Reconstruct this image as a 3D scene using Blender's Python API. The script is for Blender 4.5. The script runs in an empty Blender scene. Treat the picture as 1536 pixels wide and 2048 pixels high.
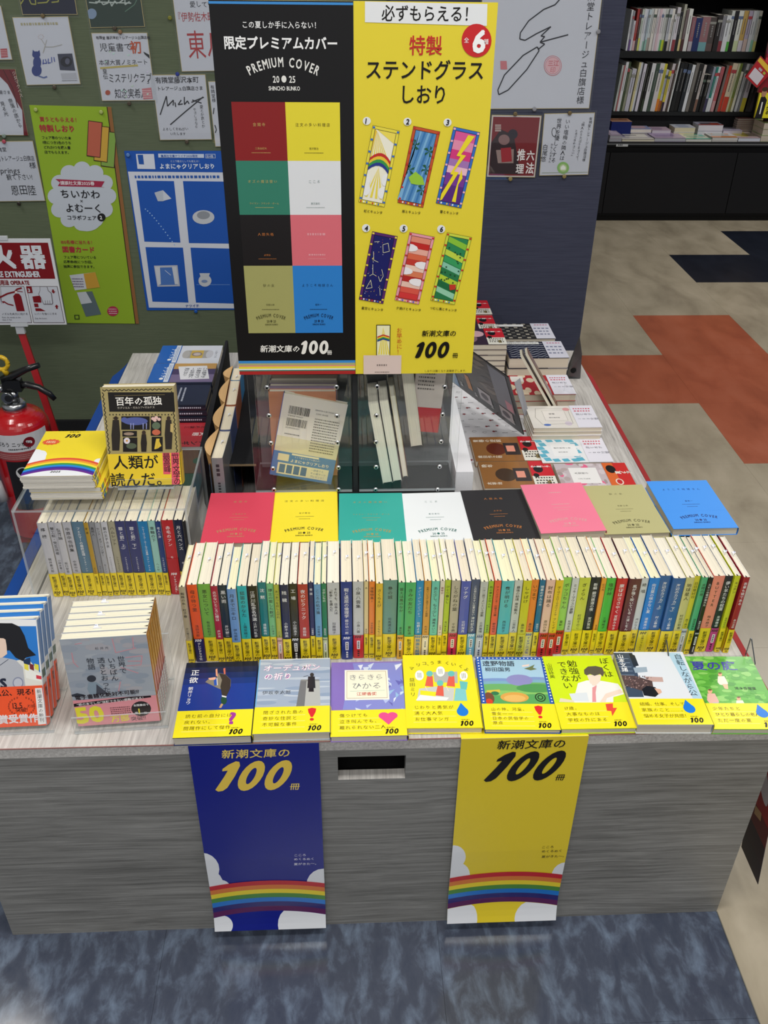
import bpy, math, random
from mathutils import Vector, Matrix
random.seed(7)
SC = bpy.context.scene
COL = SC.collection
# ---------------------------------------------------------------- camera
F = 1787.7
RT = Vector((0.99899437, -0.04320782, 0.01197200))
UP = Vector((0.01376154, 0.54962097, 0.83530079))
FW = Vector((0.04267159, 0.83429603, -0.54966287))
CAM = Vector((0, 0, 1.4))
cd = bpy.data.cameras.new('camera'); cam = bpy.data.objects.new('camera', cd); COL.objects.link(cam)
cd.sensor_fit = 'VERTICAL'; cd.sensor_height = 36.0; cd.lens = 36.0 * F / 2048.0
cd.clip_start = 0.02; cd.clip_end = 60
mw = Matrix((RT, UP, -FW)).transposed().to_4x4(); mw.translation = CAM; cam.matrix_world = mw
SC.camera = cam
# ---------------------------------------------------------------- world, light, exposure
SC.view_settings.view_transform = 'Standard'; SC.view_settings.look = 'None'
SC.view_settings.exposure = 0.0; SC.view_settings.gamma = 1.0; SC.view_settings.use_curve_mapping = False
wd = bpy.data.worlds.new('shop_surroundings'); SC.world = wd; wd.use_nodes = True
wb = wd.node_tree.nodes['Background']; wb.inputs[0].default_value = (0.93, 0.96, 1.0, 1); wb.inputs[1].default_value = 0.32
def area(name, loc, sx, sy, power, rot=(0, 0, 0), col=(1.0, 0.985, 0.955)):
    l = bpy.data.lights.new(name, 'AREA'); l.shape = 'RECTANGLE'; l.size = sx; l.size_y = sy; l.energy = power; l.color = col
    o = bpy.data.objects.new(name, l); COL.objects.link(o); o.location = loc; o.rotation_euler = rot
    return o
for (lx, ly, pw) in ((0.25, 0.55, 28.5), (2.5, 1.0, 24), (2.6, 3.9, 42), (0.0, -1.3, 46), (-1.6, -1.0, 10)):
    area('ceiling_strip_light', (lx, ly, 2.78), 1.25, 0.28, pw)
area('ceiling_strip_light', (-1.52, 1.6, 2.78), .2, 1.1, 20)
# ---------------------------------------------------------------- helpers
def ray(x, y): return RT * ((x - 768) / F) + UP * ((1024 - y) / F) + FW
def P(x, y, z):
    r = ray(x, y); return CAM + r * ((z - 1.4) / r.z)
def PY(x, y, Y):
    r = ray(x, y); return CAM + r * (Y / r.y)
def PX(x, y, X):
    r = ray(x, y); return CAM + r * (X / r.x)
def lin(c):
    if isinstance(c, str):
        c = c.lstrip('#'); c = ''.join(q * 2 for q in c) if len(c) == 3 else c; c = [int(c[i:i + 2], 16) / 255 for i in (0, 2, 4)]
    return tuple((v / 12.92 if v <= .04045 else ((v + .055) / 1.055) ** 2.4) for v in c[:3])
_lc = {}
def L(c):
    if c not in _lc: _lc[c] = lin(c)
    return _lc[c]
# ---------------------------------------------------------------- materials
ORD = ['first', 'second', 'third', 'fourth', 'fifth', 'sixth', 'seventh', 'eighth', 'ninth', 'tenth', 'eleventh', 'twelfth', 'thirteenth', 'fourteenth', 'fifteenth', 'sixteenth', 'seventeenth', 'eighteenth', 'nineteenth', 'twentieth'] + ['twenty-' + w for w in ('first', 'second', 'third', 'fourth', 'fifth', 'sixth', 'seventh', 'eighth', 'ninth')] + ['thirtieth'] + ['thirty-' + w for w in ('first', 'second', 'third', 'fourth', 'fifth', 'sixth', 'seventh', 'eighth', 'ninth')] + ['fortieth'] + ['forty-' + w for w in ('first', 'second', 'third', 'fourth', 'fifth', 'sixth', 'seventh', 'eighth', 'ninth')]
MATS = {}
def newmat(name):
    m = bpy.data.materials.new(name); m.use_nodes = True; MATS[name] = m
    return m, m.node_tree.nodes, m.node_tree.links, m.node_tree.nodes['Principled BSDF']
def attr_mat(name, rough, spec=.5, coat=0, bump=0.0, bscale=400, metal=0, var=.05, vs=9):
    m, n, l, b = newmat(name)
    a = n.new('ShaderNodeAttribute'); a.attribute_name = 'Col'
    nz = n.new('ShaderNodeTexNoise'); nz.inputs['Scale'].default_value = vs
    tc = n.new('ShaderNodeTexCoord'); l.new(tc.outputs['Object'], nz.inputs['Vector'])
    mr = n.new('ShaderNodeMapRange'); mr.inputs[3].default_value = 1 - var; mr.inputs[4].default_value = 1 + var
    l.new(nz.outputs[0], mr.inputs[0])
    mx = n.new('ShaderNodeVectorMath'); mx.operation = 'SCALE'
    l.new(a.outputs['Color'], mx.inputs[0]); l.new(mr.outputs[0], mx.inputs['Scale']); l.new(mx.outputs[0], b.inputs['Base Color'])
    b.inputs['Roughness'].default_value = rough; b.inputs['Specular IOR Level'].default_value = spec
    b.inputs['Coat Weight'].default_value = coat; b.inputs['Coat Roughness'].default_value = .15; b.inputs['Metallic'].default_value = metal
    if bump:
        n2 = n.new('ShaderNodeTexNoise'); n2.inputs['Scale'].default_value = bscale; l.new(tc.outputs['Object'], n2.inputs['Vector'])
        bp = n.new('ShaderNodeBump'); bp.inputs['Strength'].default_value = bump; bp.inputs['Distance'].default_value = .001
        l.new(n2.outputs[0], bp.inputs['Height']); l.new(bp.outputs[0], b.inputs['Normal'])
    return m
attr_mat('print', .5, .4, var=.02)
attr_mat('gloss', .28, .5, .15, var=.02)
attr_mat('matte', .75, .25, bump=.15)
attr_mat('steel', .28, .5, metal=1)
attr_mat('paint', .2, .5, .6)
def page_mat():
    m, n, l, b = newmat('page')
    a = n.new('ShaderNodeAttribute'); a.attribute_name = 'Col'
    tc = n.new('ShaderNodeTexCoord'); mp = n.new('ShaderNodeMapping'); mp.inputs['Scale'].default_value = (3, 3, 700)
    nz = n.new('ShaderNodeTexNoise'); nz.inputs['Scale'].default_value = 1.0; nz.inputs['Detail'].default_value = 3
    l.new(tc.outputs['Object'], mp.inputs[0]); l.new(mp.outputs[0], nz.inputs['Vector'])
    mr = n.new('ShaderNodeMapRange'); mr.inputs[1].default_value = .3; mr.inputs[2].default_value = .75; mr.inputs[3].default_value = .86; mr.inputs[4].default_value = 1.06
    l.new(nz.outputs[0], mr.inputs[0])
    mx = n.new('ShaderNodeVectorMath'); mx.operation = 'SCALE'
    l.new(a.outputs['Color'], mx.inputs[0]); l.new(mr.outputs[0], mx.inputs['Scale']); l.new(mx.outputs[0], b.inputs['Base Color'])
    b.inputs['Roughness'].default_value = .85; b.inputs['Specular IOR Level'].default_value = .15
    bp = n.new('ShaderNodeBump'); bp.inputs['Strength'].default_value = .3; bp.inputs['Distance'].default_value = .0006
    l.new(nz.outputs[0], bp.inputs['Height']); l.new(bp.outputs[0], b.inputs['Normal'])
page_mat()
def wood_mat(name, ca, cb, cc, axis, rough=.45):
    m, n, l, b = newmat(name)
    tc = n.new('ShaderNodeTexCoord'); mp = n.new('ShaderNodeMapping')
    mp.inputs['Scale'].default_value = {'x': (3.5, 100, 130), 'y': (130, 3.5, 130)}[axis]
    n0 = n.new('ShaderNodeTexNoise'); n0.inputs['Scale'].default_value = 2.5; l.new(tc.outputs['Object'], n0.inputs['Vector'])
    av = n.new('ShaderNodeVectorMath'); av.operation = 'SCALE'; av.inputs['Scale'].default_value = .035
    l.new(n0.outputs['Color'], av.inputs[0])
    ad = n.new('ShaderNodeVectorMath'); l.new(tc.outputs['Object'], ad.inputs[0]); l.new(av.outputs[0], ad.inputs[1]); l.new(ad.outputs[0], mp.inputs[0])
    n1 = n.new('ShaderNodeTexNoise'); n1.inputs['Scale'].default_value = 1.6; n1.inputs['Detail'].default_value = 7; n1.inputs['Roughness'].default_value = .68
    l.new(mp.outputs[0], n1.inputs['Vector'])
    n2 = n.new('ShaderNodeTexNoise'); n2.inputs['Scale'].default_value = 6; n2.inputs['Detail'].default_value = 3
    mp2 = n.new('ShaderNodeMapping'); mp2.inputs['Scale'].default_value = {'x': (.5, 2, 2.4), 'y': (2, .5, 2)}[axis]
    l.new(tc.outputs['Object'], mp2.inputs[0]); l.new(mp2.outputs[0], n2.inputs['Vector'])
    r = n.new('ShaderNodeValToRGB'); e = r.color_ramp.elements
    e[0].position = .30; e[0].color = (*L(ca), 1); e[1].position = .72; e[1].color = (*L(cc), 1)
    k = e.new(.5); k.color = (*L(cb), 1)
    mm = n.new('ShaderNodeMath'); mm.operation = 'MULTIPLY_ADD'; mm.inputs[1].default_value = .28; l.new(n2.outputs[0], mm.inputs[0])
    sb = n.new('ShaderNodeMath'); sb.operation = 'SUBTRACT'; sb.inputs[1].default_value = .14; l.new(n1.outputs[0], sb.inputs[0]); l.new(sb.outputs[0], mm.inputs[2])
    l.new(mm.outputs[0], r.inputs[0]); l.new(r.outputs[0], b.inputs['Base Color'])
    b.inputs['Roughness'].default_value = rough
    bp = n.new('ShaderNodeBump'); bp.inputs['Strength'].default_value = .25; bp.inputs['Distance'].default_value = .0008
    l.new(n1.outputs[0], bp.inputs['Height']); l.new(bp.outputs[0], b.inputs['Normal'])
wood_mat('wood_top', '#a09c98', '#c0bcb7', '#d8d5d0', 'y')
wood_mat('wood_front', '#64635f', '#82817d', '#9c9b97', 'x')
def fabric(name, c1, c2, sc=(500, 500, 160)):
    m, n, l, b = newmat(name)
    tc = n.new('ShaderNodeTexCoord'); mp = n.new('ShaderNodeMapping'); mp.inputs['Scale'].default_value = (14, 14, 420)
    nz = n.new('ShaderNodeTexNoise'); nz.inputs['Scale'].default_value = 1; nz.inputs['Detail'].default_value = 4
    l.new(tc.outputs['Object'], mp.inputs[0]); l.new(mp.outputs[0], nz.inputs['Vector'])
    mx = n.new('ShaderNodeMix'); mx.data_type = 'RGBA'; mx.inputs[6].default_value = (*L(c1), 1); mx.inputs[7].default_value = (*L(c2), 1)
    l.new(nz.outputs[0], mx.inputs[0]); l.new(mx.outputs[2], b.inputs['Base Color']); b.inputs['Roughness'].default_value = .9
    b.inputs['Specular IOR Level'].default_value = .15
    bp = n.new('ShaderNodeBump'); bp.inputs['Strength'].default_value = .4; bp.inputs['Distance'].default_value = .001
    l.new(nz.outputs[0], bp.inputs['Height']); l.new(bp.outputs[0], b.inputs['Normal'])
fabric('green_cloth', '#545d4a', '#69725c')
fabric('navy_cloth', '#353849', '#4a4d5f')
def vinyl(name, base, dark, light, lo, hi, rough, sc=3.5, mot=26, bump=.15):
    m, n, l, b = newmat(name)
    tc = n.new('ShaderNodeTexCoord')
    n1 = n.new('ShaderNodeTexNoise'); n1.inputs['Scale'].default_value = mot; n1.inputs['Detail'].default_value = 6; n1.inputs['Roughness'].default_value = .6; n1.inputs['Distortion'].default_value = .35
    n2 = n.new('ShaderNodeTexNoise'); n2.inputs['Scale'].default_value = sc; n2.inputs['Detail'].default_value = 4
    mp = n.new('ShaderNodeMapping'); mp.inputs['Scale'].default_value = (1.4, .7, 1)
    l.new(tc.outputs['Object'], mp.inputs[0]); l.new(mp.outputs[0], n1.inputs['Vector']); l.new(tc.outputs['Object'], n2.inputs['Vector'])
    r = n.new('ShaderNodeValToRGB'); e = r.color_ramp.elements
    e[0].position = lo; e[0].color = (*L(base), 1); e[1].position = hi; e[1].color = (*L(light), 1)
    k = e.new(.28); k.color = (*L(dark), 1)
    l.new(n1.outputs[0], r.inputs[0])
    mx = n.new('ShaderNodeMix'); mx.data_type = 'RGBA'; mx.blend_type = 'MULTIPLY'; mx.inputs[0].default_value = 1
    mr = n.new('ShaderNodeMapRange'); mr.inputs[1].default_value = .3; mr.inputs[2].default_value = .7; mr.inputs[3].default_value = .93 if bump > .1 else .85; mr.inputs[4].default_value = 1.04 if bump > .1 else 1.1
    l.new(n2.outputs[0], mr.inputs[0]); cb = n.new('ShaderNodeCombineColor')
    for i in range(3): l.new(mr.outputs[0], cb.inputs[i])
    l.new(r.outputs[0], mx.inputs[6]); l.new(cb.outputs[0], mx.inputs[7]); l.new(mx.outputs[2], b.inputs['Base Color'])
    rr = n.new('ShaderNodeMapRange'); rr.inputs[3].default_value = rough - .06; rr.inputs[4].default_value = rough + .1
    l.new(n1.outputs[0], rr.inputs[0]); l.new(rr.outputs[0], b.inputs['Roughness'])
    bp = n.new('ShaderNodeBump'); bp.inputs['Strength'].default_value = bump; bp.inputs['Distance'].default_value = .0015
    l.new(n1.outputs[0], bp.inputs['Height']); l.new(bp.outputs[0], b.inputs['Normal'])
vinyl('vinyl_slate', '#454b5a', '#3b4252', '#6c7a8e', .47, .74, .11, bump=.04)
vinyl('vinyl_beige', '#a39883', '#8d826f', '#b8ac97', .5, .8, .3, mot=5)
vinyl('vinyl_orange', '#a5583c', '#914a32', '#b0654a', .5, .8, .3, mot=5)
vinyl('vinyl_navy', '#171c28', '#121722', '#1e2431', .5, .8, .3, mot=5)
def acrylic(name, tint, refl, rough=.02, alpha=0.0, fac=.04):
    m, n, l, b = newmat(name)
    n.remove(b); out = n['Material Output']
    t = n.new('ShaderNodeBsdfTransparent'); t.inputs[0].default_value = (*tint, 1)
    g = n.new('ShaderNodeBsdfGlossy'); g.inputs['Roughness'].default_value = rough; g.inputs['Color'].default_value = (1, 1, 1, 1)
    lw = n.new('ShaderNodeLayerWeight'); lw.inputs[0].default_value = .5
    pw = n.new('ShaderNodeMath'); pw.operation = 'POWER'; pw.inputs[1].default_value = 4.5; l.new(lw.outputs['Facing'], pw.inputs[0])
    fr = n.new('ShaderNodeMath'); fr.operation = 'MULTIPLY_ADD'; fr.inputs[1].default_value = .6; fr.inputs[2].default_value = refl; l.new(pw.outputs[0], fr.inputs[0])
    mx = n.new('ShaderNodeMixShader'); l.new(fr.outputs[0], mx.inputs[0]); l.new(t.outputs[0], mx.inputs[1]); l.new(g.outputs[0], mx.inputs[2])
    last = mx
    if alpha:
        d = n.new('ShaderNodeBsdfDiffuse'); d.inputs[0].default_value = (.62, .66, .68, 1)
        m2 = n.new('ShaderNodeMixShader'); m2.inputs[0].default_value = alpha
        l.new(mx.outputs[0], m2.inputs[1]); l.new(d.outputs[0], m2.inputs[2]); last = m2
    l.new(last.outputs[0], out.inputs[0])
acrylic('acrylic', (.985, .99, .99), .03)
acrylic('acrylic_edge', (.9, .93, .93), .08, .08, .45)
# ---------------------------------------------------------------- mesh builder
class MB:
    def __init__(s): s.v = []; s.f = []; s.c = []; s.m = []; s.sm = []; s.mats = []
    def mi(s, mat):
        if mat not in s.mats: s.mats.append(mat)
        return s.mats.index(mat)
    def poly(s, pts, col='#ffffff', mat='print', smooth=False):
        b = len(s.v); s.v.extend([tuple(p) for p in pts]); s.f.append(tuple(range(b, b + len(pts)))); s.c.append(L(col)); s.m.append(s.mi(mat)); s.sm.append(smooth)
    def tris(s, verts, faces, col, mat='print'):
        b = len(s.v); s.v.extend(verts); c = L(col); k = s.mi(mat)
        for f in faces: s.f.append(tuple(i + b for i in f)); s.c.append(c); s.m.append(k); s.sm.append(False)
    def box(s, x0, y0, z0, x1, y1, z1, col='#ffffff', mat='print', M=None, edge=None, skip=()):
        p = [Vector(q) for q in ((x0, y0, z0), (x1, y0, z0), (x1, y1, z0), (x0, y1, z0), (x0, y0, z1), (x1, y0, z1), (x1, y1, z1), (x0, y1, z1))]
        if M: p = [M @ q for q in p]
        fs = {'-z': (3, 2, 1, 0), '+z': (4, 5, 6, 7), '-y': (0, 1, 5, 4), '+x': (1, 2, 6, 5), '+y': (2, 3, 7, 6), '-x': (3, 0, 4, 7)}
        d = sorted((abs(x1 - x0), abs(y1 - y0), abs(z1 - z0))); ax = [abs(x1 - x0), abs(y1 - y0), abs(z1 - z0)].index(d[0])
        for k, f in fs.items():
            if k in skip: continue
            mm = mat
            if edge and 'xyz'.index(k[1]) != ax: mm = edge
            b = len(s.v); s.v.extend([tuple(p[i]) for i in f]); s.f.append((b, b + 1, b + 2, b + 3)); s.c.append(L(col)); s.m.append(s.mi(mm)); s.sm.append(False)
    def tube(s, path, r, col='#ffffff', mat='print', n=10, caps=True):
        path = [Vector(p) for p in path]; rings = []
        for i, p in enumerate(path):
            d = (path[min(i + 1, len(path) - 1)] - path[max(i - 1, 0)]).normalized()
            a = d.orthogonal().normalized() if abs(d.z) > .9 else d.cross(Vector((0, 0, 1))).normalized()
            if abs(d.z) > .9: a = Vector((1, 0, 0)) - d * d.x; a.normalize()
            bb = d.cross(a); rr = r[i] if isinstance(r, (list, tuple)) else r
            b0 = len(s.v)
            for k in range(n):
                t = 2 * math.pi * k / n; s.v.append(tuple(p + a * (math.cos(t) * rr) + bb * (math.sin(t) * rr)))
            rings.append(b0)
        for i in range(len(rings) - 1):
            for k in range(n):
                s.f.append((rings[i] + k, rings[i] + (k + 1) % n, rings[i + 1] + (k + 1) % n, rings[i + 1] + k)); s.c.append(L(col)); s.m.append(s.mi(mat)); s.sm.append(True)
        if caps:
            for b0, rev in ((rings[0], True), (rings[-1], False)):
                f = list(range(b0, b0 + n)); s.f.append(tuple(reversed(f)) if rev else tuple(f)); s.c.append(L(col)); s.m.append(s.mi(mat)); s.sm.append(False)
    def build(s, name, parent=None, M=None):
        me = bpy.data.meshes.new(name); me.from_pydata(s.v, [], s.f)
        for m in s.mats: me.materials.append(MATS[m])
        me.polygons.foreach_set('material_index', s.m); me.polygons.foreach_set('use_smooth', s.sm)
        at = me.color_attributes.new('Col', 'FLOAT_COLOR', 'CORNER')
        buf = []
        for f, c in zip(s.f, s.c): buf.extend((c[0], c[1], c[2], 1.0) * len(f))
        at.data.foreach_set('color', buf)
        o = bpy.data.objects.new(name, me); COL.objects.link(o)
        if parent: o.parent = parent
        if M is not None: o.matrix_local = M
        return o
LABELS = {}
def tag(o, label, cat, group=None, kind=None):
    if label in LABELS: print('DUP LABEL', label)
    LABELS[label] = 1
    o['label'] = label; o['category'] = cat
    if group: o['group'] = group
    if kind: o['kind'] = kind
    return o
def struct(o, label=None):
    o['kind'] = 'structure'
    if label: o['label'] = label
    return o
def empty(name, label, cat, M=None, group=None):
    o = bpy.data.objects.new(name, None); COL.objects.link(o); o.empty_display_size = .02
    if M is not None: o.matrix_world = M
    return tag(o, label, cat, group)
# ---------------------------------------------------------------- glyphs and flat print
_G = {}
def glyph(ch, bold):
    k = (ch, bold)
    if k in _G: return _G[k]
    c = bpy.data.curves.new('glyph', 'FONT'); c.body = ch; c.size = 1; c.resolution_u = 1 if ord(ch) > 0x2e80 and not bold else 2; c.offset = bold; c.fill_mode = 'FRONT'
    o = bpy.data.objects.new('glyph', c); COL.objects.link(o)
    dg = bpy.context.evaluated_depsgraph_get(); m = bpy.data.meshes.new_from_object(o.evaluated_get(dg))
    vs = [(v.co.x, v.co.y) for v in m.vertices]; fs = [tuple(p.vertices) for p in m.polygons]
    bpy.data.objects.remove(o); bpy.data.meshes.remove(m); bpy.data.curves.remove(c)
    if ord(ch) > 0x2e80: adv = 1.0
    elif vs:
        x0 = min(v[0] for v in vs); x1 = max(v[0] for v in vs); vs = [(x - x0 + .04, y) for x, y in vs]; adv = x1 - x0 + .1
    else: adv = .32
    _G[k] = (vs, fs, adv); return _G[k]
def clip_half(pts, ax, val, keep_gt):
    out = []; n = len(pts)
    for i in range(n):
        a, b = pts[i], pts[(i + 1) % n]; ia = (a[ax] >= val) == keep_gt or a[ax] == val; ib = (b[ax] >= val) == keep_gt or b[ax] == val
        if ia: out.append(a)
        if ia != ib:
            t = (val - a[ax]) / (b[ax] - a[ax]); out.append((a[0] + t * (b[0] - a[0]), a[1] + t * (b[1] - a[1])))
    return out
class Canvas:
    """flat print on a sheet: u along U, v along V, in metres, from corner O (all in the mesh's own frame)"""
    def __init__(s, mb, O, U, V, M=None, mat='print', eps=.00004, clip=None, folds=(), warp=None):
        s.mb = mb; s.O = Vector(O); s.U = Vector(U).normalized(); s.V = Vector(V).normalized(); s.N = s.U.cross(s.V); s.mat = mat; s.eps = eps; s.k = 0
        s.M = M or Matrix.Identity(4); s.clip = clip; s.folds = folds; s.warp = warp; s.cr = (0, 0, 1); s.n = 0
    def at(s, u, v, lay=None):
        k = s.k if lay is None else lay
        p = s.O + s.U * u + s.V * v + s.N * (s.eps * k)
        if s.warp: p = p + s.N * s.warp(u, v)
        return p
    def px(s, x, y):
        x = x / s.cr[2] + s.cr[0]; y = y / s.cr[2] + s.cr[1]
        R3 = s.M.to_3x3(); O = s.M @ s.O; U = R3 @ s.U; V = R3 @ s.V; N = U.cross(V); r = ray(x, y)
        t = (O - CAM).dot(N) / r.dot(N); q = CAM + r * t - O
        return (q.dot(U) / U.dot(U), q.dot(V) / V.dot(V))
    def scale(s, x, y):
        a = s.px(x, y); b = s.px(x + 10, y); return math.hypot(a[0] - b[0], a[1] - b[1]) / 10
    def poly(s, pts, col, lay=1):
        if s.clip:
            u0, v0, u1, v1 = s.clip
            for ax, val, gt in ((0, u0, True), (0, u1, False), (1, v0, True), (1, v1, False)):
                pts = clip_half(pts, ax, val, gt)
                if len(pts) < 3: return
        parts = [pts]
        for fv in s.folds:
            nx = []
            for p in parts:
                for gt in (True, False):
                    q = clip_half(p, 1, fv, gt)
                    if len(q) > 2: nx.append(q)
            parts = nx
        s.n += 1; la = lay + s.n * 1.2e-6 / s.eps if lay > 0 else lay
        for p in parts: s.mb.poly([s.at(u, v, la) for u, v in p], col, s.mat)
    def rect(s, u0, v0, u1, v1, col, lay=1): s.poly([(u0, v0), (u1, v0), (u1, v1), (u0, v1)], col, lay)
    def ell(s, u, v, ru, rv, col, lay=1, n=20, rot=0, a0=0, a1=2 * math.pi):
        cr, sr = math.cos(rot), math.sin(rot)
        s.poly([(u + ru * math.cos(t) * cr - rv * math.sin(t) * sr, v + ru * math.cos(t) * sr + rv * math.sin(t) * cr) for t in [a0 + (a1 - a0) * i / n for i in range(n if a1 - a0 > 6.2 else n + 1)]], col, lay)
    def line(s, pts, w, col, lay=2):
        for (a, b), (c, d) in zip(pts, pts[1:]):
            dx, dy = c - a, d - b; n = math.hypot(dx, dy) or 1; ox, oy = -dy / n * w / 2, dx / n * w / 2
            s.poly([(a - ox, b - oy), (c - ox, d - oy), (c + ox, d + oy), (a + ox, b + oy)], col, lay)
    def text(s, st, u, v, size, col, vert=False, bold=0, sx=1.0, al='l', rot=0, gap=1.0, lay=3, shear=0, sy=1.0, jit=0):
        if bold > .016:
            d = bold * .8 * size
            for q, (du, dv) in enumerate(((d, d), (-d, d), (d, -d), (-d, -d))): s.text(st, u + du * .8, v + dv, size, col, vert, .0, sx, al, rot, gap, lay + q * 1.2e-5 / s.eps, shear, sy, jit)
            return
        cr, sr = math.cos(rot), math.sin(rot); lay = lay + s.n * 1.2e-6 / s.eps
        if vert:
            pos = 0
            for ch in st:
                if ch == ' ': pos += size * .5 * sy; continue
                vs, fs, adv = glyph(ch, bold); rr = ch in 'ー〜（）「」…―()'
                o = []
                for x, y in vs:
                    if rr: x, y = (y - .38) + .5, -(x - .5) + .38
                    elif ch in '、。': x, y = x + .55, y + .55
                    elif ord(ch) < 0x2e80: x = x + .5 - adv / 2
                    px = (x - .5) * size * sx; py = -(pos + size * sy * .88) + (y + .05) * size * sy
                    if jit: px += jit * size * math.sin(pos * 997)
                    o.append(tuple(s.at(u + px * cr - py * sr, v + px * sr + py * cr, lay)))
                s.mb.tris(o, fs, col, s.mat); pos += size * sy * gap
            return
        tot = 0
        for ch in st: tot += (glyph(ch, bold)[2] if ch != ' ' else .35) * size * sx * gap
        x0 = {'l': 0, 'c': -tot / 2, 'r': -tot}[al]
        for ch in st:
            if ch == ' ': x0 += .35 * size * sx * gap; continue
            vs, fs, adv = glyph(ch, bold); o = []
            jy = jit * size * math.sin(x0 * 9973) if jit else 0
            for x, y in vs:
                px = x0 + (x * sx + y * shear) * size; py = y * size * sy + jy
                o.append(tuple(s.at(u + px * cr - py * sr, v + px * sr + py * cr, lay)))
            s.mb.tris(o, fs, col, s.mat); x0 += adv * size * sx * gap
    # the same in photograph coordinates (self.cr = crop origin and scale)
    def pxs(s, pts): return [s.px(*p) for p in pts]
    def Ppoly(s, pts, col, lay=1): s.poly(s.pxs(pts), col, lay)
    def Prect(s, x0, y0, x1, y1, col, lay=1):
        a = s.px(x0, y0); b = s.px(x1, y1); s.rect(min(a[0], b[0]), min(a[1], b[1]), max(a[0], b[0]), max(a[1], b[1]), col, lay)
    def Pell(s, x, y, rx, ry, col, lay=1, n=20):
        s.Ppoly([(x + rx * math.cos(t), y + ry * math.sin(t)) for t in [6.2832 * i / n for i in range(n)]][::-1], col, lay)
    def Pline(s, pts, w, col, lay=2): s.line(s.pxs(pts), w * s.scale(*pts[0]), col, lay)
    def T(s, st, x, y, size, col, **k):
        u, v = s.px(x, y); s.text(st, u, v, size * s.scale(x, y), col, **k)
def M4(X, Y, Z, O):
    m = Matrix((X, Y, Z)).transposed().to_4x4(); m.translation = O; return m
def arch_text(c, st, u, v, R, size, col, sx=.6, bold=.02, lay=3, spread=1.0):
    """letters set on an arch of radius R whose top is at (u, v)"""
    ws = [(glyph(ch, bold)[2] if ch != ' ' else .45) * size * sx * 1.12 * spread for ch in st]; tot = sum(ws); a = -tot / 2
    for ch, w in zip(st, ws):
        m = a + w / 2; t = m / R
        if ch != ' ': c.text(ch, u + R * math.sin(t), v - R + R * math.cos(t), size, col, al='c', sx=sx, rot=-t, bold=bold, lay=lay)
        a += w
def premium_mark(c, u, v, w, col, lay=3):
    arch_text(c, 'PREMIUM COVER', u, v, w * 1.05, w * .17, col, sx=.62, lay=lay, spread=1.0)
    c.text('20', u - w * .06, v - w * .20, w * .12, col, al='r', sx=.75, bold=.02, lay=lay); c.text('25', u + w * .07, v - w * .20, w * .12, col, al='l', sx=.75, bold=.02, lay=lay)
    c.ell(u, v - w * .155, w * .035, w * .045, col, lay)
    c.text('SHINCHO BUNKO', u, v - w * .30, w * .075, col, al='c', sx=.72, bold=.02, lay=lay)
def hundred(c, u, v, h, col, lay=3, sh=.25, kx=1.0):
    """the fat slanting 100: u, v = lower-left corner"""
    def mp(x, y): return (u + (x * kx + y * sh) * h, v + y * h)
    c.poly([mp(*p) for p in ((.0, .06), (.1, .0), (.22, .02), (.3, .12), (.36, .5), (.37, .85), (.3, .98), (.2, 1.0), (.05, .9), (-.06, .76), (-.04, .68), (.1, .7), (.08, .5))], col, lay)
    for ox in (.50, 1.22):
        n = 20
        for i in range(n):
            q = []
            for t in (i, i + 1):
                a = 2 * math.pi * t / n; q.append((ox + .3 + .31 * math.cos(a), .5 + .5 * math.sin(a)))
            for t in (i + 1, i):
                a = 2 * math.pi * t / n; q.append((ox + .3 + .10 * math.cos(a), .5 + .27 * math.sin(a)))
            c.poly([mp(*p) for p in q], col, lay)
def shincho(c, u, v, h, col, lay=3):
    """the whole heading: five characters over 100 and the counter word"""
    c.text('新潮文庫の', u + .25 * h, v + 1.12 * h, h * .34, col, bold=.012, lay=lay, gap=1.06, shear=.12)
    hundred(c, u, v, h, col, lay); c.text('冊', u + 2.08 * h, v + .02 * h, h * .3, col, bold=.012, lay=lay, shear=.15)
def rainbow(c, vt, drop, th, W, uc, cols, lay=2, n=18):
    for k, col in enumerate(cols):
        a = vt - th * k
        f = lambda u, o: o - drop * ((u - uc) / (W / 2)) ** 2
        for i in range(n):
            u0, u1 = W * i / n, W * (i + 1) / n
            c.poly([(u0, f(u0, a - th)), (u1, f(u1, a - th)), (u1, f(u1, a)), (u0, f(u0, a))], col, lay)
RB = ('#c8202c', '#e07f35', '#f4dc2e', '#4f8f3a', '#1877cf', '#28226e', '#5a1d55')
def greek(c, u0, v0, u1, v1, rows, col, lay=2, h=.5, seed=1, vert=False):
    """print too small to read: rows of short dashes"""
    rd = random.Random(seed)
    for r in range(rows):
        if vert:
            uu = u1 - (u1 - u0) * (r + .5) / rows; w = (u1 - u0) / rows * h; v = v1
            while v > v0:
                l = rd.uniform(.6, 1.2) * w; c.rect(uu - w / 2, max(v - l, v0), uu + w / 2, v, col, lay); v -= l + w * .5
        else:
            vv = v1 - (v1 - v0) * (r + .5) / rows; w = (v1 - v0) / rows * h; u = u0
            while u < u1:
                l = rd.uniform(.5, 1.3) * w; c.rect(u, vv - w / 2, min(u + l, u1), vv + w / 2, col, lay); u += l + w * .45
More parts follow.
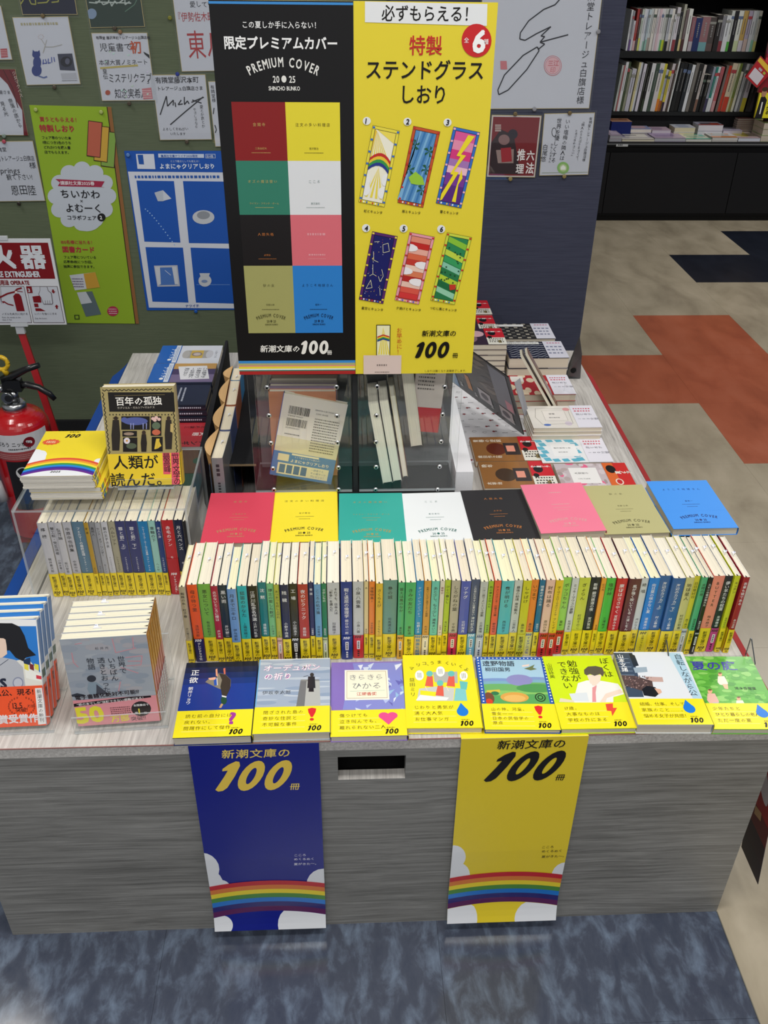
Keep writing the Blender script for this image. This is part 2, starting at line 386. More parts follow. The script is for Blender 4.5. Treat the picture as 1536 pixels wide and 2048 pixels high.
# ---------------------------------------------------------------- paperback builder
BW, BH = .1075, .151
CREAM = '#efe6cf'
def book(name, T, cover, label, M, W=BW, H=BH, front=None, spine=None, back=None, band=None, group=None, cat='book', slip=None, spine_col=None, page=CREAM, gap_shade=True, gl='gloss', back_col=None, t=.0006, ins=.0015):
    """lying book: x = width with the spine at x = W, y = height, z = thickness; M puts it in place"""
    r = empty(name, label, cat, M, group)
    mb = MB(); b = .0011
    mb.box(0, 0, T - t, W, H, T, cover, gl); mb.box(0, 0, 0, W, H, t, back_col or cover, gl)
    sc = spine_col or cover
    prof = [(W, T), (W + b * .7, T * .85), (W + b, T * .5), (W + b * .7, T * .15), (W, 0)]
    for (x0, z0), (x1, z1) in zip(prof, prof[1:]):
        mb.poly([(x0, 0, z0), (x1, 0, z1), (x1, H, z1), (x0, H, z0)], sc, gl, True); mb.poly([(x0 - t, 0, z0), (x0 - t, H, z0), (x1 - t, H, z1), (x1 - t, 0, z1)], sc, gl)
    if front: front(Canvas(mb, (0, 0, T), (1, 0, 0), (0, 1, 0), M, gl, clip=(0, band[0] - .002 if band else 0, W, H)))
    if spine: spine(Canvas(mb, (W + b, 0, T), (0, 0, -1), (0, 1, 0), M, gl), T)
    if back: back(Canvas(mb, (W, 0, 0), (-1, 0, 0), (0, 1, 0), M, gl, clip=(0, 0, W, H)))
    mb.build('cover', r)
    pb = MB(); pb.box(min(.0012, ins), ins, t, W - .0008, H - .0012, T - t, page, 'page')
    if gap_shade: pb.poly([(W - .0012, H - .00105, T / 2 - .0016), (W - .0012, H - .00105, T / 2 + .0016), (W - .0062, H - .00105, T / 2 + .0004)][::-1], '#2a2420', 'matte')  # dark triangle painted as shade in the gap between spine and pages
    pb.build('page_block', r)
    if band:
        h, col, bf, bs = band; e = .0007; bm = MB()
        bm.poly([(0, 0, T + e), (W, 0, T + e), (W, h, T + e), (0, h, T + e)], col, gl); bm.poly([(0, h, -e / 4), (W, h, -e / 4), (W, 0, -e / 4), (0, 0, -e / 4)], col, gl)
        pr = [(x + e * 1.5, z) for x, z in prof]
        for (x0, z0), (x1, z1) in zip(pr, pr[1:]): bm.poly([(x0, 0, z0), (x1, 0, z1), (x1, h, z1), (x0, h, z0)], col, gl, True)
        if bf: bf(Canvas(bm, (0, 0, T + e), (1, 0, 0), (0, 1, 0), M, gl, clip=(0, 0, W, h)))
        if bs: bs(Canvas(bm, (W + b + e * 1.5, 0, T), (0, 0, -1), (0, 1, 0), M, gl), T)
        bm.build('paper_band', r)
    if slip is not None:
        x = slip; sm = MB(); w = .0042
        sm.box(x, H - .001, T / 2 - .0003, x + .011, H + .0014, T / 2 + .0004, '#f4f4f8', 'print')
        sm.poly([(x + .001, H + .0014, T / 2), (x + .0075, H + .0014, T / 2), (x + .0062, H + .0030, T / 2 - w), (x + .0025, H + .0030, T / 2 - w)][::-1], '#fafaff', 'print')
        sm.poly([(x + .002, H + .0026, T / 2 - w * .6), (x + .0055, H + .0026, T / 2 - w * .6), (x + .0052, H + .0029, T / 2 - w * .8), (x + .0025, H + .0029, T / 2 - w * .8)][::-1], '#7f93c8', 'print')
        sm.build('sales_slip', r)
    return r
# ================================================================ SETTING
H0 = .442
def floor_tiles():
    fl = MB(); fl.box(-4, -2.5, -.06, 5, 6.2, -.0035, '#3a3833', 'matte'); f = struct(fl.build('floor'), 'vinyl tile floor of the shop in beige, slate, orange and navy')
    g = .0002; S = .4225
    def tile(x0, y0, x1, y1, mat):
        m = MB(); m.box(x0 + g, y0 + g, -.003, x1 - g, y1 - g, 0, '#888888', mat); o = m.build('floor_tile', f); o['kind'] = 'structure'
    xs = [.622] + [.8275 + S * i for i in range(6)]; ys = [2.3725 + S * i for i in range(-6, 9)]
    for i in range(len(xs) - 1):
        for y0 in ys[:-1]:
            xa = xs[i]; mat = 'vinyl_beige'; yc = y0 + S / 2; xc = (xa + xs[i + 1]) / 2
            if 3.2 < yc < 3.65 and 1.25 < xc < 1.68: mat = 'vinyl_orange'
            if 2.79 < yc < 3.22: mat = 'vinyl_orange' if xc < 2.1 else mat
            if 2.37 < yc < 2.8 and 1.25 < xc < 2.1: mat = 'vinyl_orange'
            if 4.05 < yc < 4.48 and xc > 1.67: mat = 'vinyl_navy'
            if 4.48 < yc < 4.9 and xc > 2.1: mat = 'vinyl_navy'
            tile(xa, y0, xs[i + 1], y0 + S, mat)
    y0 = .695 - 2 * .45
    for j in range(6):
        for i in range(5):
            x1 = .622 if i == 0 else .143 - .45 * (i - 1); x0 = .143 - .45 * i
            tile(x0, y0 + .45 * j, x1, y0 + .45 * (j + 1), 'vinyl_slate')
    m = MB(); m.box(.622, -1.0, 0, .6235, .8725, .0008, '#6d6a60', 'matte'); struct(m.build('trim_1', None), 'thin joint strip between slate and beige floor')
floor_tiles()
m = MB(); m.box(-4, -2.5, 2.8, 5, 6.2, 2.9, '#dddbd6', 'matte'); struct(m.build('ceiling'), 'white shop ceiling')
WY = 2.58; PYW = 2.40
m = MB(); m.box(-2.6, WY, 0, .12, WY + .04, 2.4, '#888888', 'green_cloth'); struct(m.build('wall_back'), 'olive green cloth partition wall covered with signed cards')
m = MB(); m.box(.12, PYW, 0, .6805, PYW + .25, 2.4, '#888888', 'navy_cloth'); struct(m.build('wall_pillar'), 'navy cloth pillar beside the green partition')
m = MB(); m.box(-2.6, WY - .012, 0, .115, WY - .0005, .07, '#1c1c1e', 'matte'); struct(m.build('baseboard_back'), 'black skirting under the green partition')
m = MB(); m.box(-4, 6.1, 0, 5, 6.2, 2.8, '#4a4a4c', 'matte'); struct(m.build('wall_far'), 'dark wall behind the bookcase')
# ================================================================ DISPLAY TABLE
TX0, TX1, TY0, TY1 = -.558, .622, .873, 2.235
t = empty('display_table', 'low grey wood-grain display table carrying all the paperbacks', 'display table')
m = MB(); m.box(TX0, TY0, H0 - .02, TX1, TY1, H0, '#888888', 'wood_top'); m.build('table_top', t)
m = MB(); m.box(TX0, TY0 - .0012, H0 - .0015, TX1, TY0, H0 + .0002, '#9a6f6a', 'matte'); m.build('edge_strip', t)
m = MB(); sx0, sx1, sz0, sz1 = -.0165, .081, .359, .408
for b in ((TX0, sx0, 0, H0 - .02), (sx1, TX1, 0, H0 - .02), (sx0, sx1, 0, sz0), (sx0, sx1, sz1, H0 - .02)): m.box(b[0], TY0, b[2], b[1], TY0 + .018, b[3], '#888888', 'wood_front')
m.build('front_panel', t)
m = MB(); m.box(sx0, TY0, sz0 - .0002, sx1, TY0 + .018, sz0 + .0008, '#c9c6bf', 'wood_top'); m.build('slot_lip', t)
m = MB(); m.box(sx0 - .1, TY0 + .10, .2, sx1 + .1, TY0 + .105, H0 - .021, '#0c0c0d', 'matte'); m.box(sx0 - .1, TY0 + .019, .3, sx1 + .1, TY0 + .0999, .305, '#0c0c0d', 'matte'); m.build('slot_shade_box', t)  # black box added behind the slot so its opening stays dark
m = MB(); m.box(TX0, TY0 + .018, 0, TX0 + .018, TY1, H0 - .02, '#888888', 'wood_front'); m.build('side_panel', t)
m = MB(); m.box(TX1 - .018, TY0 + .018, 0, TX1, TY1, H0 - .02, '#888888', 'wood_front'); m.build('side_panel', t)
m = MB(); m.box(TX0 + .018, TY1 - .018, 0, TX1 - .018, TY1, H0 - .02, '#888888', 'wood_front'); m.build('back_panel', t)
# banners that hang from the sides and flare outwards
def side_banner(x0, x1, ya, yb, zb, col, lab, low=None):
    m = MB(); n = 8; s = 1 if x1 > x0 else -1
    for i in range(n):
        q = []
        for k in (i, i + 1):
            tt = k / n; q.append((x0 + (x1 - x0) * tt ** 1.3, H0 - .004 - (H0 - .004 - zb) * tt))
        c = col if not low or (i + .5) / n < .62 else low
        for d, fl in ((0, s < 0), (.0012 * s, s > 0)):
            p = [(q[0][0] + d, ya, q[0][1]), (q[0][0] + d, yb, q[0][1]), (q[1][0] + d, yb, q[1][1]), (q[1][0] + d, ya, q[1][1])]
            m.poly(p if fl else p[::-1], c, 'print', True)
    o = m.build('hanging_banner'); return tag(o, lab, 'banner')
side_banner(TX0 - .002, TX0 - .052, .98, 2.2, .392, '#1650a8', 'plain blue banner hanging off the table side by the extinguisher')
o = side_banner(TX1 + .002, TX1 + .034, .98, 2.15, .405, '#b3262b', 'long red banner hanging along the table side above the beige floor')
def red_poster():
    m = MB(); c = Canvas(m, (.684, .957, .057), (0, -1, 0), (-.12, 0, .98), eps=.0002)
    R = [(0, 0), (.085, .0), (.13, .38), (.045, .38)]
    W_, Hh = .074, .385
    for i in range(8):
        v0, v1 = Hh * i / 8, Hh * (i + 1) / 8
        cc = ['#231d2c', '#2c1c2a', '#6a1d24', '#a81f26', '#b82029', '#bd222b', '#bd222b', '#bd222b'][i]
        c.rect(0, v0, W_, v1, cc, 0)
    c.ell(.028, .22, .018, .05, '#d8cfd2', 1, rot=.5); c.ell(.05, .275, .02, .022, '#c9c0c4', 1); c.poly([(.022, .12), (.046, .13), (.044, .148), (.021, .14)], '#c9a070', 1)
    for i in range(8):
        v0, v1 = Hh * i / 8, Hh * (i + 1) / 8
        m.poly([c.at(0, v0, -3), c.at(0, v1, -3), c.at(W_, v1, -3), c.at(W_, v0, -3)], '#e0dcd8', 'print')
    tag(m.build('hanging_poster'), 'red and black poster flaring off the table corner above the beige floor', 'poster')
red_poster()
# ================================================================ THE TWO POSTERS ON THE TABLE FRONT
def sheet(c, W, Hh, col, n=10, v0=0):
    for i in range(n):
        a, b = v0 + (Hh - v0) * i / n, v0 + (Hh - v0) * (i + 1) / n
        c.poly([(0, a), (W, a), (W, b), (0, b)], col, 0)
        c.mb.poly([c.at(0, a, -4), c.at(0, b, -4), c.at(W, b, -4), c.at(W, a, -4)], '#e8e8e4', 'print')
def front_poster(x0, lab, bg, ink, wr, over):
    W, Hh = .1815, .424; z0 = .0195; fv = .175
    wp = lambda u, v: .0035 + (.004 * (1 - abs(v - fv) / .25) if abs(v - fv) < .25 else 0) + (.012 * (1 - v / .07) ** 2 if v < .07 else 0)
    m = MB(); c = Canvas(m, (x0, TY0 - .001, z0), (1, 0, 0), (0, 0, 1), mat='gloss', eps=.00015, clip=(0, 0, W, Hh), folds=(.012, .024, .036, .048, .06, .07, fv), warp=wp)
    sheet(c, W, Hh, bg, 14)
    return m, c, W, Hh
m, c, W, Hh = front_poster(-.2235, '', '#0b1a86', '', 0, 0)
c.cr = (360, 1470, 4.8)
u, v = c.px(335, 515); hundred(c, u, v, .062, '#f2cf52', sh=.40, kx=.86); c.T('新潮文庫の', 400, 196, 128, '#f2d46a', bold=.014, shear=.1, gap=1.05); c.T('冊', 1050, 492, 100, '#f2d46a', bold=.012, shear=.15)
for (s_, y) in (('こころ', 1122), ('めくるめく', 1160), ('夏がきた〜。', 1208)): c.T(s_, 1095, y, 40, '#e8e8f0', bold=.01, jit=.05)
for (x, y, r) in ((215, 1250, 168), (260, 1400, 160), (400, 1440, 90), (1380, 1400, 165)): c.Pell(x, y, r, r * .95, '#eceef2', 1)
def under(c, W, top):
    c.poly([(0, 0), (W, 0), (W, top), (0, top)], '#0b1a86' if c is c0 else '#e9cf2c', 1)
vt = c.px(850, 1358)[1]
rainbow(c, vt, .012, .0112, W, W / 2, ('#c8202c', '#e07f35', '#f4dc2e', '#4f8f3a', '#1877cf', '#28226e', '#5a1d55'), 4)
def below(c, vt, bgc):
    n = 18; bot = vt - .0112 * 7
    for i in range(n):
        u0, u1 = W * i / n, W * (i + 1) / n; f = lambda u: bot - .012 * ((u - W / 2) / (W / 2)) ** 2
        c.poly([(u0, 0), (u1, 0), (u1, f(u1)), (u0, f(u0))], bgc, 3)
below(c, vt, '#0b1a86')
def lowcloud(c, cx, cy, ru, rv, vt):
    bot = vt - .0112 * 7 - .0004; pts = []
    for i in range(28):
        a = 6.2832 * i / 28; u = cx + ru * math.cos(a); v = cy + rv * math.sin(a); u = max(0, min(W, u)); lim = bot - .012 * ((u - W / 2) / (W / 2)) ** 2
        pts.append((u, min(v, lim)))
    c.poly(pts, '#eceef2', 4)
lowcloud(c, .008, .012, .022, .022, vt); lowcloud(c, .153, .008, .05, .05, vt)
o = tag(m.build('promotional_poster'), 'deep blue poster with yellow 100 and rainbow taped on the table front', 'poster')
m, c, W, Hh = front_poster(.158, '', '#ecd22e', '', 0, 0)
c.cr = (870, 1450, 4.8)
u, v = c.px(450, 520); hundred(c, u, v, .062, '#161210', sh=.46, kx=.86); c.T('新潮文庫の', 585, 206, 128, '#1a1612', bold=.014, shear=.1, gap=1.04); c.T('冊', 1140, 500, 92, '#1a1612', bold=.012, shear=.15)
for (s_, y) in (('こころ', 1142), ('めくるめく', 1182), ('夏がきた〜。', 1234)): c.T(s_, 1012, y, 40, '#4a4418', bold=.006, jit=.05)
for (x, y, r) in ((180, 1225, 110), (210, 1400, 120), (1250, 1420, 140)): c.Pell(x, y, r, r, '#eceef2', 1)
vt = c.px(690, 1372)[1]
rainbow(c, vt, .012, .0112, W, W / 2, RB, 4); below(c, vt, '#ecd22e')
lowcloud(c, .02, .006, .03, .045, vt); lowcloud(c, .157, .006, .045, .045, vt)
tab = [(0.0005, .0032), (.0005, .0032)]
m.box(.158, TY0 - .0045, H0 - .0002, .158 + W, .99, H0 + .0006, '#f4e22c', 'gloss')
tag(m.build('promotional_poster'), 'yellow poster with black 100 and rainbow folded over the table front edge', 'poster')
# ================================================================ FLAT ROW AT THE FRONT EDGE
def flatM(nl, nr, zt, T, W=BW, fl=None, dy=0):
    a = P(*nl, zt); b = P(*nr, zt); ang = math.atan2(b.y - a.y, b.x - a.x)
    if fl:
        f = P(*fl, zt); ang = math.atan2(-(f.x - a.x), f.y - a.y) * .6 + ang * .4
    X = Vector((math.cos(ang), math.sin(ang), 0)); Y = Vector((-math.sin(ang), math.cos(ang), 0))
    return M4(X, Y, Vector((0, 0, 1)), Vector((a.x, a.y + dy, zt - T)))
YEL = '#f9ea28'
def band_art(lines, shape):
    def f(c):
        u = .0125
        for i, s_ in enumerate(lines):
            n = len(lines); v = .037 - i * (.0115 if n < 4 else .0088); c.text(s_, u, v, .0074 if n < 4 else .0068, '#5a4312', gap=1.12 if len(s_) < 9 else .98)
            c.line([(u - .002, v - .0032), (u + .06, v - .0032)], .0004, '#fbf6c0', 1)
        hundred(c, .0765, .0035, .0098, '#1a140c', 3, .2); c.text('新潮文庫の', .079, .0145, .0024, '#5a4312')
        x, y = .082, .034
        if shape == '?': c.text('?', .074, .0235, .030, '#a83aa0', bold=.045, sx=1.2)
        if shape == '!': c.poly([(x - .006, y + .011), (x, y + .013), (x + .006, y + .011), (x + .005, y + .004), (x + .0015, y - .005), (x - .0015, y - .005), (x - .005, y + .004)], '#e0282e', 2); c.ell(x, y - .0095, .003, .0026, '#e0282e', 2)
        if shape == 'h':
            for s_ in (-1, 1): c.ell(x + s_ * .0062, y + .004, .0075, .0065, '#ec4f92', 2)
            c.poly([(x - .0132, y + .002), (x, y - .0135), (x + .0132, y + .002)], '#ec4f92', 2)
        if shape == 'd': c.ell(x, y - .003, .0085, .009, '#1b7fe0', 2); c.poly([(x - .0083, y - .001), (x + .0083, y - .001), (x - .001, y + .0145)], '#1b7fe0', 2)
        if shape == 'z': c.poly([(x - .008, y + .013), (x + .003, y + .014), (x + .001, y + .005), (x + .007, y + .005), (x - .004, y - .011), (x - .003, y - .001), (x - .009, y)], '#e8503a', 2)
    return f
def art_duck(c):
    c.rect(0, 0, BW, BH, '#1c3a94', 1); 
    for i, cc in enumerate(('#1a337c', '#152a62', '#101f48', '#0c1630')): c.rect(0, .104 + i * .012, BW, BH, cc, 2)
    c.cr = (340, 1300, 4.518)
    c.T('正', 185, 228, 78, '#f4f4f4', bold=.012, lay=5); c.T('欲', 170, 295, 80, '#f4f4f4', bold=.012, lay=5); c.text('朝井リョウ', *c.px(190, 335), .0072, '#f0f0f0', vert=True, bold=.01, lay=5)
    c.Ppoly([(318, 290), (430, 345), (500, 372), (548, 330), (550, 270), (500, 220), (440, 208), (410, 270), (350, 262)], '#8d8474', 4)
    c.Ppoly([(440, 210), (500, 222), (548, 270), (545, 345), (510, 420), (470, 410), (455, 330), (470, 270)], '#3a322c', 5)
    c.Ppoly([(395, 275), (420, 258), (425, 318), (400, 325)], '#2a55b8', 6); c.Ppoly([(420, 255), (428, 255), (432, 318), (425, 320)], '#e8e4da', 6)
    c.Ppoly([(412, 175), (428, 168), (432, 240), (415, 235)], '#e8a080', 4); c.Ppoly([(345, 255), (412, 245), (415, 268), (360, 272)], '#f0b49a', 4); c.Ppoly([(482, 168), (500, 162), (502, 218), (488, 218)], '#d8705a', 4)
    c.Pell(487, 455, 27, 38, '#1c4a34', 6); c.Ppoly([(468, 410), (512, 420), (508, 432), (470, 424)], '#e8e8e8', 7); c.Ppoly([(462, 485), (484, 488), (462, 525), (442, 522)], '#c8a070', 5)
def art_pillar(c):
    c.rect(0, 0, BW, BH, '#a7b4c8', 1); rd = random.Random(3)
    for i in range(26): v = .05 + rd.random() * .1; u = rd.random() * BW; c.ell(u, v, rd.uniform(.012, .03), rd.uniform(.0012, .004), rd.choice(('#b8c3d3', '#95a6bf', '#c3ccd8')), 2)
    c.rect(0, .1495, BW, BH, '#f0f0f0', 3); c.rect(0, 0, .0018, BH, '#78b4e0', 3)
    c.cr = (340, 1300, 4.518)
    for dx, col, la in ((0, '#c43aa0', 4), (-2, '#ffffff', 5)):
        c.T('オーデュボン', 838 + dx, 190, 86, col, bold=.035 if la == 4 else .008, lay=la, shear=.15); c.T('の祈り', 845 + dx, 268, 86, col, bold=.035 if la == 4 else .008, lay=la, shear=.1, sy=1.1)
    c.T('伊坂幸太郎', 832, 402, 52, '#3a3a42', lay=4)
    c.Ppoly([(1140, 510), (1180, 275), (1352, 275), (1360, 510)], '#b9bab6', 3); c.Ppoly([(1140, 510), (1180, 275), (1235, 275), (1215, 510)], '#77787a', 4); c.Ppoly([(1180, 282), (1185, 268), (1345, 266), (1353, 280)], '#8d8e8c', 5)
    c.Ppoly([(1248, 240), (1308, 240), (1315, 345), (1240, 345)], '#28282c', 6); c.Pell(1283, 225, 18, 18, '#3a3634', 6); c.Pline([(1205, 242), (1250, 232)], 5, '#2a2a2c', 6); c.Ppoly([(1255, 345), (1298, 345), (1300, 378), (1252, 378)], '#1c1c20', 6)
def art_kira(c):
    c.rect(0, 0, BW, BH, '#8a72c0', 1); rd = random.Random(5)
    c.cr = (650, 1300, 4.518); c.Ppoly([(250, 120), (690, 112), (730, 540), (160, 540), (175, 460), (230, 400), (280, 250)], '#8a8fd6', 2)
    for i in range(34):
        x, y = rd.uniform(200, 700), rd.uniform(125, 530); c.Ppoly([(x, y), (x + rd.uniform(20, 80), y + rd.uniform(-30, 30)), (x + rd.uniform(-10, 50), y + rd.uniform(20, 60))][::-1], rd.choice(('#b9c4f0', '#e8ecfa', '#6a66b8', '#9cc0e6', '#d4def4')), 3)
    c.Ppoly([(178, 455), (583, 448), (565, 180), (178, 182)], '#faf7e8', 4); c.Ppoly([(195, 440), (566, 434), (550, 190), (195, 192)], '#c0a68a', 5); c.Ppoly([(199, 436), (562, 430), (546, 194), (199, 196)], '#f7f3dc', 6)
    c.T('きらきら', 212, 272, 80, '#8a8a8a', lay=7); c.T('ひかる', 240, 352, 92, '#8a8a8a', lay=7); c.T('江國香織', 285, 412, 46, '#c8362c', lay=7, bold=.012); c.Pline([(225, 374), (540, 366)], 3, '#8ab8a0', 7)
def art_mari(c):
    c.rect(0, 0, BW, BH, '#f9ea28', 1); c.cr = (650, 1300, 4.518)
    for ch, x, y, r in (('マ', 757, 178, -.1), ('リ', 820, 148, .05), ('コ', 875, 135, .05), ('、', 920, 140, 0), ('う', 945, 130, 0), ('ま', 1010, 122, 0), ('く', 1080, 130, -.1), ('い', 1135, 138, -.2), ('く', 1200, 155, -.3), ('よ', 1250, 180, -.4)): c.T(ch, x, y, 48, '#33301c', lay=3, bold=.008, rot=r)
    c.text('益田ミリ', *c.px(785, 252), .0088, '#33301c', vert=True, lay=3, gap=1.15)
    c.Ppoly([(975, 200), (1195, 195), (1200, 300), (990, 290)], '#b8b8b4', 2); c.Ppoly([(850, 350), (1000, 330), (1170, 345), (1160, 460), (830, 460)], '#d0d0cc', 2); c.Ppoly([(820, 455), (1100, 455), (1120, 430), (860, 405)], '#f6f6f2', 3)
    c.Ppoly([(860, 365), (1010, 380), (1000, 420), (860, 405)], '#f9ea28', 4)
    for x, y in ((945, 215), (1140, 215), (1040, 300)): c.Pell(x, y, 30, 26, '#6cc4c0', 5); c.Ppoly([(x - 22, y + 22), (x + 28, y + 22), (x + 34, y + 118), (x - 42, y + 110)], '#e8604e', 4)
    c.Ppoly([(1180, 345), (1270, 350), (1285, 460), (1165, 460)], '#86cfd0', 4); c.Ppoly([(1215, 280), (1290, 290), (1280, 360), (1225, 350)], '#6cc4c0', 5)
    for x, y, r in ((853, 230, 40), (1043, 195, 40), (1253, 235, 36)): c.Pell(x, y, r, r * 1.15, '#fbfbf8', 6); greek(c, *c.px(x - 18, y + 22), *c.px(x + 18, y - 22), 3, '#77776a', 7, vert=True, seed=int(x))
    for x0 in (905, 1095): c.Pline([(x0, 330), (x0 + 22, 372)], 8, '#f2dfd0', 5)
def art_tono(c):
    c.rect(0, 0, BW, BH, '#2458b8', 1); rd = random.Random(4)
    for u in [.003 + i * .006 for i in range(17)]: c.ell(u, BH - .003, .0012, .0012, '#ffffff', 2, 8)
    for v in [.056 + i * .0062 for i in range(16)]: c.ell(.0035, v, .0013, .0013, '#ffffff', 2, 8); c.ell(BW - .0035, v, .0013, .0013, '#ffffff', 2, 8)
    c.clip = (.007, 0, BW - .007, BH - .006); c.rect(0, 0, BW, BH, '#a9cfe8', 2)
    for v, col in ((.100, '#7f9bd0'), (.094, '#7fb0c8'), (.088, '#6fb26a'), (.074, '#8cc66a'), (.064, '#5aa860')): c.rect(0, 0, BW, v, col, 3); c.ell(.03, v, .03, .004, col, 3); c.ell(.085, v, .035, .007, col, 3)
    c.ell(.062, .100, .02, .012, '#8f8fc8', 3); c.ell(.085, .083, .03, .009, '#4f9a58', 4); c.ell(.05, .064, .021, .0105, '#e2a850', 5); c.ell(.05, .062, .016, .007, '#ecbc6a', 6); c.poly([(.01, .078), (.03, .08), (.03, .074), (.01, .073)], '#e0c040', 5); c.ell(.022, .072, .006, .004, '#2f7a4c', 5)
    c.ell(.012, .062, .008, .012, '#7a4a34', 6); c.ell(.012, .055, .005, .006, '#d8432e', 7)
    for k in range(4): c.ell(.088, .064, .008 - k * .0018, .009 - k * .002, '#1d3d28' if k % 2 == 0 else '#5aa860', 6 + k)
    c.poly([(.072, .125), (.08, .128), (.09, .134), (.086, .127), (.092, .124), (.082, .121)], '#6d7a52', 6); c.poly([(.07, .132), (.082, .135), (.08, .13), (.07, .129)], '#f0d8d0', 4)
    c.clip = (0, 0, BW, BH); c.text('遠野物語', .009, .131, .0125, '#1c2a44', bold=.012, lay=7); c.text('柳田国男', .012, .119, .0098, '#1c2a44', bold=.01, lay=7)
def art_boku(c):
    c.rect(0, 0, BW, BH, '#d4ec1e', 1); c.cr = (950, 1290, 4.518); K = '#2a3018'
    for st, x, y, sz in (('ぼくは', 1155, 118, .0145), ('勉強が', 865, 140, .0158), ('できない', 775, 150, .0150)): c.text(st, *c.px(x, y), sz, K, vert=True, lay=6, bold=.004, rot=.0)
    c.text('山田詠美', *c.px(665, 165), .0085, K, vert=True, lay=6)
    c.Ppoly([(890, 520), (905, 440), (930, 345), (1010, 320), (1150, 325), (1290, 350), (1330, 400), (1345, 445), (1250, 470), (1250, 520)], '#f2f2f0', 2); c.Ppoly([(850, 440), (1010, 430), (1030, 510), (880, 505)], '#dfe6ec', 3); c.Ppoly([(770, 480), (890, 500), (900, 520), (760, 515)], '#e8dcc0', 3)
    c.Ppoly([(1010, 270), (1140, 270), (1130, 330), (1085, 372), (1040, 345)], '#f2dfd0', 4); c.Ppoly([(1050, 320), (1110, 320), (1095, 370), (1060, 365)], '#ecd2c0', 3)
    c.Ppoly([(988, 262), (985, 225), (1020, 195), (1090, 190), (1150, 205), (1168, 250), (1155, 288), (1130, 262), (1080, 280), (1040, 262), (1010, 275)], '#5d564c', 5)
    c.Ppoly([(1060, 385), (1100, 365), (1090, 430), (1095, 515), (1060, 515)], '#e89aa0', 4); c.Ppoly([(1130, 515), (1180, 440), (1310, 400), (1340, 430), (1190, 480), (1180, 515)], '#f2dccc', 4)
def art_yama(c):
    c.rect(0, 0, BW, BH, '#e4e8ee', 1); c.cr = (1220, 1280, 4.861); rd = random.Random(9)
    c.Ppoly([(20, 125), (215, 125), (330, 555), (180, 555)], '#3d4c60', 2); c.Ppoly([(180, 125), (240, 150), (280, 250), (230, 260)], '#252a30', 3); c.Ppoly([(225, 270), (355, 262), (365, 310), (245, 320)], '#9fb0be', 3); c.Ppoly([(345, 355), (510, 362), (520, 408), (360, 405)], '#c9a8a0', 3)
    for i in range(7): c.Pline([(50 + i * 14, 180 + i * 40), (180 + i * 14, 182 + i * 40)], 7, '#8a9bb0', 3)
    c.Ppoly([(100, 340), (250, 350), (410, 400), (420, 455), (330, 500), (230, 470), (140, 440)], '#584440', 4)
    for i in range(60): x, y = rd.uniform(110, 400), rd.uniform(350, 470); c.Pell(x, y, 7, 6, rd.choice(('#8a6a62', '#3a2a2c', '#a58a84')), 5, 6)
    c.Ppoly([(310, 480), (360, 445), (440, 460), (480, 520), (440, 555), (330, 540)], '#17171b', 6); c.Ppoly([(430, 470), (490, 480), (505, 510), (475, 530)], '#e2b49c', 6)
    c.Ppoly([(560, 125), (680, 130), (905, 590), (820, 590)], '#b4d6e8', 2)
    c.text('山本文緒', *c.px(92, 140), .0098, '#ffffff', vert=True, lay=6, bold=.012); c.text('自転しながら公', *c.px(650, 140), .0128, '#1d2a3a', vert=True, lay=6, gap=1.0)
def art_natsu(c):
    c.rect(0, 0, BW, BH, '#63b544', 1); rd = random.Random(11)
    for i in range(140): c.ell(rd.uniform(0, BW), rd.uniform(.05, BH), rd.uniform(.003, .009), rd.uniform(.002, .006), rd.choice(('#6cc04a', '#58aa3e', '#7cc858', '#4f9f3c', '#92d06a')), 2, 8)
    c.cr = (1220, 1280, 4.861); c.T('夏の庭', 800, 285, 148, '#3a35a8', bold=.016, lay=4, sy=.9); c.T('湯本香樹実', 1215, 482, 42, '#1c4420', lay=4, bold=.01)
    for x, y, s, sh in ((1070, 335, 1, '#f6ecd8'), (972, 500, 1.15, '#e8b8a8'), (1250, 570, 1, '#f4ecd8')): c.Pell(x, y, 20 * s, 20 * s, '#e8b08a', 4); c.Ppoly([(x - 22 * s, y + 18 * s), (x + 40 * s, y + 18 * s), (x + 78 * s, y + 90 * s), (x + 55 * s, y + 110 * s), (x - 5 * s, y + 100 * s), (x - 25 * s, y + 75 * s)], sh, 3); c.Ppoly([(x + 20 * s, y + 95 * s), (x + 74 * s, y + 95 * s), (x + 80 * s, y + 145 * s), (x + 45 * s, y + 140 * s)], '#e8c09a' if s == 1 else '#b8b8d8', 3); c.Pell(x, y - 12 * s, 16 * s, 8 * s, '#7a5a3c', 5)
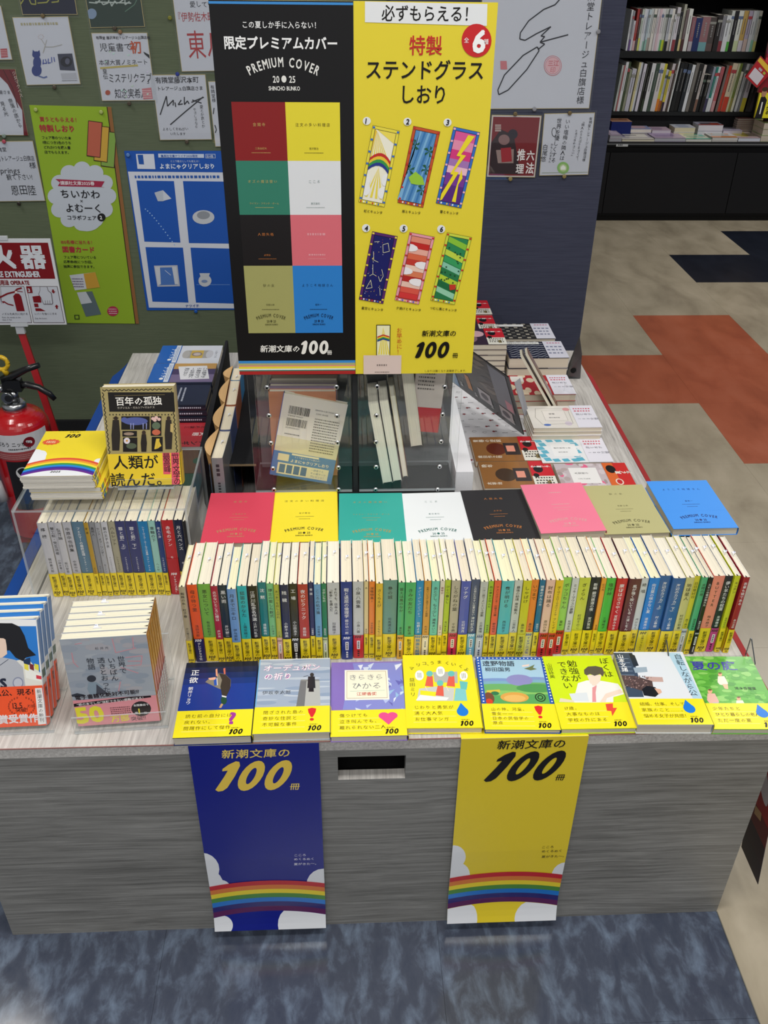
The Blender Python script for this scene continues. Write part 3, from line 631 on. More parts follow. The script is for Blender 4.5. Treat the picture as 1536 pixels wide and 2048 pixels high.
FR = [
 ((345, 1477), (504, 1469), (376, 1328), .0150, '#16285e', art_duck, ('読む前の自分には', '戻れない。', '問題作にして傑作'), '?', 'blue paperback with a falling duck at the near corner of the front row'),
 ((504.5, 1469), (660, 1465), (518, 1325), .0150, '#a7b4c8', art_pillar, ('閉ざされた島の', '奇妙な住民と', '不可解な事件'), '!', 'paperback showing a dark-coated figure on a stone pillar in the front row'),
 ((661, 1475), (812, 1471), (663, 1328), .0100, '#8a72c0', art_kira, ('傷つけても', '泣き叫んでも、', '離れられない二人'), 'h', 'violet marbled paperback with a cream title panel and a pink heart on its band'),
 ((813, 1457), (965, 1457), (804, 1313), .0110, '#f9ea28', art_mari, ('じわりと勇気が', '湧く大人気', 'お仕事マンガ'), 'd', 'all-yellow comic-style paperback with women in red dresses, lying in the front row'),
 ((970, 1460), (1121, 1461), (951, 1319), .0070, '#2458b8', art_tono, ('山の神、河童、', '雪女――', '日本の民俗学の', '原点'), '!', 'thin paperback with green fields inside a dotted blue border'),
 ((1123, 1459), (1271, 1458), (1083, 1314), .0095, '#d4ec1e', art_boku, ('17歳。', '大事なものは', '学校の外にある'), 'z', 'lime paperback showing a dark-haired boy in white shirt and red tie'),
 ((1275.6, 1450), (1423, 1453), (1224, 1306), .0175, '#cfd6dc', art_yama, ('結婚、仕事、そして', '家族のこと……。', '悩める女子が共感！'), 'd', 'thick paperback with a city scene cover overhanging the table front'),
 ((1425, 1459), (1575, 1461), (1362, 1314), .0095, '#63b544', art_natsu, ('少年たちと', 'ひとり暮らしの老人の', 'ただ一度の夏'), 'd', 'green paperback with three boys seen from above, last of the front row')]
for i, (nl, nr, fl, T, col, art, ls, sh, lab) in enumerate(FR):
    zt = H0 + .0012 + T + (.0022 if i == 6 else 0)
    M = flatM(nl, nr, zt, T, fl=fl)
    book('paperback_book', T, col, lab, M, front=art, band=(.0505, YEL, band_art(ls, sh), None), group='flat paperbacks along the front edge', spine_col=col, gap_shade=False, page='#d9d0bd')
# ================================================================ PREMIUM COVERS ON THEIR RISER
m = MB(); m.box(-.205, 1.148, H0 + .0005, .605, 1.262, .5745, '#232325', 'matte'); tag(m.build('display_riser'), 'long black riser block hidden under the eight plain coloured covers', 'riser')
m = MB(); m.box(-.155, 1.292, H0 + .0005, .189, 1.412, .5755, '#232325', 'matte'); tag(m.build('display_riser'), 'shorter black riser block carrying the two clear pockets', 'riser')
PR = [('#d6445a', '#b98a62', '金閣寺', '三島由紀夫', (400, 1087), (539, 1087), (419, 985), 'red'), ('#f3de33', '#3a3418', '注文の多い料理店', '宮沢賢治', (539, 1085), (677, 1083), (547, 982), 'yellow'),
      ('#36a99c', '#a79a5c', 'オズの魔法使い', 'ライマン・フランク・ボーム', (677, 1087), (812, 1087), (676, 987), 'teal green'), ('#e9edef', '#2e6a62', 'こころ', '夏目漱石', (813, 1087), (947, 1083), (798, 991), 'white'),
      ('#2c2b2d', '#b5733c', '人間失格', '太宰治', (947, 1080), (1079, 1077), (919, 982), 'black'), ('#f27f9a', '#e0a8a8', '', '', (1082, 1067), (1209, 1061), (1040, 968), 'pink'),
      ('#b9b47e', '#5d5a38', '砂の女', '安部公房', (1210, 1069), (1340, 1063), (1167, 975), 'khaki'), ('#3c93ee', '#122b72', 'ようこそ地球さん', '星新一', (1347, 1058), (1473, 1058), (1288, 962), 'bright blue')]
for i, (col, ink, ti, au, nl, nr, fl, nm) in enumerate(PR):
    T = (.012, .0095, .009, .0085, .009, .016, .010, .014)[i]; zt = .5755 + T
    def fr(c, col=col, ink=ink, ti=ti, au=au):
        if not ti: greek(c, BW / 2 - .011, .117, BW / 2 + .011, .121, 1, ink, 2, .7, 3); greek(c, BW / 2 - .015, .081, BW / 2 + .015, .084, 1, ink, 2, .7, 5)
        c.text(ti, BW / 2, .117, .0058, ink, al='c', gap=1.5 if len(ti) < 9 else 1.2, sy=1.1); c.text(au, BW / 2, .0805, .004, ink, al='c', gap=1.2, sy=1.1)
        for v, w in ((.072, .03), (.065, .018)): greek(c, BW / 2 - w / 2, v - .0012, BW / 2 + w / 2, v + .0012, 1, ink, 2, .5, int(w * 999))
        premium_mark(c, BW / 2, .0345, .062, ink, 3); c.line([(0, .052), (BW, .052)], .0002, col, 1)
    A = P(*nl, zt); M = flatM(nl, nr, zt, T, fl=fl, dy=0)
    book('paperback_book', T, col, f'paperback in a plain {nm} cover on the riser behind the long spine row', M, front=fr, group='plain premium covers on the riser', gap_shade=False, page='#ddd3bd', gl='print', H=.148)
# ================================================================ THE LONG ROW OF SPINES
# boundaries in crop pixels, colour, band, title, author, ink, colour words
ROW = [
 (350, 1070, 6.144, [
  (50, 130, 'b5a98a', 'Y', '蜘蛛の糸・杜子春', '芥川龍之介', 'd', 'beige'), (143, 272, 'ee5a22', 'N:テレビドラマ化', '母の待つ里', '浅田次郎', 'd', 'orange'), (275, 433, '78b548', 'Y', '悪女について', '有吉佐和子', 'd', 'leaf green'),
  (436, 526, 'b0203c', 'Y', '火のないところに煙は', '芦沢央', 'l', 'crimson'), (530, 641, '22333f', 'Y', '黒い雨', '井伏鱒二', 'l', 'dark slate'), (645, 757, '6f9bd2', 'Y', '月まで三キロ', '伊与原新', 'd', 'periwinkle'),
  (762, 883, '2bb2b6', 'Y', '狐笛のかなた', '上橋菜穂子', 'd', 'turquoise'), (887, 1010, '141210', 'Y', '江戸川乱歩名作選', '江戸川乱歩', 'l', 'black'), (1013, 1115, '187a7c', 'Y', '沈黙', '遠藤周作', 'l', 'dark teal'),
  (1118, 1208, '80c786', 'Y', '博士の愛した数式', '小川洋子', 'd', 'pale green'), (1210, 1281, 'b9bd48', 'P', 'あつあつを召し上がれ', '小川糸', 'd', 'olive yellow'), (1285, 1392, '1d2348', 'Y', '残穢', '小野不由美', 'l', 'navy'), (1395, 1498, '2d2a16', 'K', '工場', '小山田浩子', 'l', 'dark brown')]),
 (580, 1070, 6.144, [
  (90, 217, 'b5382c', 'Y', '夜のピクニック', '恩田陸', 'l', 'brick red'), (222, 287, '2b2d5c', 'Y', '雪国', '川端康成', 'l', 'indigo'), (290, 378, '70a5cc', 'Y', 'こころの処方箋', '河合隼雄', 'd', 'sky blue'), (380, 446, '207f55', 'G', 'さがしもの', '角田光代', 'l', 'forest green'),
  (452, 606, 'c9cbc9', 'Y', 'それでも、日本人は|「戦争」を選んだ', '加藤陽子', 'd', 'pale grey'), (618, 762, '1d3784', 'B', '暇と退屈の倫理学', '國分功一郎', 'l', 'royal blue'), (770, 905, 'c8cac8', 'R', '小泉八雲集', '小泉八雲', 'd', 'light grey'), (908, 967, 'e2cf98', 'Y', '木', '幸田文', 'd', 'cream'),
  (970, 1047, 'f08a35', 'Y', '深夜特急1', '沢木耕太郎', 'd', 'tangerine'), (1052, 1142, 'e6bd3a', 'Y', 'さくらえび', 'さくらももこ', 'd', 'golden yellow'), (1145, 1322, '6d9a8a', 'Y', '梟の城', '司馬遼太郎', 'd', 'grey green'), (1330, 1416, '54b574', 'O', '答えは風のなか', '重松清', 'd', 'mid green')]),
 (810, 1070, 6.144, [
  (5, 135, '50b66c', 'Y', 'きみの友だち', '重松清', 'd', 'grass green'), (138, 235, '1e8fc4', 'T:映画化話題', 'か「」く「」し「」ご「」と「', '住野よる', 'l', 'azure'), (238, 326, 'd99f44', 'C', '世界でいちばん透きとおった物語', '杉井光', 'd', 'mustard and pink'), (330, 430, '70cbb5', 'Y', 'あと少し、もう少し', '瀬尾まいこ', 'd', 'aqua green'),
  (433, 493, 'e6dcc8', 'Y', '春琴抄', '谷崎潤一郎', 'm', 'ivory'), (496, 571, 'b9d03a', 'Y', 'ひとり暮らし', '谷川俊太郎', 'd', 'lime'), (577, 690, 'bdb5a0', 'M', 'しろがねの葉', '千早茜', 'd', 'grey beige'), (694, 816, '5560b5', 'Y', 'ツナグ', '辻村深月', 'l', 'violet blue'),
  (820, 926, '4f5a78', 'S', 'この世にたやすい仕事はない', '津村記久子', 'l', 'slate blue'), (930, 1026, 'c6c9c3', 'W', '一汁一菜でよいという提案', '土井善晴', 'd', 'silver grey'), (1030, 1098, 'a9cc3e', 'Y', '西の魔女が死んだ', '梨木香歩', 'd', 'yellow green'), (1102, 1187, 'f06a45', 'Y', 'アメリカひじき・火垂るの墓', '野坂昭如', 'd', 'coral'),
  (1192, 1346, '5dc0c4', 'Y', '夜が明ける', '西加奈子', 'd', 'light turquoise'), (1350, 1452, 'cfd2ca', 'Y', '最後の秘境 東京藝大', '二宮敦人', 'd', 'greyish white')]),
 (1040, 1070, 6.144, [
  (42, 147, 'd4cf2e', 'y', 'しゃばけ', '畠中恵', 'd', 'acid yellow'), (150, 244, 'ef8a35', 'V:TVアニメ化', 'いつまで', '畠中恵', 'd', 'amber orange'), (248, 320, '1a6f95', 'Y', '暗幕のゲルニカ', '原田マハ', 'l', 'petrol blue'), (326, 436, 'eec3b0', 'R', '財布は踊る', '原田ひ香', 'd', 'pale pink'),
  (440, 537, 'e8c72c', 'R', 'ぼくはイエローでホワイトで', 'ブレイディ', 'd', 'warm yellow'), (541, 648, '9bd55a', 'R', 'ボッコちゃん', '星新一', 'd', 'apple green'), (651, 738, 'd5d8d5', 'Y', 'ミッキーマウスの憂鬱', '松岡圭祐', 'd', 'off-white'), (742, 884, 'cdd548', 'Y', 'ぎょらん', '町田そのこ', 'd', 'soft lime'),
  (889, 1012, '101c2c', 'Y', '新編 銀河鉄道の夜', '宮沢賢治', 'l', 'midnight blue'), (1015, 1076, 'f0a638', 'Y', '幻の光', '宮本輝', 'd', 'apricot'), (1079, 1197, '4fbf45', 'Y', '塩狩峠', '三浦綾子', 'd', 'vivid green'), (1201, 1333, 'c8232b', 'Y', '魔術はささやく', '宮部みゆき', 'l', 'scarlet'), (1345, 1500, '5e2830', 'Y', '風が強く吹いている', '三浦しをん', 'l', 'maroon')]),
 (1270, 1070, 5.775, [
  (84, 172, 'd0d4d4', 'Y', '絶唱', '湊かなえ', 'd', 'chalk grey'), (176, 298, '0f7fd6', 'y2:日焼けでもだえし', '向日葵の咲かない夏', '道尾秀介', 'l', 'bright blue'), (302, 438, '2f62a0', 'Y', '海辺のカフカ(上)', '村上春樹', 'l', 'denim blue'), (442, 590, '2f62a0', 'Y', '海辺のカフカ(下)', '村上春樹', 'l', 'denim blue, lower-volume'),
  (594, 692, 'cfc985', 'Y', '地球星人', '村田沙耶香', 'd', 'straw'), (696, 771, 'd8cd3c', 'W', '日日是好日', '森下典子', 'd', 'mustard yellow'), (775, 846, '4fb07a', 'Y', '太陽の塔', '森見登美彦', 'd', 'jade green'), (850, 908, '181614', 'K', 'ルビンの壺が割れた', '宿野かほる', 'l', 'jet black'),
  (925, 1058, 'f0917a', 'Y', 'BUTTER', '柚木麻子', 'd', 'salmon'), (1061, 1152, '20242e', 'Q', '儚い羊たちの祝宴', '米澤穂信', 'l', 'charcoal'), (1165, 1232, 'd0d428', 'Y', 'キッチン', '吉本ばなな', 'd', 'lemon'), (1262, 1336, 'a3202a', 'Y', '吾輩も猫である', '赤川次郎', 'l', 'dark red')])]
BANDS = {'Y': ('#f3d923', '#1a140c'), 'y': ('#d9cf2e', '#1a140c'), 'y2': ('#e6d62c', '#3a3a20'), 'N': ('#1d1d5c', '#f0f0f0'), 'P': ('#e4b4a4', '#5a3038'), 'K': ('#181416', '#f0f0f0'), 'G': ('#ccd6a4', '#2a3020'), 'B': ('#1d3784', '#f0f0f0'), 'R': ('#d0282c', '#3a1010'), 'O': ('#ecb43e', '#2a2010'),
         'T': ('#dcc07e', '#1a7ab0'), 'C': ('#ece0c8', '#3a3024'), 'M': ('#d02a58', '#3a1020'), 'S': ('#70b2cc', '#f4f8fa'), 'W': ('#ccd0d4', '#3a4460'), 'V': ('#e4dc7c', '#2a3fa0'), 'Q': ('#c83c88', '#2a1020')}
BNAME = {'Y': 'yellow', 'y': 'yellow', 'y2': 'yellow', 'N': 'navy', 'P': 'pink', 'K': 'black', 'G': 'pale green', 'B': 'blue', 'R': 'red', 'O': 'orange', 'T': 'tan', 'C': 'cream', 'M': 'magenta', 'S': 'light blue', 'W': 'grey', 'V': 'pale yellow', 'Q': 'magenta'}
def spine_text(ti, au, ink, sx=1):
    col = {'d': '#2a2a26', 'l': '#f2f2f0', 'm': '#8a4a48'}[ink]
    def f(c, T):
        w = min(.0074, T * .62); cols = ti.split('|')
        if len(cols) == 1:
            n = len(ti); ww = min(w, .0575 / n); g = 1.8 if n < 3 else min(1.12, .0575 / (n * ww)); c.text(ti, T / 2, .1395, ww, col, vert=True, bold=.006, gap=g, lay=1)
        else:
            for k, s_ in enumerate(cols): c.text(s_, T * (.70 - .4 * k), .139, T * .30, col, vert=True, bold=.008, gap=1.05, lay=1)
        n = len(au); a = min(w * .74, .0275 / n); c.text(au, T / 2, .052 + n * a * 1.12 - .003, a, col, vert=True, bold=.004, gap=1.1, lay=1)
    return f
def band_text(kind, extra=''):
    bg, ink = BANDS[kind]
    def f(c, T):
        w = min(.0075, T * .62)
        if kind in 'Yy':
            c.text('新潮文庫の', T / 2, .0425, w * .9, ink, vert=True, bold=.008, gap=.92, lay=1, sy=.95)
            hundred(c, T / 2 - w * .75, .0062, w * .72, ink, 1, .2); c.text('冊', T / 2 - w * .42, .0022, w * .8, ink, lay=1, sy=.7, bold=.01)
        else:
            hundred(c, T / 2 - w * .75, .041, w * .68, ink if kind not in 'R' else '#1a0a0a', 1, .2)
            if extra: z_ = min(T * .6, .0078, .0355 / len(extra)); c.text(extra, T / 2, .039, z_, ink, vert=True, bold=.02 if len(extra) < 8 else .004, gap=min(1.1, .036 / (len(extra) * z_)), lay=1)
            else:
                c.rect(T / 2 - w * .32, .019, T / 2 + w * .32, .036, '#f4f0ec', 1); greek(c, T / 2 - w * .2, .021, T / 2 + w * .2, .034, 1, '#444444', 2, .8, 5, True); greek(c, T / 2 - w * .25, .004, T / 2 + w * .25, .016, 1, ink, 1, .8, 6, True)
    return f
ROT_STAND = lambda x, y, z, tilt=0: Matrix.Translation((x, y, z)) @ Matrix.Rotation(tilt, 4, 'Y') @ M4(Vector((0, -1, 0)), Vector((0, 0, 1)), Vector((-1, 0, 0)), Vector((0, 0, 0)))
rows = []
for (cx, cy, cs, lst) in ROW:
    for b in lst:
        xa, xb = cx + b[0] / cs, cx + b[1] / cs; yy = 1178 - (xa - 360) * .031
        rows.append((PY(xa, yy, 1.04).x, PY(xb, yy, 1.04).x) + b[2:])
rd = random.Random(21); used = set()
for i, (xa, xb, col, bk, ti, au, ink, nm) in enumerate(rows):
    T = max(xb - xa - .0006, .006); kind, _, extra = bk.partition(':')
    dy = rd.uniform(-.003, .004) + (-.006 if i in (5,) else 0); y = 1.038 + dy
    zz = H0 + .0008
    tl = 0
    near = rows[i - 1][7] if i else 'the row end'; nx = rows[i + 1][7] if i + 1 < len(rows) else 'the row end'
    lab = f'{nm} paperback with {BNAME[kind]} band' + (f' between the {near} and {nx} ones' if 0 < i < len(rows) - 1 else f', end book of the long row beside the {nx if i == 0 else near} one')
    M = ROT_STAND(xb - .0003, y + BW, zz, tl)
    hh = BH - rd.uniform(0, .0025); rd.random()
    def back(c): pass
    book('paperback_book', T, '#' + col, lab, M, H=hh, spine=spine_text(ti, au, ink), band=(.0475 + rd.uniform(-.002, .002), BANDS[kind][0], None, band_text(kind, extra)), slip=rd.uniform(.028, .045), group='paperbacks in the long spine row', back_col='#e9e5dc',
         page=rd.choice(('#f0e8d4', '#ece2cb', '#f2ebd9', '#f1ecc8', '#eadfc9')))
# ================================================================ CLEAR RISER ON THE LEFT WITH ITS BOOKS
BX0, BX1, BY0, BY1, BZ = -.5265, -.2525, 1.2, 1.40, .6215
t = empty('acrylic_riser', 'clear acrylic riser box over a row of yellow-banded paperbacks', 'riser')
for nm, b in (('top_panel', (BX0, BY0, BZ - .004, BX1, BY1, BZ)), ('side_panel', (BX0, BY0, H0, BX0 + .004, BY1, BZ - .0041)), ('side_panel', (BX1 - .004, BY0, H0, BX1, BY1, BZ - .0041)), ('back_panel', (BX0 + .0041, BY1 - .004, H0, BX1 - .0041, BY1, BZ - .0041))):
    m = MB(); m.box(*b, '#ffffff', 'acrylic', edge='acrylic_edge'); m.build(nm, t)
LB = [(278, 356, 'c6c6ca', 'Y', '檸檬', '梶井基次郎', 'd', 'white'), (358, 410, 'c2c2c8', 'Y', '蟹工船・党生活者', '小林多喜二', 'd', 'cool white'), (412, 470, 'c4c4c8', 'Y', '堕落論', '坂口安吾', 'd', 'chalk white'), (472, 540, 'bcbcc2', 'Y', '中原中也詩集', '中原中也', 'd', 'pearl grey'),
      (542, 636, '5d7d92', 'Y', 'フェルマーの最終定理', 'サイモン・シン', 'l', 'steel blue'), (638, 675, 'b8932e', 'Y', '変身', 'カフカ', 'd', 'mustard'), (677, 721, '8f9196', 'Y', '異邦人', 'カミュ', 'd', 'mid grey'), (723, 766, 'a9abb0', 'Y', 'センス・オブ・ワンダー', 'カーソン', 'd', 'ash grey'),
      (768, 820, 'c9cacf', 'Y', '星の王子さま', 'サン＝テグジュペリ', 'd', 'snow white'), (822, 878, 'a9a48c', 'Y', 'ハムレット', 'シェイクスピア', 'd', 'stone'), (880, 955, '3a3f70', 'Y', '罪と罰(上)', 'ドストエフスキー', 'l', 'indigo upper-volume'), (957, 1050, '3a3f70', 'Y', '罪と罰(下)', 'ドストエフスキー', 'l', 'indigo lower-volume'),
      (1052, 1130, '1d7fb8', 'Y', 'シャーロック・ホームズの冒険', 'コナン・ドイル', 'l', 'cerulean'), (1132, 1189, '9ccfc4', 'Y', '車輪の下', 'ヘッセ', 'd', 'mint'), (1191, 1234, '1f3d78', 'Y', '老人と海', 'ヘミングウェイ', 'l', 'marine blue'),
      (1237, 1328, 'c0282f', 'X:TVアニメ化！', '赤毛のアン', 'モンゴメリ', 'l', 'red'), (1330, 1398, '14203f', 'Y', '月と六ペンス', 'モーム', 'l', 'dark navy'), (1400, 1440, '17171a', 'Y', '老人', 'モーム', 'l', 'black')]
BANDS['X'] = ('#b81e28', '#f4f4f4'); BNAME['X'] = 'red'
for i, b in enumerate(LB):
    xa, xb = b[0] / 3.84, b[1] / 3.84; a, c_ = PY(xa, 1044, 1.209).x, PY(xb, 1044, 1.209).x; kind, _, extra = b[3].partition(':')
    lab = f'{b[7]} paperback with {BNAME[kind]} band inside the clear riser' + (f', beside the {LB[i-1][7]} one' if i else ', nearest the open end')
    T = c_ - a - .0006
    st = spine_text(b[4], b[5], b[6]) if b[4] != '老人' else None
    book('paperback_book', T, '#' + b[2], lab, ROT_STAND(c_ - .0003, 1.209 + rd.uniform(-.002, .002) + BW, H0 + .0008), H=BH - rd.uniform(0, .002), spine=st,
         band=((.0475 if kind == 'Y' else .075), BANDS[kind][0], None, band_text(kind, extra)), group='paperbacks inside the clear riser', back_col='#e9e5dc')
# booklets on the riser
y0_ = P(50, 1003, BZ).y; zt_ = PY(40, 953, y0_).z; z = BZ + .0004; NBK = int((zt_ - z) / .0028); TB = (zt_ - z) / NBK - .0002; top = PY(40, 953, y0_)
def bk_art(c):
    W, Hh = .113, .150
    c.rect(0, 0, W, Hh, '#f5dc33', 1); c.cr = (0, 800, 6.4)
    for x, y, r in ((470, 720, 120), (400, 850, 130), (540, 690, 60), (1270, 800, 70)): c.Pell(x, y, r, r * .75, '#eef0f4', 1)
    rainbow(c, c.px(860, 740)[1], .018, .0056, W, W * .5, ('#e0503a', '#f0a03a', '#f6e23c', '#3f9a4a', '#2a8ade', '#3a34a0', '#6a2a90'), 3)
    vt = c.px(860, 740)[1] - .0056 * 7
    for i in range(18):
        u0, u1 = W * i / 18, W * (i + 1) / 18; f = lambda u: vt - .018 * ((u - W * .5) / (W / 2)) ** 2
        c.poly([(u0, 0), (u1, 0), (u1, max(f(u1), 0)), (u0, max(f(u0), 0))], '#eef0f4', 3)
    c.T('2025', 635, 932, 62, '#1a1612', lay=6, bold=.03, shear=.2); u, v = c.px(825, 485); hundred(c, u, v, .0125, '#1a1612', 4, .3); c.T('新潮文庫の', 890, 418, 30, '#5a4a18', lay=4)
    c.poly([(c.px(655, 540)[0] + (.0155 if i % 2 else .0125) * math.cos(i * .2618), c.px(655, 540)[1] + (.0105 if i % 2 else .0085) * math.sin(i * .2618)) for i in range(24)], '#e8603c', 4)
    greek(c, *c.px(590, 555), *c.px(720, 525), 2, '#f8e8c0', 5, .6, 8)
for i in range(NBK):
    T = TB; jx, jy = (rd.uniform(-.002, .002), rd.uniform(-.0003, .0009)) if i < NBK - 1 else (0, 0)
    x0 = top.x + (.008 if i < 8 else 0) + jx; M = M4(Vector((1, 0, 0)), Vector((0, 1, 0)), Vector((0, 0, 1)), Vector((x0, top.y + jy + (.003 if i < 8 else 0), z)))
    yl = i in (7, 4, 0)
    nm_ = 'top yellow booklet with rainbow and 2025 on the clear riser' if i == NBK - 1 else f'yellow-spined booklet, {ORD[NBK - 1 - i]} from above in the rainbow stack on the clear riser'
    def bsp(c, T):
        for k, cc in enumerate(('#3a34a0', '#2a8ade', '#3f9a4a', '#f6e23c', '#f0a03a', '#e0503a')): c.rect(0, .004 + k * .0045, T, .0085 + k * .0045, cc, 1)
    book('booklet', T, '#f2da3c' if yl or i == NBK - 1 else '#e2ddd2', nm_, M, spine_col='#f2da3c', back_col='#e2ddd2', W=.113, H=.150, front=bk_art if i == NBK - 1 else None, spine=bsp, group='booklets stacked on the clear riser', cat='booklet', gap_shade=False, page='#d8d4cc', gl='gloss', t=.00015 if not yl else .0007, ins=.0002)
    z += T + .0002
# the black and gold paperback on its little easel
phi = math.radians(14); yaw = math.radians(1.5)
def stand_M(o, phi, yaw=0):
    R = Matrix.Rotation(yaw, 4, 'Z'); X = R @ Vector((1, 0, 0)); Y = R @ Vector((0, math.sin(phi), math.cos(phi))); Z = R @ Vector((0, -math.cos(phi), math.sin(phi)))
    return M4(X, Y, Z, o)
HW, HHt = .1145, .163; o = P(222, 972, BZ + .006); T = .026
M = stand_M(o, phi, yaw) @ Matrix.Translation((0, 0, -T))
def art_100(c):
    c.rect(0, 0, HW, HHt, '#a99a66', 1); c.cr = (0, 660, 3.84); K = '#17120e'
    c.Ppoly([(828, 478), (1335, 478), (1345, 628), (840, 628)], K, 3)
    n = 16
    for i in range(n):
        u = .003 + (HW - .006) * i / n; c.line([(u, HHt - .004), (u + .0032, HHt - .0065), (u + .0068, HHt - .004)], .0013, K, 2)
    for i in range(14):
        v = .054 + .0072 * i
        for uu in (.0035, HW - .0035): c.line([(uu - .0012, v), (uu + .0012, v + .0036), (uu - .0012, v + .0072)], .0013, K, 2)
    c.T('百年の孤独', 888, 575, 72, '#f4f0e8', bold=.02, lay=5); c.T('ガブリエル・ガルシア=マルケス', 900, 606, 20, '#d8d0c0', lay=5); greek(c, *c.px(880, 505), *c.px(1265, 495), 1, '#c9b070', 5, .7, 3)
    for i in range(20): u0, v0 = c.px(838 + i * 25, 650); c.poly([(u0, v0), (u0 + .0012, v0 + .0015), (u0 + .0024, v0), (u0 + .0012, v0 - .0015)], K, 2)
    def pan(x0, y0, x1, y1, col): c.Ppoly([(x0, y0), (x1, y0), (x1, y1), (x0, y1)][::-1], col, 3)
    pan(932, 662, 1150, 765, K); pan(1158, 662, 1240, 812, K); pan(940, 775, 1052, 818, K); pan(945, 825, 1055, 935, K); pan(1165, 820, 1250, 932, K)
    c.Pell(1040, 700, 95, 30, '#5560a0', 4); c.Pell(955, 690, 25, 20, '#5560a0', 4)
    for x in (1000, 1020, 1095, 1120): c.Ppoly([(x, 715), (x + 10, 715), (x + 8, 762), (x + 2, 762)][::-1], '#8a90c0', 4)
    for x, y in ((1175, 680), (1200, 672), (1222, 685), (1190, 692)): c.Pell(x, y, 14, 12, '#e8c0b8', 5)
    c.Pell(1200, 735, 32, 28, '#5f7058', 4); c.Pell(1200, 785, 32, 22, '#c8684a', 5)
    for k in range(4): c.Ppoly([(1200 + k * 6, 835), (1215 + k * 4, 833), (1240 - k * 8, 890 + k * 6), (1185 + k * 3, 915)][::-1], ('#e8c84a', '#d8b83a')[k % 2], 5)
    c.Pell(975, 850, 24, 24, '#e0d8e0', 5); c.Pell(975, 850, 8, 8, '#d89a3a', 6); c.Pell(1010, 890, 40, 22, '#54604a', 4); c.Pell(990, 797, 40, 12, '#a08a78', 4)
    for x, y0, y1, w, col in ((890, 690, 925, 34, '#2a231c'), (1105, 800, 935, 24, '#241d18'), (1295, 690, 915, 30, '#2c241e')):
        c.Pell(x, y0 - 12, 15, 17, '#3a2a20', 5); c.Ppoly([(x - w * .7, y0), (x + w * .7, y0), (x + w, (y0 + y1) / 2), (x + w * .8, y1), (x - w * .8, y1), (x - w, (y0 + y1) / 2)][::-1], col, 4)
    c.Pell(890, 675, 24, 5, '#2a1d16', 6); c.Ppoly([(1310, 720), (1330, 720), (1330, 790), (1308, 780)][::-1], '#c8b070', 6)
def bandf(c):
    c.rect(0, 0, HW, .058, '#f0cf30', 1); c.cr = (0, 660, 3.84)
    c.T('人類が', 870, 1062, 118, '#14100c', bold=.012, lay=4); c.T('読んだ。', 850, 1195, 118, '#14100c', bold=.012, lay=4)
    for x0, x1, y1, s_ in ((1247, 1305, 1108, '最高峰'), (1312, 1375, 1192, '世界文学の')): c.Ppoly([(x0, 940), (x1, 940), (x1 + 6, y1), (x0 + 8, y1)][::-1], '#e2586a', 2); c.text(s_, *c.px((x0 + x1) / 2, 945), .0124, '#1a100c', vert=True, lay=4, bold=.005, gap=.86)
book('paperback_book', T, '#a99a66', 'black and gold paperback with panel pictures leaning upright on the clear riser', M, W=HW, H=HHt, front=art_100, band=(.054, '#f0cf30', bandf, None), gap_shade=False, slip=None)
t = empty('book_easel', 'small clear easel holding up the black and gold paperback', 'book stand')
B_ = stand_M(o + Vector((.012, -.0002, -.0045)), phi, yaw)
m = MB(); m.box(0, 0, -T - .004, .09, .12, -T - .0015, '#fff', 'acrylic', M=B_, edge='acrylic_edge'); m.build('back_plate', t)
m = MB(); m.box(0, -.0035 + .002, -T - .004, .09, .0028, .006, '#fff', 'acrylic', M=B_, edge='acrylic_edge'); m.build('ledge', t)
m = MB(); m.box(0, 0, .0045, .09, .016, .0065, '#fff', 'acrylic', M=B_, edge='acrylic_edge'); m.build('front_lip', t)
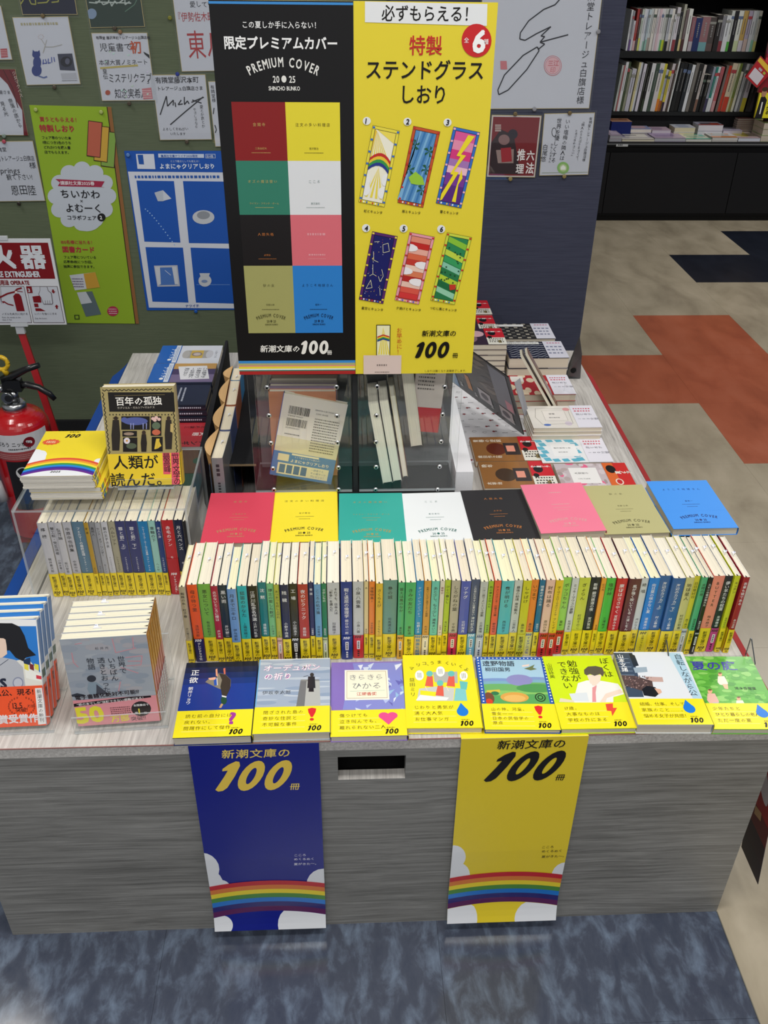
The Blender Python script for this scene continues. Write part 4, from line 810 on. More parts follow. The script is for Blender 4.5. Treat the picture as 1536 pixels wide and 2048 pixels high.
# ================================================================ TWO CLEAR STANDS OF FACE-OUT BOOKS
def face_stack(o, phi, yaw, n, T, W, Hh, cover, art, band, sp, labs, grp, sc, slips, wob, back_col='#e8e4dc'):
    for k in range(n):
        M = stand_M(o + Matrix.Rotation(yaw, 3, 'Z') @ Vector((wob * k, k * (T + .0004) / math.cos(phi), 0)), phi, yaw) @ Matrix.Translation((0, 0, -T))
        book('paperback_book', T, cover, labs[k], M, W=W, H=Hh, front=art if k == 0 else None, band=(band[0], band[1], band[2] if k == 0 else None, band[3]), spine=sp, spine_col=sc, group=grp, slip=slips[k], page='#f2ecd4', gap_shade=True, back_col=back_col)
def art_clear(c):
    W, Hh = .1135, .155; c.rect(0, 0, W, Hh, '#a9b0ba', 1); r2 = random.Random(2)
    for i in range(70): c.ell(r2.uniform(0, W), r2.uniform(.04, Hh), r2.uniform(.004, .018), r2.uniform(.002, .006), r2.choice(('#a2aab6', '#b2b8c0', '#9aa4b2', '#b4b2b8')), 2, 9)
    c.cr = (0, 1180, 4.151)
    for pl in ([(595, 520), (610, 600), (650, 640)], [(930, 400), (960, 520), (1130, 480)], [(1100, 390), (1110, 480)], [(1040, 560), (1180, 545), (1170, 620), (1050, 630)], [(1060, 590), (1180, 590)], [(1000, 640), (1150, 690)], [(1000, 760), (985, 840)], [(620, 450), (680, 440)]): c.Pline(pl, 9, '#d49aa4', 3)
    c.T('杉井光', 790, 495, 32, '#4a4e56', lay=4, gap=1.3)
    for s_, x, y in (('世界で', 1000, 548), ('いちばん', 920, 560), ('透きとおった', 835, 560), ('物語', 745, 565)): c.text(s_, *c.px(x, y), .0104, '#3a3f48', vert=True, lay=8, gap=1.0, bold=.006)
    c.Pell(760, 735, 38, 28, '#3c3e46', 4); c.Ppoly([(735, 765), (800, 765), (850, 800), (860, 865), (750, 870), (725, 820)][::-1], '#8fa0ae', 5); c.Ppoly([(800, 780), (850, 820), (900, 860), (800, 868)][::-1], '#4c4e58', 5); c.Ppoly([(590, 870), (640, 855), (700, 868), (700, 885), (595, 885)][::-1], '#3a3d46', 4)
def bandc(c):
    W = .1135; c.rect(0, 0, W, .048, '#ea9aa2', 1); c.cr = (0, 1180, 4.151)
    a = .055
    c.T('電子書籍化絶対不可能!?', 625, 912, 52, '#241418', bold=.02, lay=4, rot=a); c.Ppoly([(612, 945), (1250, 865), (1255, 890), (615, 970)][::-1], '#1c1416', 3); c.T('“紙の本でしか”体験できない感動がある！', 640, 962, 31, '#f4f0f0', bold=.01, lay=5, rot=a)
    c.T('50', 640, 1105, 240, '#f0e63a', bold=.05, lay=4, rot=a * .6); c.T('万部', 925, 1095, 80, '#f0e63a', bold=.02, lay=4, rot=a); c.T('突破!!', 1090, 1085, 52, '#4a2a30', lay=4, rot=a, bold=.01)
    c.Pell(1172, 985, 82, 62, '#241a1c', 4, 24); c.T('1', 1152, 1030, 90, '#f0e63a', bold=.02, lay=6); c.T('第', 1120, 1030, 30, '#fff', lay=6); c.T('位', 1195, 1028, 30, '#fff', lay=6); c.T('全国書店で', 1108, 965, 26, '#fff', lay=6, bold=.01); greek(c, *c.px(925, 1035), *c.px(1080, 960), 4, '#6a3a40', 4, .5, 4)
def sp_c(c, T):
    c.rect(0, .048, T, .155, '#e0a23a', 1); c.rect(0, .048, T, .082, '#e08a80', 2); c.rect(0, 0, T, .048, '#e8e4e0', 1)
    c.text('世界でいちばん', T / 2, .148, .006, '#6a4a20', vert=True, lay=3)
def bs_c(c, T): c.rect(0, 0, T, .048, '#eceae8', 1); greek(c, T * .3, .004, T * .7, .044, 1, '#222', 2, .7, 6, True)
oB = P(157, 1452, H0 + .006); yB = math.radians(3.6)
face_stack(oB, math.radians(3), yB, 6, .0132, .1135, .154, '#a9b0ba', art_clear, (.048, '#ea9aa2', bandc, bs_c), sp_c,
  ['misty grey paperback with pink 50 band, frontmost on its clear stand'] + [f'misty grey paperback {w} behind the front one on the clear stand' for w in ('directly', 'second', 'third', 'fourth', 'fifth and last')], 'misty grey paperbacks on the clear stand', '#e0a23a', [None, .04, None, .04, None, .04], .0005)
def art_girl(c):
    W, Hh = .112, .157; c.rect(0, 0, W, Hh, '#2a7cd0', 1); c.cr = (0, 1180, 4.151)
    c.Ppoly([(-200, 245), (330, 245), (335, 300), (-200, 300)][::-1], '#f2f2f2', 2); c.Ppoly([(295, 245), (320, 245), (400, 1100), (372, 1100)][::-1], '#f2f0ee', 3)
    c.Ppoly([(-200, 650), (215, 570), (250, 590), (345, 700), (360, 830), (-200, 830)][::-1], '#e8e6dc', 3)
    c.Ppoly([(205, 640), (335, 700), (345, 760), (215, 730)][::-1], '#f4f4ec', 4)
    for x, col in ((200, '#f0e04a'), (245, '#7a2a34'), (285, '#e8e04a')): c.Ppoly([(x, 610), (x + 35, 620), (x + 38, 670), (x + 3, 655)][::-1], col, 5)
    c.Ppoly([(190, 580), (250, 560), (255, 625), (200, 610)][::-1], '#1d3558', 4); c.Ppoly([(300, 705), (345, 715), (345, 742), (302, 735)][::-1], '#d83a4a', 5)
    c.Ppoly([(-200, 560), (30, 560), (130, 580), (190, 640), (215, 830), (-200, 830)][::-1], '#b9bcc4', 6); c.Pline([(0, 625), (70, 575)], 5, '#2a3450', 7); c.Pell(150, 770, 45, 48, '#8a90a8', 7); c.Pell(150, 770, 36, 38, '#c4c6d0', 8)
    c.Ppoly([(-200, 275), (100, 275), (165, 305), (205, 380), (235, 480), (300, 540), (215, 560), (190, 590), (130, 560), (80, 500), (-200, 520)][::-1], '#16161c', 9)
    c.Ppoly([(-200, 340), (40, 370), (55, 460), (60, 530), (20, 560), (-200, 590)][::-1], '#edd0bc', 8 + 2); c.Ppoly([(-200, 270), (60, 275), (60, 420), (30, 400), (-200, 390)][::-1], '#16161c', 11)
    c.text('S', *c.px(5, 815), .02, '#1c2238', lay=12, bold=.05)
def bandg(c):
    W = .112; c.rect(0, 0, W, .060, '#f4572a', 1); c.cr = (0, 1180, 4.151)
    c.Ppoly([(290, 815), (348, 812), (392, 1110), (318, 1118)][::-1], '#eeecea', 3); c.text('新潮文庫の新刊', *c.px(322, 825), .0068, '#2a2a30', vert=True, lay=5, gap=1.05)
    c.T('人公、現る!', -50, 880, 64, '#1a1210', bold=.02, lay=4); c.T('13.5', 105, 985, 74, '#1a1210', bold=.01, lay=4, sx=.8); c.T('万部', 228, 975, 30, '#1a1210', lay=4); c.T('突破!', 130, 1012, 46, '#1a1210', lay=4, bold=.01); c.T('賞受賞作', -10, 1105, 84, '#e8e4e8', lay=4, bold=.04)
    for a in range(10):
        for sg in (-1, 1): t_ = math.radians(20 + a * 14); c.Pell(180 + sg * 108 * math.sin(t_), 965 - 75 * math.cos(t_), 7, 10, '#a83a1c', 3, 6)
def sp_g(c, T): c.rect(0, .06, T, .157, '#e8ecf0', 1); c.rect(0, .09, T, .155, '#3a7ac0', 2); c.rect(0, .07, T, .082, '#2a5a48', 2)
def bs_g(c, T): c.text('新刊', T / 2, .055, .007, '#2a1008', vert=True, lay=1, bold=.03)
oA = P(93, 1450, H0 + .006); yA = math.radians(2.0)
oA = oA - Matrix.Rotation(yA, 3, 'Z') @ Vector((.112, 0, 0))
face_stack(oA, math.radians(22), yA, 4, .0145, .112, .157, '#2a7cd0', art_girl, (.060, '#f4572a', bandg, bs_g), sp_g,
  ['blue paperback with dark-haired figure and orange band, frontmost at the table corner'] + [f'blue paperback with orange band {w} behind the front one at the table corner' for w in ('directly', 'second', 'third and last')], 'blue and orange paperbacks on the corner stand', '#e8ecf0', [None, None, None, .03], .0012)
def clear_stand(o, W, D, lab, yaw, phi):
    t = empty('book_stand', lab, 'book stand'); B_ = Matrix.Translation(o) @ Matrix.Rotation(yaw, 4, 'Z')
    m = MB(); m.box(-.004, -.008, -.0048, W + .012, D, -.0022, '#fff', 'acrylic', M=B_, edge='acrylic_edge'); m.build('base_plate', t)
    m = MB(); m.box(-.004, -.0105, -.0048, W + .012, -.0082, .026, '#fff', 'acrylic', M=B_, edge='acrylic_edge'); m.build('front_lip', t)
    S = B_ @ Matrix.Translation((0, D + .002, -.004)) @ Matrix.Rotation(-phi, 4, 'X')
    m = MB(); m.box(-.004, 0, 0, W + .012, .0026, .085, '#fff', 'acrylic', M=S, edge='acrylic_edge'); m.build('back_plate', t)
clear_stand(oB, .1135, .086, 'clear stand under the misty grey paperbacks', yB, math.radians(3))
clear_stand(oA, .112, .072, 'clear stand under the blue and orange paperbacks at the corner', yA, math.radians(22))
# ================================================================ CENTRE: CLEAR POCKETS, BIG POSTERS
def rod(m, a, b, r, col='#c8c8c8', mat='steel', n=10): m.tube([a, b], r, col, mat, n)
def pocket(x0, x1, scr, lab):
    t = empty('acrylic_pocket', lab, 'brochure holder')
    zb, zt, y = .585, .98, 1.302
    m = MB(); m.box(x0, y, zb, x1, y + .003, zt, '#fff', 'acrylic', edge='acrylic_edge'); m.build('front_sheet', t)
    m = MB(); m.box(x0, y + .098, zb, x1, y + .101, zt, '#fff', 'acrylic', edge='acrylic_edge'); m.build('back_sheet', t)
    m = MB(); m.box(x0, y + .0031, zb, x1, y + .0979, zb + .003, '#fff', 'acrylic', edge='acrylic_edge'); m.build('bottom_sheet', t)
    for (sx, sy) in scr:
        p = PY(sx, sy, y); m = MB(); m.tube([p + Vector((0, -.0025, 0)), p + Vector((0, -.0005, 0)), p + Vector((0, .0, 0))], [.0028, .0042, .0042], '#d8dadc', 'steel', 12); m.tube([p + Vector((0, -.0032, 0)), p + Vector((0, -.0024, 0))], .0018, '#33363a', 'steel', 8); m.build('screw', t)
pocket(-.153, .0115, [(534, 775), (538, 831), (542, 886), (546, 937), (673, 774), (674, 832), (675, 885), (677, 935), (548, 979), (677, 979)], 'left clear pocket below the black poster, holding books back side out')
pocket(.0235, .1895, [(754, 773), (753, 831), (752, 884), (752, 934), (751, 979), (889, 774), (885, 829), (882, 883), (879, 933), (875, 979)], 'right clear pocket below the yellow poster, holding books edge out')
m = MB(); m.box(.0135, 1.306, .576, .0215, 1.40, .98, '#26272a', 'matte'); tag(m.build('pocket_gap_shade'), 'dark strip added for the shaded gap between the two clear pockets', 'post')  # black strip put in as the shade of the gap between the pockets
m = MB(); m.box(-.150, 1.4035, .576, .187, 1.41, .98, '#77797b', 'matte'); tag(m.build('backing_board'), 'grey board standing behind the two clear pockets', 'board')
def big_poster(x0, W, nm):
    Hh = .512; z0 = .8062; m = MB(); c = Canvas(m, (x0, 1.2985, z0), (1, 0, 0), (0, 0, 1), mat='gloss', eps=.0002, clip=(0, 0, W, Hh)); return m, c, W, Hh
m, c, W, Hh = big_poster(-.1635, .1815, '')
c.rect(0, 0, W, Hh, '#131112', 0); m.poly([c.at(0, 0, -3), c.at(0, Hh, -3), c.at(W, Hh, -3), c.at(W, 0, -3)], '#e8e8e8')
c.cr = (420, 380, 2.743); y_ = lambda y: c.px(400, y)[1]
for a, b, col in ((936, 950, '#3f8fd6'), (950, 962, '#b6b27a'), (962, 968, '#e88a8a'), (968, 980, '#f0e040'), (980, 987, '#f2f2f2'), (987, 993, '#2f7a66'), (993, 1004, '#b02a28')): c.rect(0, y_(b) if b < 1000 else 0, W, y_(a), col, 1)
c.cr = (420, 0, 2.743); 
for a, b, col in ((-12, 3, '#b6b27a'), (10, 24, '#3f8fd6')): c.rect(0, c.px(400, b)[1], W, c.px(400, a)[1], col, 1)
c.T('この夏しか手に入らない！', 175, 150, 34, '#f2f2f2', bold=.012, gap=1.06, sy=1.1); c.T('限定プレミアムカバー', 76, 262, 63, '#f6f6f6', bold=.035, sy=1.08)
u, v = c.px(402, 352); premium_mark(c, u, v - .003, .094, '#ecebe6')
xs_ = (c.px(108, 560)[0] + .002, c.px(412, 560)[0], c.px(712, 560)[0]); 
ys_ = [c.px(400, 560)[1], c.px(400, 882)[1]]; c.cr = (420, 380, 2.743); ys_ += [c.px(400, y)[1] for y in (136, 415, 784)]
gr = [(0, 0, '#8c1f20', '#c8a060', '金閣寺', '三島由紀夫'), (1, 0, '#ecdc38', '#5a5018', '注文の多い料理店', '宮沢賢治'), (0, 1, '#35806a', '#b8b070', 'オズの魔法使い', 'ライマン・フランク・ボーム'), (1, 1, '#e6e8ec', '#8a9a98', 'こころ', '夏目漱石'),
      (0, 2, '#1c1819', '#b8703a', '人間失格', '太宰治'), (1, 2, '#e0707c', '#e8a0a8', '', ''), (0, 3, '#a8a668', '#5c5a34', '砂の女', '安部公房'), (1, 3, '#2f82d2', '#12305c', 'ようこそ地球さん', '星新一')]
for i, j, col, ink, ti, au in gr:
    u0, u1, v1, v0 = xs_[i], xs_[i + 1], ys_[j], ys_[j + 1]; uc = (u0 + u1) / 2; c.rect(u0, v0, u1, v1, col, 1); hh = v1 - v0; f1, f2 = (.4, .8) if j < 3 else (.30, .58)
    if ti: c.text(ti, uc, v1 - hh * f1, .0048, ink, al='c', gap=1.25); c.text(au, uc, v1 - hh * f2, .0032, ink, al='c')
    else: greek(c, uc - .013, v1 - hh * .4, uc + .013, v1 - hh * .4 + .004, 1, ink, 2, .8, 4); greek(c, uc - .012, v1 - hh * .8, uc + .012, v1 - hh * .8 + .003, 1, ink, 2, .8, 6)
    greek(c, uc - .013, v1 - hh * (f2 + .08), uc + .013, v1 - hh * (f2 + .04), 1, ink, 2, .3, 7)
    if j == 3: premium_mark(c, uc, v0 + .026, .044, ink)
c.cr = (420, 380, 2.743); u, v = c.px(500, 900); hundred(c, u, v, .0225, '#f4f2ec', 3, .12); c.T('新潮文庫の', 275, 886, 44, '#f4f2ec', bold=.02, shear=.1); c.T('冊', 642, 900, 28, '#f4f2ec', bold=.02)
tag(m.build('promotional_poster'), 'black poster with a grid of eight coloured covers above the clear pockets', 'poster')
m, c, W, Hh = big_poster(.0185, .184, '')
c.rect(0, 0, W, Hh, '#ecd83a', 0); m.poly([c.at(0, 0, -3), c.at(0, Hh, -3), c.at(W, Hh, -3), c.at(W, 0, -3)], '#e8e8e8')
c.cr = (420, 0, 2.743); K = '#16120e'
c.Ppoly([(850, 8), (1522, 22), (1518, 142), (850, 122)][::-1], '#eceef0', 2)
c.T('必ずもらえる！', 940, 108, 75, K, bold=.01, gap=1.0, sy=1.12); c.T('特製', 1090, 292, 92, '#c8302a', bold=.012, sy=1.1); c.T('ステンドグラス', 850, 425, 94, K, bold=.015, sy=1.12); c.T('しおり', 1035, 560, 90, K, bold=.012, sy=1.15)
c.Pell(1462, 222, 82, 92, '#d0282c', 3, 28); c.T('6', 1432, 285, 150, '#fff', bold=.04, lay=5, shear=.1); c.T('全', 1392, 232, 28, '#fff', lay=5); c.T('種', 1500, 240, 28, '#fff', lay=5)
def mark(q, ang, w, h, kind):
    """one stained-glass bookmark: q = top-left in photo pixels, drawn in its own tilted frame"""
    u0, v0 = c.px(*q); ca, sa = math.cos(ang), math.sin(ang); rr = random.Random(kind)
    def X(a, b): return (u0 + a * ca + b * sa, v0 + a * sa - b * ca)
    def q4(a0, b0, a1, b1, col, lay=3): c.poly([X(a0, b1), X(a1, b1), X(a1, b0), X(a0, b0)], col, lay)
    def pl(pts, col, lay=4): c.poly([X(*p) for p in pts], col, lay)
    fr = {1: '#f0e04a', 2: '#c8552c', 3: '#3a6ec8', 4: '#5a2a70', 5: '#f0a0b0', 6: '#d4e04a'}[kind]
    q4(0, 0, w, h, K, 2); q4(.0004, .0004, w - .0004, h - .0004, fr, 3)
    b = .0045; i0, i1, j0, j1 = b, w - b, b, h - b * 1.1
    bg = {1: '#f6f2e0', 2: '#5a92c8', 3: '#d04a9a', 4: '#1c1f66', 5: '#c83a30', 6: '#2f8a54'}[kind]; q4(i0 - .0006, j0 - .0006, i1 + .0006, j1 + .0006, K, 4); q4(i0, j0, i1, j1, bg, 5)
    iw, jh = i1 - i0, j1 - j0
    def R(a0, b0, a1, b1, col, lay=6): q4(i0 + a0 * iw, j0 + b0 * jh, i0 + a1 * iw, j0 + b1 * jh, col, lay)
    def G(pts, col, lay=6): pl([(i0 + a * iw, j0 + b_ * jh) for a, b_ in pts], col, lay)
    if kind == 1:
        for k in range(7): a0 = k / 7; G([(.12, .02), (a0, .4), (a0 + .07, .4)], '#f0d84a')
        G([(0, 0), (0, .34), (.1, .02)], '#f0c83a'); G([(.1, 0), (1, 0), (1, .14)], '#f4e05a')
        for k, cc in enumerate(('#c8302a', '#f0c83a', '#3a9a4a', '#2a3a90')): 
            for s_ in range(6): x0, x1 = s_ / 6, (s_ + 1) / 6; f = lambda x: .30 + .045 * k + .09 * (2 * x - 1) ** 2; G([(x0, f(x0)), (x1, f(x1)), (x1, f(x1) + .045), (x0, f(x0) + .045)], cc, 7)
        for k in range(4): G([(.5, .5), (.1 + k * .25, .95), (.22 + k * .25, .95)], '#f0dc50')
        for a, b_ in ((.02, .72), (.95, .66), (.1, .85), (.9, .85)): pts = [(max(0, min(1, a + .2 * math.cos(t))), min(1, b_ + .09 * math.sin(t))) for t in [i * .63 for i in range(10)]]; G(pts, '#f4f4f4', 7)
    if kind == 2:
        for k in range(7): G([(max(0, k * .2 - .3), 1 if k < 2 else 1.0), (min(1, k * .2 - .2), 1), (min(1, k * .2 + .3), 0), (min(1, k * .2 + .2), 0)], ('#7fb4dc', '#3a78b4')[k % 2])
        for a, b_ in ((.08, .2), (.85, .25), (.08, .55), (.9, .5), (.9, .8)):
            for t in range(5): an = t * 1.256 + a * 7; G([(a, b_), (max(0, min(1, a + .3 * math.cos(an))), b_ + .08 * math.sin(an)), (max(0, min(1, a + .22 * math.cos(an + .5))), b_ + .07 * math.sin(an + .5))], '#1f5a38', 7)
        G([(.12, .66), (.4, .56), (.8, .62), (.98, .72), (.6, .74), (.3, .74)], '#9ccc3a', 8)
    if kind == 3:
        for k, (b0, cc) in enumerate(((0, '#e05a9a'), (.12, '#e890b0'), (.25, '#d83a80'), (.38, '#a878b8'), (.48, '#f0c0d0'), (.58, '#7a3a98'), (.75, '#5a2a80'))): R(0, b0, 1, 1, cc)
        G([(.62, .02), (.95, .02), (.5, .3), (.75, .3), (.35, .55), (.6, .55), (.1, .98), (0, 1), (0, .9), (.35, .6), (.2, .6), (.5, .33), (.3, .33)][::-1], '#f4e02a', 8); G([(.7, .5), (.85, .62), (.72, .72), (.8, .98), (.6, .98)], '#f4e02a', 8)
    if kind == 4:
        for k in range(30): a, b_ = rr.random() * .94, rr.random() * .96; R(a, b_, a + .025, b_ + .01, rr.choice(('#f0d84a', '#f4f4f4', '#c84a3a')))
        for ps in ([(.05, .1), (.3, .08)], [(.5, .12), (.75, .08), (.9, .2), (.6, .24), (.5, .12)], [(.1, .25), (.2, .38), (.45, .4)], [(.2, .45), (.3, .6), (.5, .62)], [(.3, .6), (.15, .64)], [(.7, .5), (.85, .6), (.75, .7), (.6, .62)], [(.25, .7), (.4, .82), (.1, .85), (.25, .7)], [(.8, .8), (.9, .92)]):
            c.line([X(i0 + a * iw, j0 + b_ * jh) for a, b_ in ps], .0006, '#f0ecc0', 8)
        G([(.1, .36), (.18, .33), (.14, .37), (.19, .4)], '#f0d84a', 8)
    if kind == 5:
        for k, cc in enumerate(('#e8907a', '#c82a26', '#f0b0a0', '#e06a4a', '#c83a30', '#f4d0c0', '#e0805a', '#b82a26', '#f0c8b8', '#e05a4a', '#d83a3a')): R(0, k * .09, 1, k * .09 + .086, cc)
        for a, b_ in ((0, .18), (.9, .42), (.0, .55), (.8, .7)): G([(max(0, min(1, a + .45 * math.cos(t))), b_ + .06 * math.sin(t)) for t in [i * .63 for i in range(10)]], '#f4f0f4', 8)
    if kind == 6:
        for k, cc in enumerate(('#8fc83a', '#2f8a54', '#c8dc4a', '#3aa060', '#8ccab0', '#2a7a4a', '#b8d43a', '#1f6a40', '#98d0b0', '#2a7a4a')): G([(0, k * .1 + .0), (1, k * .1 + .08), (1, min(1, k * .1 + .17)), (0, k * .1 + .085)], cc)
        for k in range(18): a, b_ = rr.random() * .9, rr.random() * .85; G([(a, b_), (a + .08, b_ - .01), (a + .1, b_ + .015), (a + .03, b_ + .015)], '#1c4a2a', 8)
        G([(.6, .74), (.95, .72), (.98, .8), (.7, .83)], '#c83a2a', 9)
    rb = {1: '#3a6ec8', 2: '#c8302a', 3: '#f4b8c8', 4: '#f0d84a', 5: '#c8302a', 6: '#c8302a'}[kind]
    for k in range(7):
        for a in (0.0006, w - .0036): q4(a, .001 + k * (h - .004) / 6.3, a + .003, .001 + k * (h - .004) / 6.3 + .0025, rb, 6)
    for k in range(8): q4(.002 + k * (w - .004) / 8, h - .0036, .002 + k * (w - .004) / 8 + .002, h - .0012, ('#c8302a', '#f4f4f4', '#3a6ec8', '#f0d84a')[k % 4], 6)
A3 = (420, 0, 2.743); A4 = (420, 380, 2.743)
for k, (cr, q, num, nx, ny, cap, cx, cy) in enumerate(((A3, (893, 686), '1', 860, 663, '虹とキュンタ', 843, 120), (A3, (1116, 690), '2', 1083, 667, '雨とキュンタ', 1052, 122), (A3, (1336, 694), '3', 1303, 671, '雷とキュンタ', 1260, 124), (A4, (890, 226), '4', 856, 208, '星空とキュンタ', 830, 652), (A4, (1095, 230), '5', 1062, 210, '夕焼けとキュンタ', 1020, 652), (A4, (1300, 232), '6', 1268, 213, 'つむじ風とキュンタ', 1205, 652))):
    c.cr = cr; mark(q, math.radians(-11.0), .0375, .1035, k + 1); c.Pell(nx, ny, 22, 22, '#eceef0', 3); c.T(num, nx - 10, ny + 14, 38, K, bold=.03, lay=6, shear=.15)
    c.cr = A4; c.T(cap, cx, cy, 17, K, bold=.01, rot=-.1, gap=1.02 if len(cap) < 9 else .98)
c.cr = A4
c.Ppoly([(912, 738), (990, 738), (988, 905), (912, 905)][::-1], K, 3); c.Ppoly([(916, 742), (986, 742), (984, 905), (916, 905)][::-1], '#f4f0c8', 4)
for k in range(5): c.Ppoly([(950, 750), (922 + k * 14, 900), (930 + k * 14, 900)], '#f0dc50', 5)
for k, cc in enumerate(('#c8302a', '#f0c83a', '#3a9a4a', '#2a3a90')): c.Ppoly([(918, 802 + k * 7), (950, 790 + k * 7), (984, 800 + k * 7), (984, 807 + k * 7), (950, 797 + k * 7), (918, 809 + k * 7)][::-1], cc, 6)
c.Ppoly([(842, 905), (1050, 905), (1048, 1010), (842, 1010)][::-1], '#e2ccc4', 5); greek(c, *c.px(915, 965), *c.px(970, 952), 1, '#8a7a74', 6, .7, 3); greek(c, *c.px(905, 1002), *c.px(985, 992), 1, '#8a7a74', 6, .6, 4)
c.text('お早めに！', *c.px(1038, 755), .0090, '#c8402a', vert=True, gap=.98, rot=.03)
u, v = c.px(1122, 922); hundred(c, u, v, .0275, K, 3, .22); c.T('新潮文庫の', 1160, 800, 38, K, bold=.015, shear=.1); c.T('冊', 1328, 918, 32, K, bold=.02); c.T('しおりは無くなり次第終了します。', 1175, 997, 15, K)
tag(m.build('promotional_poster'), 'yellow poster showing six stained-glass bookmarks above the clear pockets', 'poster')
# books in the clear pockets
a = PY(537, 948, 1.335); b = PY(662, 969, 1.335); X = (b - a).normalized(); Y = Vector((0, .10, 1)); Y = (Y - X * Y.dot(X)).normalized(); Z = X.cross(Y)
def isbn(c):
    c.rect(0, 0, BW, BH, '#efe9e2', 1); c.rect(0, 0, BW, .047, '#3f84bc', 2); rr = random.Random(8); c.rect(0, .047, BW, .075, '#e4dcb8', 2)
    for v in (.117, .095):
        u = .012
        while u < .046: w = rr.choice((.0004, .0008, .0012)); c.rect(u, v, u + w, v + .0145, '#20201f', 3); u += w + rr.choice((.0005, .0009))
    c.text('9784087445657', .012, .1125, .0038, '#222'); c.text('1920193006407', .012, .0905, .0038, '#222'); c.text('ISBN978-4-08-744565-7', .056, .130, .0038, '#222', sx=.9); c.text('C0193 ¥640E', .058, .1235, .0038, '#222')
    greek(c, .058, .054, .100, .118, 13, '#6a665e', 4, .4, 3); greek(c, .012, .079, .038, .082, 1, '#555', 4, .6, 3)
    c.text('よまにゃクリアしおり', .030, .030, .0068, '#f2ecc8', bold=.015); c.text('ミニ下敷きとしても使える！', .036, .0385, .0036, '#f2ecc8'); c.rect(.008, .030, .027, .043, '#e8dfb8', 3); c.rect(.031, .0430, .078, .0462, '#f2ecc8', 3)
    c.rect(.010, .005, .099, .026, '#efe6bc', 3)
    for k in range(4): c.rect(.0135 + k * .0125, .0075, .0235 + k * .0125, .0235, '#2f6a9a', 4)
    for k, s_ in enumerate(('一冊買うと', 'その場で一つ', 'プレゼント！')): c.text(s_, .068, .0195 - k * .006, .0045, '#3a6a90', lay=5)
Bk = M4(-X, Y, -Z, b)
book('paperback_book', .012, '#ded8d0', 'paperback with barcodes and blue band shown back side out in the left pocket', Bk, back=isbn, group='books in the left clear pocket', page='#f0ead0', gap_shade=False, back_col='#ded8d0', spine_col='#3a6ab8')
for k in range(4):
    book('paperback_book', .0125, ('#c98a6a', '#9a8aa8', '#b0a8a0', '#a08a78')[k], f'book {("directly", "second", "third", "fourth")[k]} behind the barcode one in the left pocket', M4(Vector((-1, .02, 0)).normalized(), Vector((0, .06, 1)).normalized(), Vector((-1, .02, 0)).normalized().cross(Vector((0, .06, 1)).normalized()), Vector((-.014 + k * .001, 1.351 + k * .0128, .5885))), W=.112, H=.158 + .004 * k, group='books in the left clear pocket', page='#e6dcc6', gap_shade=False)
def edge_out(px_, T, tilt, y, H, W, lab, col, band, leanx=0):
    p = PY(*px_, y); R_ = Matrix.Rotation(-tilt, 4, 'Y')
    M = Matrix.Translation(p) @ R_ @ M4(Vector((0, 1, 0)), Vector((0, 0, 1)), Vector((1, 0, 0)), Vector((0, 0, 0)))
    return book('paperback_book', T, col, lab, M, W=W, H=H, band=band, group='books in the right clear pocket', page='#f2eedc', gap_shade=False, spine_col=col)
RBn = (.05, '#c23038', None, None)
edge_out((766, 968), .0165, math.radians(9.5), 1.312, .155, .078, 'thick paperback with red band leaning edge out in the right pocket, nearest the dark post', '#d8d4cc', RBn)
edge_out((787, 964), .0145, math.radians(9.5), 1.313, .155, .078, 'second thick paperback leaning edge out in the right pocket', '#d8d4cc', RBn)
edge_out((806, 955), .0085, math.radians(9), 1.325, .158, .07, 'bent paperback with tan flyleaf in the right pocket', '#d8c9a0', RBn)
edge_out((822, 895), .020, math.radians(8), 1.36, .15, .03, 'grey edged paperback at the back of the right pocket', '#b8aea4', RBn)
M = stand_M(PY(818, 862, 1.36), math.radians(4), 0) @ Matrix.Rotation(math.radians(-5), 4, 'Z') @ Matrix.Translation((0, 0, -.012))
def txt_back(c): c.rect(0, 0, .05, .15, '#cfc6bf', 1); greek(c, .006, .075, .034, .15, 11, '#66605c', 2, .4, 9)
book('paperback_book', .010, '#cfc6bf', 'paperback with small text on its back at the right end of the right pocket', M, W=.05, H=.15, front=txt_back, band=(.045, '#c23038', None, None), gap_shade=False, group='books in the right clear pocket')
# black box, fan of standing books and board on the left of the pockets
p = P(450, 929, .60); bxl, bxy = p.x, p.y
t = empty('display_box', 'black display box with an open front beside the left pocket', 'box')
bxr = -.157
for b in ((bxl, bxy, .597, bxr, 2.0, .600), (bxl, bxy, H0 + .0005, bxl + .003, 2.0, .597), (bxr - .003, bxy, H0 + .0005, bxr, 2.0, .597), (bxl + .003, 1.99, H0 + .0005, bxr - .003, 2.0, .597)):
    m = MB(); m.box(*b, '#1d1d20', 'matte'); m.build('panel', t)
m = MB(); m.box(bxl, bxy - .0008, .5965, bxr, bxy, .6004, '#857256', 'matte'); m.box(bxl, bxy - .0008, H0 + .001, bxl + .0016, bxy, .5965, '#857256', 'matte'); m.build('cut_edge', t)
m = MB(); a = P(410, 903, .56); b = P(456, 681, .56)
vv = [(a.x - .012, a.y), (a.x, a.y - .03), (b.x, b.y), (b.x - .006, b.y)]
for i in range(4):
    (x0, y0), (x1, y1) = vv[i], vv[(i + 1) % 4]; m.poly([(x0, y0, H0 + .0005), (x1, y1, H0 + .0005), (x1, y1, .56), (x0, y0, .56)], '#1a1a1d', 'matte')
m.poly([(x, y, .56) for x, y in vv], '#222226', 'matte'); tag(m.build('divider_board'), 'tall black board between the blue-banded stacks and the standing open books', 'board')
